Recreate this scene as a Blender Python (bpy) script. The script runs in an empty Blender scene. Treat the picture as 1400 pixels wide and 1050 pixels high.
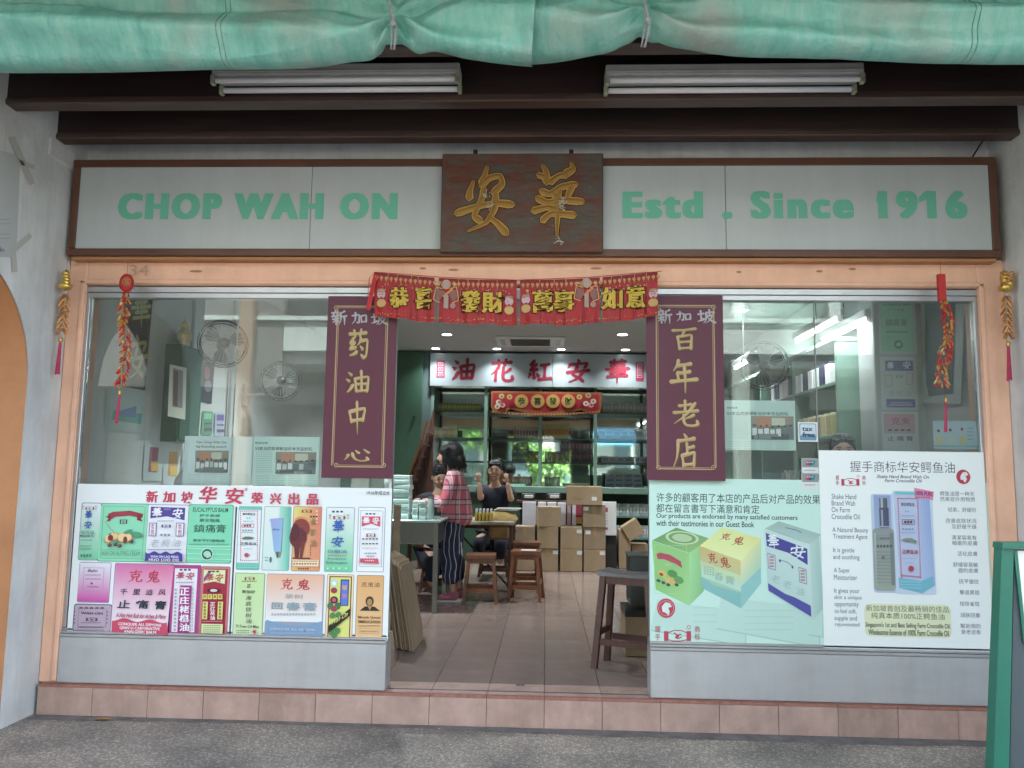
import bpy, math, random
from mathutils import Vector, Matrix
random.seed(7)
S = bpy.context.scene
COL = S.collection
R = math.radians

# ------------------------------------------------------------------ camera, sky, sun, exposure
YAW, PIT, ROL, FPX = R(2.484), R(6.385), R(.794), 1090.0
CAM = Vector((0, -4.36, 1.312))
_cy, _sy = math.cos(YAW), math.sin(YAW)
FW = Vector((-_sy*math.cos(PIT), _cy*math.cos(PIT), math.sin(PIT)))
_r = Vector((_cy, _sy, 0)); _u = _r.cross(FW)
RT = _r*math.cos(ROL) + _u*math.sin(ROL)
UP = -_r*math.sin(ROL) + _u*math.cos(ROL)
cd = bpy.data.cameras.new('camera'); cam = bpy.data.objects.new('camera', cd); COL.objects.link(cam)
cd.sensor_width = 36; cd.lens = FPX/1400*36; cd.clip_start = .05; cd.clip_end = 400
cam.matrix_world = Matrix.Translation(CAM) @ Matrix((RT, UP, -FW)).transposed().to_4x4()
S.camera = cam
W = bpy.data.worlds.new('World'); S.world = W; W.use_nodes = True
nt = W.node_tree; nt.nodes.clear()
sky = nt.nodes.new('ShaderNodeTexSky'); sky.sky_type = 'NISHITA'; sky.sun_disc = False
SUN_EL, SUN_AZ = R(56), R(15)
sky.sun_elevation = SUN_EL; sky.sun_rotation = SUN_AZ; sky.dust_density = 3; sky.air_density = 1.0; sky.ozone_density = .6
bg = nt.nodes.new('ShaderNodeBackground'); bg.inputs[1].default_value = .15
wo = nt.nodes.new('ShaderNodeOutputWorld')
hsv = nt.nodes.new('ShaderNodeHueSaturation'); hsv.inputs['Saturation'].default_value = .5
nt.links.new(sky.outputs[0], hsv.inputs['Color']); nt.links.new(hsv.outputs[0], bg.inputs[0]); nt.links.new(bg.outputs[0], wo.inputs[0])
sl = bpy.data.lights.new('sun', 'SUN'); sl.energy = 4.5; sl.angle = R(.6); sl.color = (1, .96, .9)
so = bpy.data.objects.new('sun', sl); COL.objects.link(so)
_d = Vector((math.sin(SUN_AZ)*math.cos(SUN_EL), math.cos(SUN_AZ)*math.cos(SUN_EL), math.sin(SUN_EL)))
so.rotation_euler = _d.to_track_quat('Z', 'Y').to_euler()
S.view_settings.view_transform = 'Standard'; S.view_settings.look = 'None'
S.view_settings.gamma = 1; S.view_settings.use_curve_mapping = False
S.view_settings.exposure = 3.36
S.render.engine = 'CYCLES'
S.cycles.use_denoising = True
S.cycles.max_bounces = 10; S.cycles.diffuse_bounces = 5; S.cycles.glossy_bounces = 5
S.cycles.transparent_max_bounces = 16
S.cycles.caustics_reflective = False; S.cycles.caustics_refractive = False
S.cycles.sample_clamp_indirect = 6

# photograph pixel -> point on a real plane of the place
def ray(px, py): return FW + RT*((px-700)/FPX) - UP*((py-525)/FPX)
def at(px, py, Y):
    d = ray(px, py); return CAM + d*((Y-CAM.y)/d.y)
def atx(px, py, X):
    d = ray(px, py); return CAM + d*((X-CAM.x)/d.x)

# ------------------------------------------------------------------ helpers
def lin(c):
    if isinstance(c, str): c = tuple(int(c[i:i+2], 16) for i in (0, 2, 4))
    c = tuple(((v/255)/12.92 if v/255 <= .04045 else ((v/255+.055)/1.055)**2.4) for v in c[:3])
    g = .3*c[0]+.6*c[1]+.1*c[2]; return tuple(.96*(v*.86+g*.14) for v in c)   # colours muted a little, a hazy veil put into them
def hx(r, g, b): return '%02x%02x%02x' % (int(r), int(g), int(b))

def mat(name, col, rough=.6, metal=0, var=0, vscale=8, bump=0, bscale=60, spec=.5, emit=None, estr=0, stretch=(1,1,1), col2=None, thr=None, alpha=None, grime=0):
    m = bpy.data.materials.new(name); m.use_nodes = True
    n = m.node_tree.nodes; l = m.node_tree.links; b = n['Principled BSDF']
    b.inputs['Roughness'].default_value = rough; b.inputs['Metallic'].default_value = metal
    b.inputs['Specular IOR Level'].default_value = spec
    c = tuple(col)+(1,); b.inputs['Base Color'].default_value = c
    if emit: b.inputs['Emission Color'].default_value = tuple(emit)+(1,); b.inputs['Emission Strength'].default_value = estr
    if var or bump:
        tc = n.new('ShaderNodeTexCoord'); mp = n.new('ShaderNodeMapping'); mp.inputs['Scale'].default_value = stretch
        l.new(tc.outputs['Object'], mp.inputs[0])
    if var:
        t = n.new('ShaderNodeTexNoise'); t.inputs['Scale'].default_value = vscale; t.inputs['Detail'].default_value = 8; t.inputs['Roughness'].default_value = .65
        l.new(mp.outputs[0], t.inputs[0])
        rp = n.new('ShaderNodeValToRGB'); lo, hi = thr or (.32, .68)
        rp.color_ramp.elements[0].position = lo; rp.color_ramp.elements[1].position = hi
        d = col2 if col2 else tuple(max(0, v*(1-var)) for v in col)
        rp.color_ramp.elements[0].color = tuple(d)+(1,)
        rp.color_ramp.elements[1].color = tuple(min(1, v*(1+var*.4)) for v in col)+(1,)
        l.new(t.outputs[0], rp.inputs[0]); l.new(rp.outputs[0], b.inputs['Base Color'])
        mr = n.new('ShaderNodeMapRange'); mr.inputs[3].default_value = min(1, rough*1.2); mr.inputs[4].default_value = rough*.85
        l.new(t.outputs[0], mr.inputs[0]); l.new(mr.outputs[0], b.inputs['Roughness'])
    if grime:   # run marks and soiling
        if not (var or bump): tc = n.new('ShaderNodeTexCoord')
        gm = n.new('ShaderNodeMapping'); gm.inputs['Scale'].default_value = (7,7,1.1); l.new(tc.outputs['Object'], gm.inputs[0])
        g1 = n.new('ShaderNodeTexNoise'); g1.inputs['Scale'].default_value = 1.6; g1.inputs['Detail'].default_value = 9; g1.inputs['Roughness'].default_value = .7; l.new(gm.outputs[0], g1.inputs[0])
        gr = n.new('ShaderNodeValToRGB'); gr.color_ramp.elements[0].position = .36; gr.color_ramp.elements[0].color = (1-grime,1-grime*1.05,1-grime*1.15,1); gr.color_ramp.elements[1].position = .58; gr.color_ramp.elements[1].color = (1,1,1,1); l.new(g1.outputs[0], gr.inputs[0])
        gx = n.new('ShaderNodeMixRGB'); gx.blend_type = 'MULTIPLY'; gx.inputs[0].default_value = 1
        if b.inputs['Base Color'].links: l.new(b.inputs['Base Color'].links[0].from_socket, gx.inputs[1])
        else: gx.inputs[1].default_value = c
        l.new(gr.outputs[0], gx.inputs[2]); l.new(gx.outputs[0], b.inputs['Base Color'])
    if bump:
        t2 = n.new('ShaderNodeTexNoise'); t2.inputs['Scale'].default_value = bscale; t2.inputs['Detail'].default_value = 6
        l.new(mp.outputs[0], t2.inputs[0])
        bp = n.new('ShaderNodeBump'); bp.inputs['Strength'].default_value = bump; bp.inputs['Distance'].default_value = .01
        l.new(t2.outputs[0], bp.inputs['Height']); l.new(bp.outputs[0], b.inputs['Normal'])
    return m

def print_mat(name, rough, flake=0, gain=1):
    m = bpy.data.materials.new(name); m.use_nodes = True
    n = m.node_tree.nodes; l = m.node_tree.links; b = n['Principled BSDF']
    a = n.new('ShaderNodeAttribute'); a.attribute_name = 'Col'
    if gain != 1: gm = n.new('ShaderNodeMixRGB'); gm.blend_type = 'MULTIPLY'; gm.use_clamp = True; gm.inputs[0].default_value = 1; gm.inputs[2].default_value = (gain,)*3+(1,); l.new(a.outputs['Color'], gm.inputs[1]); l.new(gm.outputs[0], b.inputs['Base Color'])
    else: l.new(a.outputs['Color'], b.inputs['Base Color'])
    b.inputs['Roughness'].default_value = rough; b.inputs['Specular IOR Level'].default_value = .3
    t = n.new('ShaderNodeTexNoise'); t.inputs['Scale'].default_value = 14 if not flake else 180
    tc = n.new('ShaderNodeTexCoord'); l.new(tc.outputs['Object'], t.inputs[0])
    bp = n.new('ShaderNodeBump'); bp.inputs['Strength'].default_value = .06 if not flake else .8; bp.inputs['Distance'].default_value = .01
    l.new(t.outputs[0], bp.inputs['Height']); l.new(bp.outputs[0], b.inputs['Normal'])
    if flake: b.inputs['Metallic'].default_value = .35
    return m

def glass_mat(name, tint, ior=1.6, refl=(1,1,1), boost=1.0, veil=0):
    m = bpy.data.materials.new(name); m.use_nodes = True
    n = m.node_tree.nodes; l = m.node_tree.links; n.clear()
    o = n.new('ShaderNodeOutputMaterial'); mx = n.new('ShaderNodeMixShader'); tr = n.new('ShaderNodeBsdfTransparent'); gl = n.new('ShaderNodeBsdfGlossy')
    fr = n.new('ShaderNodeFresnel'); fr.inputs[0].default_value = ior
    tr.inputs[0].default_value = tuple(tint)+(1,); gl.inputs['Roughness'].default_value = .01; gl.inputs[0].default_value = tuple(refl)+(1,)
    mu = n.new('ShaderNodeMath'); mu.operation = 'MULTIPLY'; mu.inputs[1].default_value = boost; mu.use_clamp = True
    l.new(fr.outputs[0], mu.inputs[0]); l.new(mu.outputs[0], mx.inputs[0])
    l.new(tr.outputs[0], mx.inputs[1]); l.new(gl.outputs[0], mx.inputs[2])
    if veil:   # pale haze mixed into the pane to lift the darks, uneven in streaks
        df = n.new('ShaderNodeBsdfDiffuse'); df.inputs[0].default_value = (.6,.66,.63,1); m2 = n.new('ShaderNodeMixShader'); tc = n.new('ShaderNodeTexCoord'); mp = n.new('ShaderNodeMapping'); mp.inputs['Scale'].default_value = (2.5,1,.7)
        ns = n.new('ShaderNodeTexNoise'); ns.inputs['Scale'].default_value = 2; ns.inputs['Detail'].default_value = 6; l.new(tc.outputs['Object'], mp.inputs[0]); l.new(mp.outputs[0], ns.inputs[0])
        mr = n.new('ShaderNodeMapRange'); mr.inputs[1].default_value = .3; mr.inputs[2].default_value = .7; mr.inputs[3].default_value = veil*.6; mr.inputs[4].default_value = veil*1.4; l.new(ns.outputs[0], mr.inputs[0]); l.new(mr.outputs[0], m2.inputs[0])
        l.new(mx.outputs[0], m2.inputs[1]); l.new(df.outputs[0], m2.inputs[2]); l.new(m2.outputs[0], o.inputs[0])
    else: l.new(mx.outputs[0], o.inputs[0])
    return m

def wpos(o):
    p = Vector((0, 0, 0))
    while o: p += o.location; o = o.parent
    return p

def tag(o, label=None, cat=None, group=None, kind=None):
    if label: o['label'] = label
    if cat: o['category'] = cat
    if group: o['group'] = group
    if kind: o['kind'] = kind
    return o

def thing(name, label, cat, loc=(0,0,0), group=None, kind=None):
    o = bpy.data.objects.new(name, None); COL.objects.link(o); o.location = loc; o.empty_display_size = .1
    return tag(o, label, cat, group, kind)

class MB:
    def __init__(s): s.v = []; s.f = []; s.c = []
    def add(s, vs, fs, col=None):
        k = len(s.v); s.v += [Vector(v) for v in vs]; s.f += [tuple(i+k for i in f) for f in fs]
        s.c += [col or (1,1,1)]*len(vs) if not (col and isinstance(col[0], tuple)) else list(col)
        return s
    def box(s, x0, x1, y0, y1, z0, z1, M=None, col=None):
        vs = [Vector((x, y, z)) for x in (x0, x1) for y in (y0, y1) for z in (z0, z1)]
        if M: vs = [M @ v for v in vs]
        return s.add(vs, [(0,1,3,2), (4,6,7,5), (0,4,5,1), (2,3,7,6), (0,2,6,4), (1,5,7,3)], col)
    def bbox(s, x0, x1, y0, y1, z0, z1, b=.004, M=None, col=None):
        # chamfered box
        xs, ys, zs = (x0, x1), (y0, y1), (z0, z1); vs = []; idx = {}
        for i in (0,1):
            for j in (0,1):
                for k in (0,1):
                    sx, sy, sz = (1,-1)[i], (1,-1)[j], (1,-1)[k]
                    for a in range(3):
                        d = [b*sx, b*sy, b*sz]; d[a] = 0
                        idx[(i,j,k,a)] = len(vs); vs.append(Vector((xs[i]+d[0], ys[j]+d[1], zs[k]+d[2])))
        F = []
        for a in range(3):
            o1, o2 = [q for q in range(3) if q != a]
            for e in (0,1):
                q = []
                for (p, r_) in ((0,0), (1,0), (1,1), (0,1)):
                    key = [0,0,0]; key[a] = e; key[o1] = p; key[o2] = r_; q.append(idx[tuple(key)+(a,)])
                F.append(tuple(q) if (e == 1) == (a != 1) else tuple(reversed(q)))
        for a in range(3):
            o1, o2 = [q for q in range(3) if q != a]
            for p in (0,1):
                for r_ in (0,1):
                    q = []
                    for e in (0,1):
                        key = [0,0,0]; key[a] = e; key[o1] = p; key[o2] = r_
                        q.append((idx[tuple(key)+(o1,)], idx[tuple(key)+(o2,)]))
                    F.append((q[0][0], q[0][1], q[1][1], q[1][0]))
        for i in (0,1):
            for j in (0,1):
                for k in (0,1): F.append((idx[(i,j,k,0)], idx[(i,j,k,1)], idx[(i,j,k,2)]))
        if M: vs = [M @ v for v in vs]
        return s.add(vs, F, col)
    def tube(s, pts, r, n=8, cap=True, col=None):
        pts = [Vector(p) for p in pts]; rs = r if isinstance(r, (list, tuple)) else [r]*len(pts); vs = []; fs = []
        for i, p in enumerate(pts):
            d = (pts[min(i+1, len(pts)-1)] - pts[max(i-1, 0)]).normalized()
            a = d.cross(Vector((0,0,1)) if abs(d.z) < .9 else Vector((1,0,0))).normalized(); b = d.cross(a)
            for k in range(n):
                t = 2*math.pi*k/n; vs.append(p + a*math.cos(t)*rs[i] + b*math.sin(t)*rs[i])
        for i in range(len(pts)-1):
            for k in range(n): fs.append((i*n+k, i*n+(k+1) % n, (i+1)*n+(k+1) % n, (i+1)*n+k))
        if cap: fs += [tuple(range(n))[::-1], tuple((len(pts)-1)*n+k for k in range(n))]
        return s.add(vs, fs, col)
    def lathe(s, prof, c=(0,0,0), n=16, M=None, col=None):
        c = Vector(c); vs = []; fs = []
        for r, z in prof:
            for k in range(n): t = 2*math.pi*k/n; vs.append(c + Vector((r*math.cos(t), r*math.sin(t), z)))
        for i in range(len(prof)-1):
            for k in range(n): fs.append((i*n+k, i*n+(k+1) % n, (i+1)*n+(k+1) % n, (i+1)*n+k))
        fs += [tuple(range(n))[::-1], tuple((len(prof)-1)*n+k for k in range(n))]
        if M: vs = [M @ v for v in vs]
        return s.add(vs, fs, col)
    def disc(s, c, r, axis='Y', n=24, col=None):
        c = Vector(c); vs = []
        for k in range(n):
            t = 2*math.pi*k/n; a, b = r*math.cos(t), r*math.sin(t)
            vs.append(c + (Vector((a,0,b)) if axis == 'Y' else Vector((a,b,0)) if axis == 'Z' else Vector((0,a,b))))
        return s.add(vs, [tuple(range(n))], col)
    def build(s, name, m, parent=None, smooth=False, label=None, kind=None, local=False, origin=None):
        o_ = wpos(parent) if (parent and not local) else (Vector(origin) if origin else Vector((0,0,0)))
        me = bpy.data.meshes.new(name); me.from_pydata([v - o_ for v in s.v], [], s.f); me.validate()
        if any(c != (1,1,1) for c in s.c) and len(me.vertices) == len(s.c):
            at_ = me.color_attributes.new('Col', 'FLOAT_COLOR', 'POINT'); flat = []
            for c in s.c: flat += [c[0], c[1], c[2], 1]
            at_.data.foreach_set('color', flat)
        if m: me.materials.append(m)
        if smooth: me.polygons.foreach_set('use_smooth', [True]*len(me.polygons))
        ob = bpy.data.objects.new(name, me); COL.objects.link(ob)
        if parent: ob.parent = parent
        elif origin: ob.location = origin
        if label: ob['label'] = label
        if kind: ob['kind'] = kind
        return ob

def copy_tree(o, parent=None):
    c = o.copy(); COL.objects.link(c)
    if parent: c.parent = parent
    for ch in [x for x in list(bpy.data.objects) if x.parent == o]: copy_tree(ch, c)
    return c

# ---- text
_tc = {}
def glyphs(s, bold=0, sp=1.0):
    k = (s, bold, sp)
    if k not in _tc:
        c = bpy.data.curves.new('txt', 'FONT'); c.body = s; c.size = 1; c.resolution_u = 3; c.offset = bold; c.space_character = sp
        o = bpy.data.objects.new('txt', c); COL.objects.link(o)
        me = bpy.data.meshes.new_from_object(o)
        vs = [(v.co.x, v.co.y) for v in me.vertices]; fs = [tuple(p.vertices) for p in me.polygons]
        bpy.data.objects.remove(o); bpy.data.curves.remove(c); bpy.data.meshes.remove(me)
        _tc[k] = (vs, fs)
    return _tc[k]

# ---- brush written characters: strokes on a 100 x 100 field; kind h = plain, p = thins out, n = swells, d = dot
CH = {
'药': 'h 15,18 50,17 88,13;h 36,5 40,28;h 66,3 60,26;h 34,30 18,48 36,44;h 38,43 16,66 42,60;n 14,86 30,82 46,73;p 64,30 58,44 48,54;h 56,42 72,38 88,38 86,66 82,86 72,93 62,84;d 58,56 70,68',
'油': 'd 14,12 28,24;d 4,38 18,48;n 6,90 18,78 30,58;h 38,34 40,60 43,88;h 38,37 66,32 90,30 88,58 84,88;h 63,4 64,40 63,86;h 43,58 84,56;h 43,85 84,83',
'中': 'h 18,30 22,46 27,64;h 18,33 50,27 84,23 80,42 75,60;h 27,60 52,57 76,55;p 50,2 51,40 52,99',
'心': 'p 20,50 16,66 6,82;h 34,42 36,62 44,80 60,88 78,86 86,80 82,66;d 46,28 58,46;d 74,22 92,44',
'百': 'h 6,15 50,13 96,7;p 52,14 46,28 36,40;h 26,38 28,66 31,94;h 27,40 52,37 77,34 75,64 72,93;h 32,63 70,60;h 32,89 72,86',
'年': 'p 36,4 30,20 16,36;h 30,21 56,18 78,15;h 28,42 52,41 74,37;h 30,42 33,64;h 4,67 50,63 97,59;p 54,18 55,60 53,99',
'老': 'h 26,23 50,21 72,17;h 50,3 48,42;h 6,47 50,44 95,39;p 86,12 62,42 36,66 6,86;p 80,54 64,62 44,70;h 42,54 42,78 50,90 70,93 90,88 88,74',
'店': 'd 48,0 58,13;h 22,21 54,18 89,13;p 26,21 24,46 18,70 4,96;h 58,26 58,58;h 58,42 85,36;h 38,60 41,76 43,94;h 38,62 62,58 85,54 83,72 80,92;h 43,89 80,86',
'新': 'd 26,1 32,12;h 5,19 26,17 47,14;d 13,23 20,34;p 42,22 38,30 31,36;h 3,42 28,40 51,36;h 7,60 28,58 47,54;h 28,41 28,95;p 27,60 20,72 6,82;d 31,62 46,77;p 88,6 76,14 60,18;p 60,17 60,40 57,70 46,94;h 61,44 80,41 98,38;p 81,43 81,70 80,98',
'加': 'h 6,32 30,28 51,25 50,56 46,84 34,80;p 30,6 29,34 24,66 4,94;h 62,32 63,58 65,84;h 62,34 80,30 95,28 94,54 91,80;h 65,78 91,76',
'坡': 'h 5,37 22,35 39,31;h 22,12 22,74;n 2,82 22,76 41,64;p 51,24 50,50 46,74 32,94;h 50,27 74,24 94,21 88,36;h 70,5 70,46;p 52,48 70,46 84,44 76,62 62,80 42,95;n 56,55 70,74 99,93',
'華': 'h 18,14 50,12 84,9;h 36,2 39,24;h 67,1 62,23;h 22,29 50,28 80,25;h 34,28 35,56;h 67,26 65,55;h 3,43 50,42 98,39;h 22,57 50,56 82,53;h 10,73 50,71 92,67;p 51,14 51,60 51,99',
'安': 'd 48,0 55,14;p 18,20 16,30 8,38;h 19,23 50,20 86,17 76,36;h 48,28 40,48 30,64 52,76 74,92;p 72,44 60,68 42,84 14,96;h 4,56 50,51 97,46',
'花': 'h 10,21 50,19 90,15;h 36,6 39,33;h 67,3 60,31;p 38,34 26,52 8,68;h 27,52 26,95;p 86,42 70,56 52,66;h 56,36 56,80 66,92 84,92 94,86 92,72',
'紅': 'h 28,6 12,25 34,24;h 38,20 12,47 42,42;h 26,46 26,72;p 12,58 10,68 4,80;d 25,60 29,82;d 38,58 48,74;h 52,26 70,24 89,21;h 70,25 70,80;h 45,85 72,82 99,79',
'克': 'h 14,20 50,18 86,14;h 50,2 50,34;h 28,36 30,58;h 28,37 52,35 74,32 70,56;h 30,55 70,53;p 42,56 34,78 8,94;h 62,55 62,82 74,90 94,84 92,72',
'鬼': 'p 56,0 50,10 42,16;h 24,20 26,56;h 24,20 52,17 78,14 74,54;h 50,18 49,56;h 26,36 74,34;h 26,54 74,52;p 44,55 34,80 6,96;h 58,55 58,84 72,92 96,86 94,74;d 74,60 84,70;h 72,62 66,74',
'华': 'p 36,2 26,22 8,38;h 25,22 25,54;p 84,10 70,24 50,34;h 54,2 54,44 66,52 90,48 90,36;h 4,68 50,66 97,62;p 50,52 50,98',
}
CH['A'] = 'd 53,2 49,16 44,27;n 32,22 27,36 26,47;h 44,28 56,18 72,15 76,26 62,38;h 48,32 44,48 34,69 44,76;h 6,66 26,60 46,55 70,52 92,54;p 66,40 64,60 52,78 24,90;n 54,70 68,79 84,94'
CH['H'] = 'd 16,6 22,16 23,32;h 10,20 18,22;h 28,30 42,21 54,20;n 60,3 63,12 50,19;h 14,42 28,46 44,37 68,33;h 8,52 24,58 44,55 78,57;n 44,40 38,56;h 2,70 24,65 44,70;h 16,84 30,74 66,76;p 35,47 40,66 39,90 39,106;p 62,35 55,50 50,60'
def strokes(ch, wid=9.5):
    out = []
    for st in CH[ch].split(';'):
        k, *pp = st.split(' '); P = [Vector((float(a), float(b), 0)) for a, b in (q.split(',') for q in pp)]
        L = []
        for i in range(len(P)-1):
            p0 = P[max(i-1, 0)]; p1 = P[i]; p2 = P[i+1]; p3 = P[min(i+2, len(P)-1)]; n = 6
            for j in range(n):
                t = j/n; T = .55
                m1 = (p2-p0)*T*.6; m2 = (p3-p1)*T*.6
                h = (2*t**3-3*t*t+1)*p1 + (t**3-2*t*t+t)*m1 + (-2*t**3+3*t*t)*p2 + (t**3-t*t)*m2; L.append(h)
        L.append(P[-1]); N = len(L)-1; ws = []
        for i in range(N+1):
            t = i/N
            if k == 'p': w = .95-.75*t**1.3 if t > .12 else .7+t*2
            elif k in 'nd': w = .35+.8*t if t < .85 else 1.03-(t-.85)*3
            else: w = (1.0 - .34*math.sin(math.pi*t)) if .08 < t < .93 else .72
            ws.append(max(.1, w)*wid*.5)
        out.append((L, ws))
    return out

class Art:
    """flat printing or paint: coloured flat shapes laid a fraction of a millimetre over one another on a real plane."""
    def __init__(s, Y=None, X=None, dz=.0005, exact=False):
        s.Y = Y; s.X = X; s.mb = MB(); s.k = 0; s.dz = dz; s.exact = exact or X is not None
    def P(s, px, py): return at(px, py, s.Y) if s.X is None else atx(px, py, s.X)
    def put(s, pts, faces, cols, lift=0):
        xs = [p[0] for p in pts]; ys = [p[1] for p in pts]; cx = (min(xs)+max(xs))/2; cy = (min(ys)+max(ys))/2
        s.k += 1; off = s.k*s.dz + lift
        nrm = Vector((0, -1, 0)) if s.X is None else Vector((1 if s.X < 0 else -1, 0, 0))
        lifts = [p[2] if len(p) > 2 else 0 for p in pts]
        if s.exact: vs = [s.P(p[0], p[1]) + nrm*(off+l_) for p, l_ in zip(pts, lifts)]
        else:
            c = s.P(cx, cy); ax = (s.P(cx+1, cy).x - s.P(cx-1, cy).x)/2; az = (s.P(cx, cy-1).z - s.P(cx, cy+1).z)/2
            vs = [c + Vector(((p[0]-cx)*ax, 0, -(p[1]-cy)*az)) + nrm*(off+l_) for p, l_ in zip(pts, lifts)]
        s.mb.add(vs, faces, cols if isinstance(cols[0], tuple) else tuple(cols))
        return s
    def rect(s, x0, y0, x1, y1, c, c2=None, side=False):
        a = lin(c); b = lin(c2) if c2 else a
        return s.put([(x0,y0), (x1,y0), (x1,y1), (x0,y1)], [(3,2,1,0)], [a, b, b, a] if side else [a, a, b, b])
    def frame(s, x0, y0, x1, y1, c, w=1):
        for q in ((x0,y0,x1,y0+w), (x0,y1-w,x1,y1), (x0,y0+w,x0+w,y1-w), (x1-w,y0+w,x1,y1-w)): s.k -= 0; s.rect(*q, c)
        return s
    def rrect(s, x0, y0, x1, y1, c, c2=None, r=3):
        pts = []
        for cx, cy, a0 in ((x1-r, y0+r, -90), (x1-r, y1-r, 0), (x0+r, y1-r, 90), (x0+r, y0+r, 180)):
            for i in range(5): t = R(a0+i*22.5); pts.append((cx+r*math.cos(t), cy+r*math.sin(t)))
        a = lin(c); b = lin(c2) if c2 else a
        cc = [tuple(a[i]+(b[i]-a[i])*(p[1]-y0)/(y1-y0) for i in range(3)) for p in pts]
        return s.put(pts, [tuple(range(len(pts)))[::-1]], cc)
    def poly(s, pts, c, cols=None):
        cc = [lin(q) for q in cols] if cols else [lin(c)]*len(pts)
        return s.put(pts, [tuple(range(len(pts)))[::-1]], cc)
    def disc(s, cx, cy, r, c, ry=None, n=20, rot=0):
        ry = ry or r; co, si = math.cos(rot), math.sin(rot)
        return s.poly([(cx+r*math.cos(t)*co-ry*math.sin(t)*si, cy+r*math.cos(t)*si+ry*math.sin(t)*co) for t in (2*math.pi*i/n for i in range(n))], c)
    def ring(s, cx, cy, r, w, c, n=28):
        pts = []; fs = []
        for i in range(n):
            t = 2*math.pi*i/n; pts += [(cx+r*math.cos(t), cy+r*math.sin(t)), (cx+(r-w)*math.cos(t), cy+(r-w)*math.sin(t))]
            j = (i+1) % n; fs.append((2*i, 2*i+1, 2*j+1, 2*j))
        return s.put(pts, fs, [lin(c)]*len(pts))
    def line(s, pts, w, c):
        for (a, b) in zip(pts, pts[1:]):
            dx, dy = b[0]-a[0], b[1]-a[1]; L = math.hypot(dx, dy) or 1; nx, ny = -dy/L*w/2, dx/L*w/2
            s.k -= .8; s.poly([(a[0]+nx, a[1]+ny), (a[0]-nx, a[1]-ny), (b[0]-nx, b[1]-ny), (b[0]+nx, b[1]+ny)][::-1], c)
        s.k = math.ceil(s.k); return s
    def text(s, t, x0, y0, x1, y1, c, bold=.012, shear=0, sp=1.0, skew=0, lift=0):
        if bold > .02:   # heavy faces: overlay slightly shifted copies
            d = (bold-.012)*(y1-y0)*1.15; kk = s.k
            for ox, oy in ((-d,-d), (d,-d), (-d,d), (d,d), (0,d), (0,-d), (d,0), (-d,0)):
                s.text(t, x0+ox+d*.6, y0+oy*.32+d*.25, x1+ox-d*.6, y1+oy*.32-d*.25, c, .012, shear, sp, skew, lift); s.k -= .75
            s.k = math.ceil(s.k); return s
        vs, fs = glyphs(t, bold, sp)
        if not vs: return s
        ax = [v[0] for v in vs]; ay = [v[1] for v in vs]; a0, a1, b0, b1 = min(ax), max(ax), min(ay), max(ay)
        pts = []
        for v in vs:
            u = (v[0]-a0)/(a1-a0); w = (v[1]-b0)/(b1-b0)
            pts.append((x0+u*(x1-x0)+shear*(w-.5)*(y1-y0), y1-w*(y1-y0)+skew*u))
        return s.put(pts, fs, [lin(c)]*len(pts), lift)
    def brush(s, ch, x0, y0, x1, y1, c, wid=10, roof=0, c2=None, shear=0, grow=0):
        for L, ws in strokes(ch, wid):
            pts = []; fs = []; cc = []; n = len(L)-1
            for i, p in enumerate(L):
                d = (L[min(i+1, n)]-L[max(i-1, 0)]).normalized(); nn = Vector((-d.y, d.x, 0)); w = ws[i]+grow
                for q, lf in ((p+nn*w, 0), (p, roof), (p-nn*w, 0)):
                    pts.append((x0+(q.x+shear*(50-q.y))/100*(x1-x0), y0+q.y/100*(y1-y0), lf))
            for e, sg in ((0, -1), (n, 1)):   # rounded ends
                d = (L[min(e+1, n)]-L[max(e-1, 0)]).normalized()*sg; q = L[e]+d*(ws[e]+grow)*.8
                pts.append((x0+(q.x+shear*(50-q.y))/100*(x1-x0), y0+q.y/100*(y1-y0), 0))
            for i in range(n):
                a = i*3; fs += [(a, a+1, a+4, a+3), (a+1, a+2, a+5, a+4)]
            m = 3*(n+1); fs += [(m, 1, 0), (m, 2, 1), (m+1, 3*n, 3*n+1), (m+1, 3*n+1, 3*n+2)]
            s.put(pts, fs, [lin(c)]*len(pts)); s.k -= .7
        s.k = math.ceil(s.k)+1; return s
    def build(s, name, m, parent, label=None, smooth=False):
        return s.mb.build(name, m, parent, label=label, smooth=smooth)
    def build_split(s, name, m, parent):
        """every connected shape a part of its own (the letters of a sign)"""
        mb = s.mb; par = list(range(len(mb.v)))
        def fd(i):
            while par[i] != i: par[i] = par[par[i]]; i = par[i]
            return i
        for f in mb.f:
            for i in f[1:]: par[fd(i)] = fd(f[0])
        gr = {}
        for f in mb.f: gr.setdefault(fd(f[0]), []).append(f)
        ctr = []   # shapes that sit over one another belong to the same letter
        for k, fs in gr.items():
            xs_ = [mb.v[i].x for f in fs for i in f]; ctr.append([min(xs_), max(xs_), fs])
        ctr.sort(key=lambda q: q[0]); out = []
        for q in ctr:
            if out and min(q[1], out[-1][1])-q[0] > .6*min(q[1]-q[0], out[-1][1]-out[-1][0]): out[-1][1] = max(out[-1][1], q[1]); out[-1][2] = out[-1][2]+q[2]
            else: out.append(q)
        for k, (_a, _b, fs) in enumerate(out):
            ids = sorted({i for f in fs for i in f}); mp = {i: j for j, i in enumerate(ids)}
            q = MB(); q.v = [mb.v[i] for i in ids]; q.c = [mb.c[i] for i in ids]; q.f = [tuple(mp[i] for i in f) for f in fs]
            q.build(name, m, parent)

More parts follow.
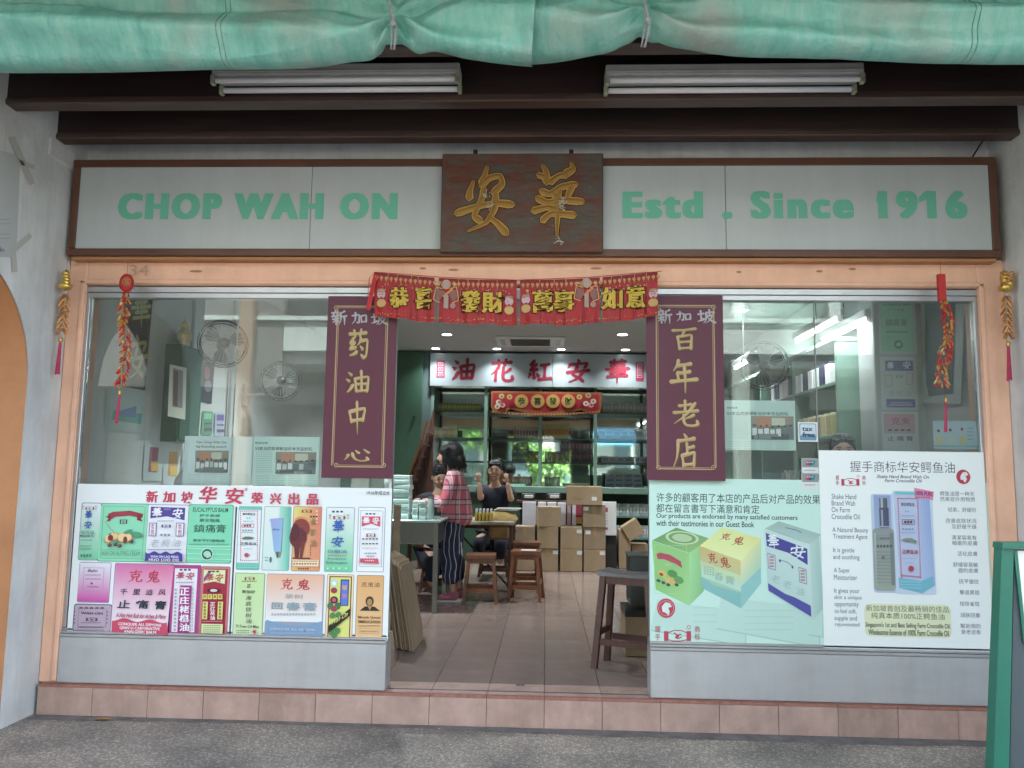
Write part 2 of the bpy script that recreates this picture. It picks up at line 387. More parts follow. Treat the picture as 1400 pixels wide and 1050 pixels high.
def skin(name, m, verts, edges, radii, parent, sub=2, label=None):
    me = bpy.data.meshes.new('sk'); o_ = wpos(parent) if parent else Vector((0,0,0))
    me.from_pydata([Vector(v)-o_ for v in verts], edges, [])
    ob = bpy.data.objects.new('sk', me); COL.objects.link(ob)
    md = ob.modifiers.new('s', 'SKIN'); md.use_smooth_shade = True
    for i, r in enumerate(radii):
        sv = me.skin_vertices[0].data[i]; sv.radius = r if isinstance(r, tuple) else (r, r); sv.use_root = (i == 0)
    if sub: sb = ob.modifiers.new('b', 'SUBSURF'); sb.levels = sub
    dg = bpy.context.evaluated_depsgraph_get(); dg.update()
    me2 = bpy.data.meshes.new_from_object(ob.evaluated_get(dg)); me2.name = name
    bpy.data.objects.remove(ob); bpy.data.meshes.remove(me)
    me2.materials.clear(); me2.materials.append(m)
    me2.polygons.foreach_set('use_smooth', [True]*len(me2.polygons))
    out = bpy.data.objects.new(name, me2); COL.objects.link(out); out.parent = parent
    if label: out['label'] = label
    return out

# ------------------------------------------------------------------ materials
M_white = mat('white_plaster', (.64,.67,.68), .8, var=.16, vscale=3, bump=.3, bscale=25, grime=.12)
M_wallin = mat('inner_wall_paint', (.55,.59,.58), .6, var=.06, vscale=2)
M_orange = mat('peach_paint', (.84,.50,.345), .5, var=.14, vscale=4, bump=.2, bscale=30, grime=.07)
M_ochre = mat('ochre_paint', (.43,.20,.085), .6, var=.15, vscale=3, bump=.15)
M_beam = mat('dark_stained_timber', (.030,.018,.016), .42, var=.45, vscale=5, stretch=(.25,3,3), bump=.15, bscale=20)
M_beamlow = mat('paler_timber_bead', (.075,.045,.036), .45, var=.4, vscale=6, stretch=(.3,3,3))  # bead and lip tone paler than the beam
M_signfr = mat('brown_sign_frame', (.13,.055,.035), .4, var=.25, vscale=6, stretch=(.4,1,1))
M_signwh = mat('milky_acrylic', (.50,.535,.545), .22, var=.05, vscale=1.5, grime=.04)
M_green_l = mat('sea_green_vinyl', (.07,.36,.26), .45, var=.12, vscale=10)
M_alu = mat('anodised_aluminium', (.50,.515,.52), .45, metal=.45, var=.08, vscale=3, stretch=(1,1,3), grime=.07, bump=.08, bscale=6)
M_aluL = mat('aluminium_rail', (.50,.51,.52), .35, metal=.7, var=.08, vscale=8)
M_tiles = [mat('pink_ceramic_tile', c_, .5, var=.24, vscale=v_, bump=.15, bscale=120, grime=g_) for c_, v_, g_ in (((.45,.305,.25),7,.12), ((.425,.29,.24),9,.2), ((.46,.315,.26),6,.1))]; M_tile = M_tiles[0]
M_tile2 = mat('polished_floor_tile', (.27,.205,.18), .17, var=.14, vscale=5, spec=.55)
M_tile3 = mat('polished_floor_tile_dark', (.245,.185,.163), .2, var=.16, vscale=6, spec=.55)
M_grout = mat('grey_grout', (.08,.07,.06), .9, var=.2)
M_nose = mat('red_nosing_tile', (.36,.16,.12), .6, var=.3, vscale=30)
M_purple = print_mat('banner_print', .42)
M_print = print_mat('poster_print', .48)
M_bright = print_mat('brightened_print', .5, gain=1.7)  # print colours raised to make up for dim light behind glass
M_foil = print_mat('foil_print', .3, flake=1)
M_paper = mat('white_paper', (.68,.70,.69), .6, var=.05)
M_tarpc = None
M_steel = mat('stainless_steel', (.30,.31,.29), .3, metal=.85, var=.1, vscale=6)
M_dark = mat('dark_void_paint', (.02,.02,.02), .7, var=.3)
M_greenp = mat('dark_green_paint', (.045,.105,.065), .4, var=.15, vscale=4)
M_greenc = mat('cabinet_green', (.16,.27,.215), .4, var=.12, vscale=6)
M_kraft = mat('kraft_cardboard', (.36,.27,.17), .85, var=.15, vscale=5, bump=.12, bscale=40)
M_kraft2 = mat('kraft_cardboard_old', (.30,.23,.15), .85, var=.2, vscale=5, bump=.12, bscale=40)
M_tape = mat('brown_parcel_tape', (.34,.24,.13), .3)
M_wood = mat('varnished_wood', (.19,.065,.026), .35, var=.4, vscale=9, stretch=(4,4,.6))
M_wood2 = mat('dark_varnished_wood', (.085,.032,.022), .35, var=.4, vscale=9, stretch=(4,4,.6))
M_seatw = mat('worn_grey_seat', (.20,.19,.19), .4, var=.5, vscale=12, stretch=(.6,5,1))
M_glass = glass_mat('window_glass', (.965,.99,.98), ior=1.5, refl=(.86,.95,.92), boost=1.0, veil=.035)
M_glassc = glass_mat('cabinet_glass', (.93,.97,.95), ior=1.5)
M_mirror = mat('mirror_back', (.78,.85,.81), .03, metal=1)
M_skin = mat('skin', (.50,.30,.21), .5, var=.08, vscale=10)
M_hair = mat('black_hair', (.012,.012,.014), .4, var=.5, vscale=30, stretch=(4,4,.5), bump=.6, bscale=70)
M_navy = mat('navy_cotton', (.015,.018,.035), .85, var=.2)
M_black = mat('black_plastic', (.02,.02,.022), .4)
M_red = mat('red_paper', (.50,.02,.02), .5, var=.2, vscale=20)
M_gold = mat('gold_foil', (.75,.50,.12), .3, metal=.8, var=.4, vscale=60)
M_tube = mat('tube_off_white', (.80,.79,.82), .3)
M_fix = mat('grey_enamel', (.42,.42,.40), .45, var=.12)

# ------------------------------------------------------------------ tarpaulin material
def tarp_mat():
    m = bpy.data.materials.new('green_tarpaulin'); m.use_nodes = True
    n = m.node_tree.nodes; l = m.node_tree.links; b = n['Principled BSDF']
    tc = n.new('ShaderNodeTexCoord'); mp = n.new('ShaderNodeMapping'); mp.inputs['Scale'].default_value = (6, 2, 1.6)
    l.new(tc.outputs['Object'], mp.inputs[0])
    t = n.new('ShaderNodeTexNoise'); t.inputs['Scale'].default_value = 2.2; t.inputs['Detail'].default_value = 9; t.inputs['Roughness'].default_value = .7
    l.new(mp.outputs[0], t.inputs[0])
    rp = n.new('ShaderNodeValToRGB'); e = rp.color_ramp.elements
    e[0].position = .30; e[0].color = (.11,.32,.27,1); e[1].position = .70; e[1].color = (.30,.50,.44,1)
    e2 = e.new(.48); e2.color = (.17,.44,.37,1)
    l.new(t.outputs[0], rp.inputs[0])
    # dirt blotches
    t2 = n.new('ShaderNodeTexNoise'); t2.inputs['Scale'].default_value = 2.4; t2.inputs['Detail'].default_value = 5; l.new(tc.outputs['Object'], t2.inputs[0])
    r2 = n.new('ShaderNodeValToRGB'); r2.color_ramp.elements[0].position = .52; r2.color_ramp.elements[1].position = .72; l.new(t2.outputs[0], r2.inputs[0])
    mx = n.new('ShaderNodeMixRGB'); mx.inputs[2].default_value = (.30,.29,.27,1); l.new(rp.outputs[0], mx.inputs[1])
    mu = n.new('ShaderNodeMath'); mu.operation = 'MULTIPLY'; mu.inputs[1].default_value = .75; l.new(r2.outputs[0], mu.inputs[0]); l.new(mu.outputs[0], mx.inputs[0])
    l.new(mx.outputs[0], b.inputs['Base Color']); b.inputs['Roughness'].default_value = .5
    w = n.new('ShaderNodeTexNoise'); w.inputs['Scale'].default_value = 14; w.inputs['Roughness'].default_value = .6; w.inputs['Detail'].default_value = 5; l.new(tc.outputs['Object'], w.inputs[0])
    bp = n.new('ShaderNodeBump'); bp.inputs['Strength'].default_value = .35; bp.inputs['Distance'].default_value = .03; l.new(w.outputs[0], bp.inputs['Height']); l.new(bp.outputs[0], b.inputs['Normal'])
    return m
M_tarpc = tarp_mat()

def ground_mat():
    m = bpy.data.materials.new('washed_aggregate'); m.use_nodes = True
    n = m.node_tree.nodes; l = m.node_tree.links; b = n['Principled BSDF']
    tc = n.new('ShaderNodeTexCoord')
    v = n.new('ShaderNodeTexVoronoi'); v.inputs['Scale'].default_value = 120; l.new(tc.outputs['Object'], v.inputs[0])
    hs = n.new('ShaderNodeSeparateColor'); l.new(v.outputs['Color'], hs.inputs[0])
    rp = n.new('ShaderNodeValToRGB'); e = rp.color_ramp.elements
    e[0].position = 0; e[0].color = (.165,.155,.14,1); e[1].position = 1; e[1].color = (.45,.41,.35,1); q = e.new(.65); q.color = (.23,.212,.185,1)
    l.new(hs.outputs[0], rp.inputs[0])
    t = n.new('ShaderNodeTexNoise'); t.inputs['Scale'].default_value = 1.7; t.inputs['Detail'].default_value = 7; l.new(tc.outputs['Object'], t.inputs[0])
    r2 = n.new('ShaderNodeValToRGB'); r2.color_ramp.elements[0].position = .35; r2.color_ramp.elements[0].color = (.55,.55,.56,1); r2.color_ramp.elements[1].position = .66; r2.color_ramp.elements[1].color = (1.25,1.2,1.15,1)
    l.new(t.outputs[0], r2.inputs[0])
    mx = n.new('ShaderNodeMixRGB'); mx.blend_type = 'MULTIPLY'; mx.inputs[0].default_value = 1; l.new(rp.outputs[0], mx.inputs[1]); l.new(r2.outputs[0], mx.inputs[2])
    l.new(mx.outputs[0], b.inputs['Base Color']); b.inputs['Roughness'].default_value = .6
    r3 = n.new('ShaderNodeValToRGB'); r3.color_ramp.elements[1].position = .5; l.new(v.outputs['Distance'], r3.inputs[0])
    bp = n.new('ShaderNodeBump'); bp.inputs['Strength'].default_value = .35; bp.inputs['Distance'].default_value = .004; bp.invert = True
    l.new(r3.outputs[0], bp.inputs['Height']); l.new(bp.outputs[0], b.inputs['Normal'])
    return m
M_ground = ground_mat()

# ================================================================== STRUCTURE
XL, XR = -2.72, 2.47
FZ = .16
MB().box(-60, 60, -80, .02, -.3, 0).build('pavement_ground', M_ground, kind='structure')
M_road = mat('asphalt', (.10,.10,.10), .85, var=.3, vscale=3, bump=.4, bscale=90)
MB().add([(-60,-13,.004), (60,-13,.004), (60,-5.2,.004), (-60,-5.2,.004)], [(0,1,2,3)]).build('road', M_road, kind='structure')
MB().bbox(-60, 60, -5.2, -5.05, -.1, .012).build('kerb', mat('concrete', (.3,.3,.29), .8, var=.2), kind='structure')

# step: body, riser tiles, tread tiles, ribbed nosing
step = thing('entrance_step', None, None, (0,0,0), kind='structure')
SX0 = at(52, 935, -.06).x; SX1 = XR
MB().box(SX0, SX1, -.052, .18, 0, .148).build('step_body', M_grout, step)
jx = at(665, 970, -.06).x
xs = sorted([jx + .3*k for k in range(-9, 12)])
xs = [SX0] + [x for x in xs if SX0+.02 < x < SX1-.02] + [SX1]
for a, b in zip(xs, xs[1:]):
    dy = random.uniform(-.0006, .0006)
    MB().bbox(a+.0012, b-.0012, -.060+dy, -.0525, 0.002, .145, .0012).build('riser_tile', random.choice(M_tiles), step)
    MB().bbox(a+.0012, b-.0012, -.0305, .178, .1485, .1595+dy, .0012).build('tread_tile', random.choice(M_tiles), step)
    nb = MB(); nb.box(a+.001, b-.001, -.0625, -.0315, .147, .1585)
    k = int((b-a)/.0125)
    for i in range(k): x = a+.004+i*.0125; nb.box(x, x+.0065, -.0635, -.033, .149, .1605)
    nb.build('nosing_tile', M_nose, step)
MB().box(-.83, .55, .02, .032, .158, .1615).build('threshold_track', mat('dull_steel', (.16,.16,.16), .4, metal=.6, var=.3), step)
p = at(711, 937, .1)
dg = MB()
for i in range(4): dg.box(p.x-.022+i*.012, p.x-.015+i*.012, .14, .18, .16, .1615)
dg.build('drain_grate', M_dark, step)

# interior floor
flo = thing('floor', None, None, (0,0,0), kind='structure')
MB().box(XL, XR, .18, 7.2, 0, .1485).build('floor_slab', M_grout, flo)
tm = {}
n_t = 0
for j in range(22):
    for i in range(-9, 12):
        x0 = jx+.3*i; y0 = .181+.3*j
        if x0 < XL or x0+.3 > XR: continue
        vis = abs(x0+.15+.1) < 1.2+.1*j*.3
        if not vis: continue
        key = random.randint(0, 3)
        if key not in tm:
            me = MB().bbox(.0012, .2988, .0012, .2988, .149, .1595+random.uniform(0,.0004), .0012).build('floor_tile', (M_tile2, M_tile3, M_tile2, M_tile2)[key], flo)
            tm[key] = me; o = me
        else: o = tm[key].copy(); COL.objects.link(o)
        o.location = (x0, y0, 0); n_t += 1
MB().box(XL, -1.5, .185, 7.2, .149, .1585).build('floor_side_strip', M_tile2, flo)
MB().box(1.6, XR, .185, 7.2, .149, .1585).build('floor_side_strip', M_tile2, flo)

# side walls of the arcade: arch in the left one
def side_wall(name, X, t, sgn, arch):
    # wall from Y=-1.75 to 0.0, z to 3.6; thickness t outward
    mb = MB(); y0, y1, zt = -1.75, .06, 3.62
    ya, yb, sp = -1.6, -.315, 1.75  # opening, spring height
    X2 = X + sgn*t
    def quad(a, b, c, d): mb.add([a, b, c, d], [(0,1,2,3)])
    if not arch:
        mb.box(min(X, X2), max(X, X2), y0, y1, 0, zt); return mb.build(name, M_white, kind='structure')
    mb.box(X2, X, yb, y1, 0, zt); mb.box(X2, X, y0, ya, 0, zt)
    n = 24; yc = (ya+yb)/2; rr = (yb-ya)/2; pts = [(yc-rr*math.cos(math.pi*i/n), sp+rr*.98*math.sin(math.pi*i/n)) for i in range(n+1)]
    for (p, q) in zip(pts, pts[1:]):
        for XX in (X, X2): quad((XX,p[0],p[1]), (XX,q[0],q[1]), (XX,q[0],zt), (XX,p[0],zt))
    o = mb.build(name, M_white, kind='structure')
    rv = MB(); prof = [(ya, 0)] + pts + [(yb, 0)]
    e = .003
    for (p, q) in zip(prof, prof[1:]):
        pc = lambda P: (P[0] + (e if P[0] < yc else -e)*1, P[1]-e*(P[1] > sp))
        a, b = pc(p), pc(q)
        rv.add([(X-.004*0,a[0],a[1]), (X2,a[0],a[1]), (X2,b[0],b[1]), (X,b[0],b[1])], [(0,1,2,3)])
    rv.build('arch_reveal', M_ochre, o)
    return o
wl = side_wall('wall_left', XL, .32, -1, True)
wr = side_wall('wall_right', XR, .3, 1, False)
# a little pilaster swell at the foot of the left pier
# neighbour's wall beyond the arch
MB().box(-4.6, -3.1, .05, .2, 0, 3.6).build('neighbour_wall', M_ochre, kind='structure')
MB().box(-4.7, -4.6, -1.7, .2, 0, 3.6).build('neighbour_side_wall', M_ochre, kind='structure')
# wall above the sign and the wall core around the shopfront
MB().box(XL, XR, .06, .28, 2.505, 3.62).build('wall_above_shopfront', M_white, kind='structure')
# arcade ceiling and upper storey
M_board = mat('ceiling_board', (.06,.045,.04), .6, var=.2)
MB().box(-3.2, 3.0, -1.75, .28, 3.62, 3.70).build('arcade_ceiling', M_board, kind='structure')
up = MB(); up.box(-9, 9, -2.0, -1.76, 3.28, 7.6); up.box(-9, 9, -2.15, -2.0, 7.2, 7.6)
up.build('upper_storey_wall', M_white, kind='structure')
MB().box(-9, 9, -1.76, 7.4, 7.4, 7.6).build('upper_roof', M_board, kind='structure')
for s_, x0, x1 in ((0, -9, -4.72), (1, 2.78, 9)):
    MB().box(x0, x1, .1, .3, 0, 3.62).build('neighbour_front_wall', M_white, kind='structure')

# timber beams (front bead is a part of each)
for yf, lab, x0, x1 in ((-.235, 'dark timber beam nearest the white wall above the sign', XL-.02, XR+.02),
                (-.65, 'dark timber beam behind the two tube lamps', XL-.02, XR+.02),
                (-1.07, 'dark timber beam closest to the green tarpaulin', XL-.02, XR+.02)):
    zb = 3.115 if yf > -1 else 3.16
    o = MB().bbox(x0, x1, yf, yf+.075, zb+.032, 3.62, .006).build('timber_beam', M_beam, None)
    tag(o, lab, 'beam', 'ceiling beams of the arcade')
    MB().bbox(x0, x1, yf-.010, yf+.082, zb, zb+.030, .006).build('bead', M_beamlow, o)
    MB().bbox(x0, x1, yf-.004, yf+.078, zb+.0305, zb+.038, .002).build('groove_lip', M_beamlow, o)
# plaster nib at the left end of the inner beam
MB().bbox(XL-.004, XL+.012, -.30, .02, 3.0, 3.10, .004).build('plaster_patch', M_white, wl)

# shopfront frame (peach painted)
fr = thing('shopfront_frame', 'peach painted timber frame around the whole shopfront', 'frame', (0,0,FZ))
gx0, gx1, gzt = -2.614, 2.327, 2.335
MB().bbox(XL+.002, gx0, -.03, .12, FZ, 2.50, .006).build('jamb', M_orange, fr)
MB().bbox(gx1, XR-.002, -.03, .12, FZ, 2.50, .006).build('jamb', M_orange, fr)
MB().bbox(gx0, gx1, -.03, .12, gzt+.006, 2.50, .006).build('head_rail', M_orange, fr)
for x0, x1 in ((gx0-.028, gx0-.002), (gx1+.002, gx1+.028)):
    MB().bbox(x0, x1, -.042, -.028, FZ+.01, gzt+.03, .004).build('moulding', M_orange, fr)
MB().bbox(gx0-.028, gx1+.028, -.042, -.028, gzt+.012, gzt+.036, .004).build('moulding', M_orange, fr)
a = Art(Y=-.043); a.text('34', 177, 362, 203, 377, 'b8977c', bold=-.005); a.build('number', M_print, fr)
a = Art(Y=-.031)
for x, y, w in ((268,371,18),(620,369,14),(578,367,9),(1120,371,9),(815,367,16),(1010,372,7),(1165,368,10)): a.disc(x, y, w*.5, 'b07850', ry=1.6)
a.build('paint_scuffs', M_print, fr)

# ================================================================== DISPLAY WINDOWS
def window(x0, x1, joint, lab, lx):
    t = thing('display_window', lab, 'window', ((x0+x1)/2, 0, FZ))
    MB().bbox(x0, x1, -.035, .10, FZ+.002, .402, .003).build('base_panel', M_alu, t)
    for k, (za, zb, ya) in enumerate(((.4035, .418, -.04), (.4195, .432, -.03), (.4335, .446, -.022))):
        MB().bbox(x0, x1, ya, .09, za, zb, .002).build('sill_rail', M_aluL, t)
    for k, (za, zb, ya) in enumerate(((2.272, 2.300, -.016), (2.3015, 2.334, -.024))):
        MB().bbox(x0, x1, ya, .05, za, zb, .002).build('top_rail', M_aluL, t)
    for e in (x0, x1-.018):
        MB().bbox(e, e+.018, -.015, .035, .447, 2.297, .002).build('stile', M_aluL, t)
    MB().box(x0+.019, joint-.002, .008, .014, .447, 2.271).build('glass_pane', M_glass, t)
    MB().box(joint+.002, x1-.019, .002, .0075, .447, 2.271).build('glass_pane', M_glass, t)
    MB().box(joint-.0018, joint+.0018, .0015, .0145, .447, 2.271).build('glass_joint', mat('silicone', (.25,.3,.28), .3), t)
    return t
jl = at(323, 480, 0).x; jr = at(1115, 480, 0).x
wL = window(gx0, -.836, jl, 'left display window of glass over a grey metal base', 0)
wR = window(.556, gx1, jr, 'right display window of glass over a grey metal base', 0)
MB().box(-.835, .555, -.02, .05, 2.274, 2.334).build('door_head_rail', M_aluL, kind='structure')

# ================================================================== SIGNS
# fascia sign box
sg = thing('fascia_sign', 'long grey shop sign reading CHOP WAH ON and Estd . Since 1916', 'sign', (0,-.1,2.5))
sx0, sx1, sz0, sz1 = -2.70, 2.424, 2.493, 3.052
fw = .042
MB().box(sx0+.01, sx1-.01, -.075, .058, sz0+.004, sz1-.004).build('backing_box', M_signfr, sg)
for x0, x1, z0, z1 in ((sx0, sx1, sz1-fw, sz1), (sx0, sx1, sz0, sz0+fw)):
    MB().bbox(x0, x1, -.10, -.076, z0, z1, .004).build('frame_rail', M_signfr, sg)
for x0, x1 in ((sx0, sx0+fw), (sx1-fw, sx1)):
    MB().bbox(x0, x1, -.099, -.076, sz0+fw+.001, sz1-fw-.001, .004).build('frame_stile', M_signfr, sg)
MB().bbox(sx0+.02, sx1-.02, -.088, .055, sz0-.022, sz0-.001, .004).build('lower_ledge', M_ochre, sg)
jA = at(425, 285, -.09).x; jB = at(992, 285, -.09).x
for x0, x1 in ((sx0+fw+.001, jA-.0015), (jA+.0015, -.15), (-.147, jB-.0015), (jB+.0015, sx1-fw-.001)):
    MB().bbox(x0, x1, -.092, -.077, sz0+fw+.001, sz1-fw-.001, .001).build('panel', M_signwh, sg)
a = Art(Y=-.0925); a.text('CHOP WAH ON', 161, 264, 541, 300, '64bfa2', bold=.086, sp=1.26, skew=0); a.build_split('letter', M_print, sg)
a = Art(Y=-.0925); a.text('Estd . Since 1916', 850, 261, 1319, 299, '64bfa2', bold=.086, sp=1.26); a.build_split('letter', M_print, sg)
for x_ in (1206, 1264): a = Art(Y=-.0925); a.poly([(x_-8,270),(x_+1,261.5),(x_+6,261.5),(x_+3,272),(x_-8,277)],'64bfa2'); a.build('letter_flag', M_print, sg)

# carved plaque
def plaque_mat():
    m = mat('weathered_plaque', (.105,.034,.020), .6, var=.3, vscale=4.5, stretch=(1,1,2.0), col2=(.085,.074,.060), thr=(.44,.58), bump=.6, bscale=16)
    n = m.node_tree.nodes; l = m.node_tree.links; b = n['Principled BSDF']
    t = n.new('ShaderNodeTexNoise'); t.inputs['Scale'].default_value = 9; t.inputs['Detail'].default_value = 8; t.inputs['Roughness'].default_value = .75
    mp = n.new('ShaderNodeMapping'); mp.inputs['Scale'].default_value = (1,1,3.5); mp.inputs['Location'].default_value = (3,1,7); tc = n.new('ShaderNodeTexCoord')
    l.new(tc.outputs['Object'], mp.inputs[0]); l.new(mp.outputs[0], t.inputs[0])
    r_ = n.new('ShaderNodeValToRGB'); r_.color_ramp.elements[0].position = .62; r_.color_ramp.elements[1].position = .72; l.new(t.outputs[0], r_.inputs[0])
    mx = n.new('ShaderNodeMixRGB'); mx.inputs[2].default_value = (.26,.23,.20,1); l.new(r_.outputs[0], mx.inputs[0])
    src = b.inputs['Base Color'].links[0].from_socket; l.new(src, mx.inputs[1]); l.new(mx.outputs[0], b.inputs['Base Color'])
    return m
pq = thing('carved_plaque', 'weathered brown wooden plaque with two carved gold Chinese characters', 'plaque', (-.143,-.12,2.51))
MB().bbox(-.587, .301, -.135, -.1025, 2.508, 3.066, .005).build('board', plaque_mat(), pq)
for ch, q in (('A', (618.5,226,708,326)), ('H', (727,220,816,318))):
    a = Art(Y=-.1353, dz=.0004)
    a.brush(ch, *q, '2e1c0e', wid=12, grow=1.6)
    a.brush(ch, *q, 'd2a03a', wid=12, grow=.5)
    a.brush(ch, *q, 'b08230', wid=8.5, roof=.006)
    a.build('gold_character', M_foil, pq)
a = Art(Y=-.1458, dz=.0003)
for cx, cy in ((664,266), (670,282), (765,282), (771,276), (763,330)):
    for k in range(16): a.disc(cx+random.gauss(0,3), cy+random.gauss(0,2.5), random.uniform(.6,1.9), 'b9b2a0', ry=random.uniform(.4,1.2), n=7)
a.build('chipped_paint', M_print, pq)
for px in (650, 781): c = at(px, 208, -.12); MB().bbox(c.x-.012, c.x+.012, -.13, -.105, c.z-.02, c.z+.012, .002).build('hook', M_black, pq)

# purple couplet banners
def banner(q, chars, boxes, top, lab, topq):
    (x0, y0, x1, y1) = q
    t = thing('couplet_banner', lab, 'banner', at((x0+x1)/2, y1, -.05))
    c0 = at((x0+x1)/2, (y0+y1)/2, -.05); A = at(x0, (y0+y1)/2, -.05).x; B = at(x1, (y0+y1)/2, -.05).x
    Z1 = at((x0+x1)/2, y0, -.05).z; Z0 = at((x0+x1)/2, y1, -.05).z
    w = MB().add([(A,-.05,Z0), (B,-.05,Z0), (B,-.05,Z1), (A,-.05,Z1), (A,-.045,Z0), (B,-.045,Z0), (B,-.045,Z1), (A,-.045,Z1)],
        [(0,1,2,3), (7,6,5,4), (0,4,5,1), (2,6,7,3), (1,5,6,2), (0,3,7,4)], [lin('602c3e')]*8)
    w.build('sheet', M_purple, t)
    a = Art(Y=-.0502)
    mg = 13/250.*1.0; u = (B-A)/(x1-x0)
    px = lambda X: x0+(X-A)/u
    X0, X1, Ya, Yb = x0+13, x1-12, y0+13, y1-15
    for d, wdt in ((0, 1.5), (2.6, .7)):
        a.rect(X0+d+4, Ya+d, X1-d-4, Ya+d+wdt, 'b79a6c'); a.rect(X0+d+4, Yb-d-wdt, X1-d-4, Yb-d, 'b79a6c')
        a.rect(X0+d, Ya+d+4, X0+d+wdt, Yb-d-4, 'b79a6c'); a.rect(X1-d-wdt, Ya+d+4, X1-d, Yb-d-4, 'b79a6c')
    for cx, cy in ((X0+3,Ya+3), (X1-3,Ya+3), (X0+3,Yb-3), (X1-3,Yb-3)): a.ring(cx, cy, 3.2, 1, 'b79a6c', 12); a.disc(cx, cy, 1, 'b79a6c', n=8)
    a.build('gold_border', M_purple, t)
    for ch, b in zip('新加坡', topq):
        a = Art(Y=-.0508); a.brush(ch, *b, 'a9a7ac', wid=15, shear=-.08); a.build('character', M_purple, t)
    for ch, b in zip(chars, boxes):
        a = Art(Y=-.0508, dz=.00035); a.brush(ch, *[b[0]+.8, b[1]+.8, b[2]+.8, b[3]+.8], '5a4a2c', wid=14, grow=1.0, shear=-.05)
        a.brush(ch, *b, 'c2a870', wid=13.5, roof=.005, shear=-.05); a.build('character', M_purple, t)
    return t
banner((444,405,540,654), '药油中心', ((473,449,506,492), (472,505,507,540), (472,548,504,594), (468,609,508,633)), 0,
       'purple banner left of the doorway with gold characters ending in 心', ((453,424,475,445), (480,426,502,444), (507,427,530,445)))
banner((884,404,990,657), '百年老店', ((917,447,954,480), (914,490,955,538), (918,546,957,585), (918,593,955,641)), 0,
       'purple banner right of the doorway with gold characters beginning with 百', ((898,422,919,443), (924,425,945,440), (953,422,978,443)))

# ================================================================== RED PELMETS over the door
def pelmet(x0, x1, ytl, ytr, h, chars, slits, lab, gap):
    Y = -.11
    t = thing('festive_pelmet', lab, 'pelmet', at((x0+x1)/2, (ytl+ytr)/2, Y), group='red festive pelmets over the doorway')
    top = lambda px: ytl+(ytr-ytl)*(px-x0)/(x1-x0) + 3*math.sin(math.pi*(px-x0)/(x1-x0))
    wob = lambda px, py: .012*math.sin(px*.11+ytl)*max(0, (py-top(px))/h) + .006*math.sin(px*.37)*max(0, (py-top(px))/h)
    def warp(mb):   # hang in soft waves
        pass
    edges = [x0] + slits + [x1]
    body = MB()
    for a_, b_ in zip(edges, edges[1:]):
        g = gap.get(a_, .5); tw = random.uniform(-.010, .010); n = max(2, int((b_-a_)/3)); vs = []; cc = []
        lo = h + random.uniform(-2, 2)
        for i in range(n+1):
            px = a_+(b_-a_-g)*i/n
            for j in range(9):
                f = j/8; pp = px + (g*0); py = top(px)+f*lo
                v = at(pp, py, Y); v.y += wob(px, py) + tw*f*(i/n-.5)*2*(1 if f > .25 else 0)
                vs.append(v); cc.append(lin('a80c16') if j else lin('70080e'))
        fs = [(i*9+j, (i+1)*9+j, (i+1)*9+j+1, i*9+j+1) for i in range(n) for j in range(8)]
        body.add(vs, fs, cc)
    body.build('cloth', M_print, t)
    def Wart(a, name, m, lab=None):
        for i, v in enumerate(a.mb.v):
            d = v-CAM; q = d.dot(FW); px = 700+FPX*d.dot(RT)/q; py = 525-FPX*d.dot(UP)/q
            v.y += wob(px, py)
        o = a.build(name, m, t)
        if name == 'gold_trim': o['kind'] = 'stuff'
    a = Art(Y=Y-.006); n = int((x1-x0)/6.6)
    for i in range(n):
        px = x0+4+i*6.6; py = top(px)+6.5; a.k = 0
        a.disc(px, py, 2.4, 'c9975a', n=8); a.poly([(px-1.2,py+2), (px+1.2,py+2), (px,py+5)], 'c9975a')
    a.k = 0
    for i in range(int((x1-x0)/3.2)):
        px = x0+5+i*3.2; py = top(px)+h-6+random.uniform(-1.5,1.5)
        if random.random() < .8: a.k = 0; a.rect(px, py, px+random.uniform(1,2.6), py+random.uniform(.8,2), random.choice(('c9873a', 'd8a860', 'b8662a')))
    for i in range(60):   # scattered gold flecks and blossom twigs along the top
        px = x0+random.uniform(8, x1-x0-8); py = top(px)+random.uniform(13, 22); a.k = 0
        a.disc(px, py, random.uniform(.6,1.8), random.choice(('c9985c', 'a98e90', 'd6b070')), ry=random.uniform(.5,1.2), n=7)
    Wart(a, 'gold_trim', M_foil)
    return t, top, Wart, Y
t1, top1, W1, PY = pelmet(511, 707, 372, 383, 61, '', [531,544,563,572,600,627,640,655,680], 'left half of the red pelmet over the doorway reading 恭喜發財', {572: 6})
def man_motif(a, cx, cy, s):   # a plain robed figure outline with a round head
    a.disc(cx, cy-9*s, 5*s, 'a8908c', ry=6*s, n=14); a.ring(cx, cy-9*s, 6.6*s, 1*s, 'c9a05c', 14)
    for sx in (-1, 1):
        a.poly([(cx+sx*3*s, cy), (cx+sx*13*s, cy-2*s), (cx+sx*15*s, cy+10*s), (cx+sx*9*s, cy+14*s), (cx+sx*5*s, cy+8*s)][::sx], '8a5a52')
        a.line([(cx+sx*5*s, cy-3*s), (cx+sx*14*s, cy-6*s), (cx+sx*17*s, cy+12*s), (cx+sx*8*s, cy+16*s)], 1.1*s, 'd0a860')
        a.disc(cx+sx*12*s, cy-9*s, 3*s, 'c9a05c', ry=1.6*s, n=8)
    a.line([(cx+9*s, cy-3*s), (cx-4*s, cy+8*s)], 3*s, 'd87a30')
    a.rect(cx-3*s, cy+5*s, cx+3*s, cy+24*s, 'a09080'); a.disc(cx+9*s, cy+20*s, 4*s, 'a08070', n=10)
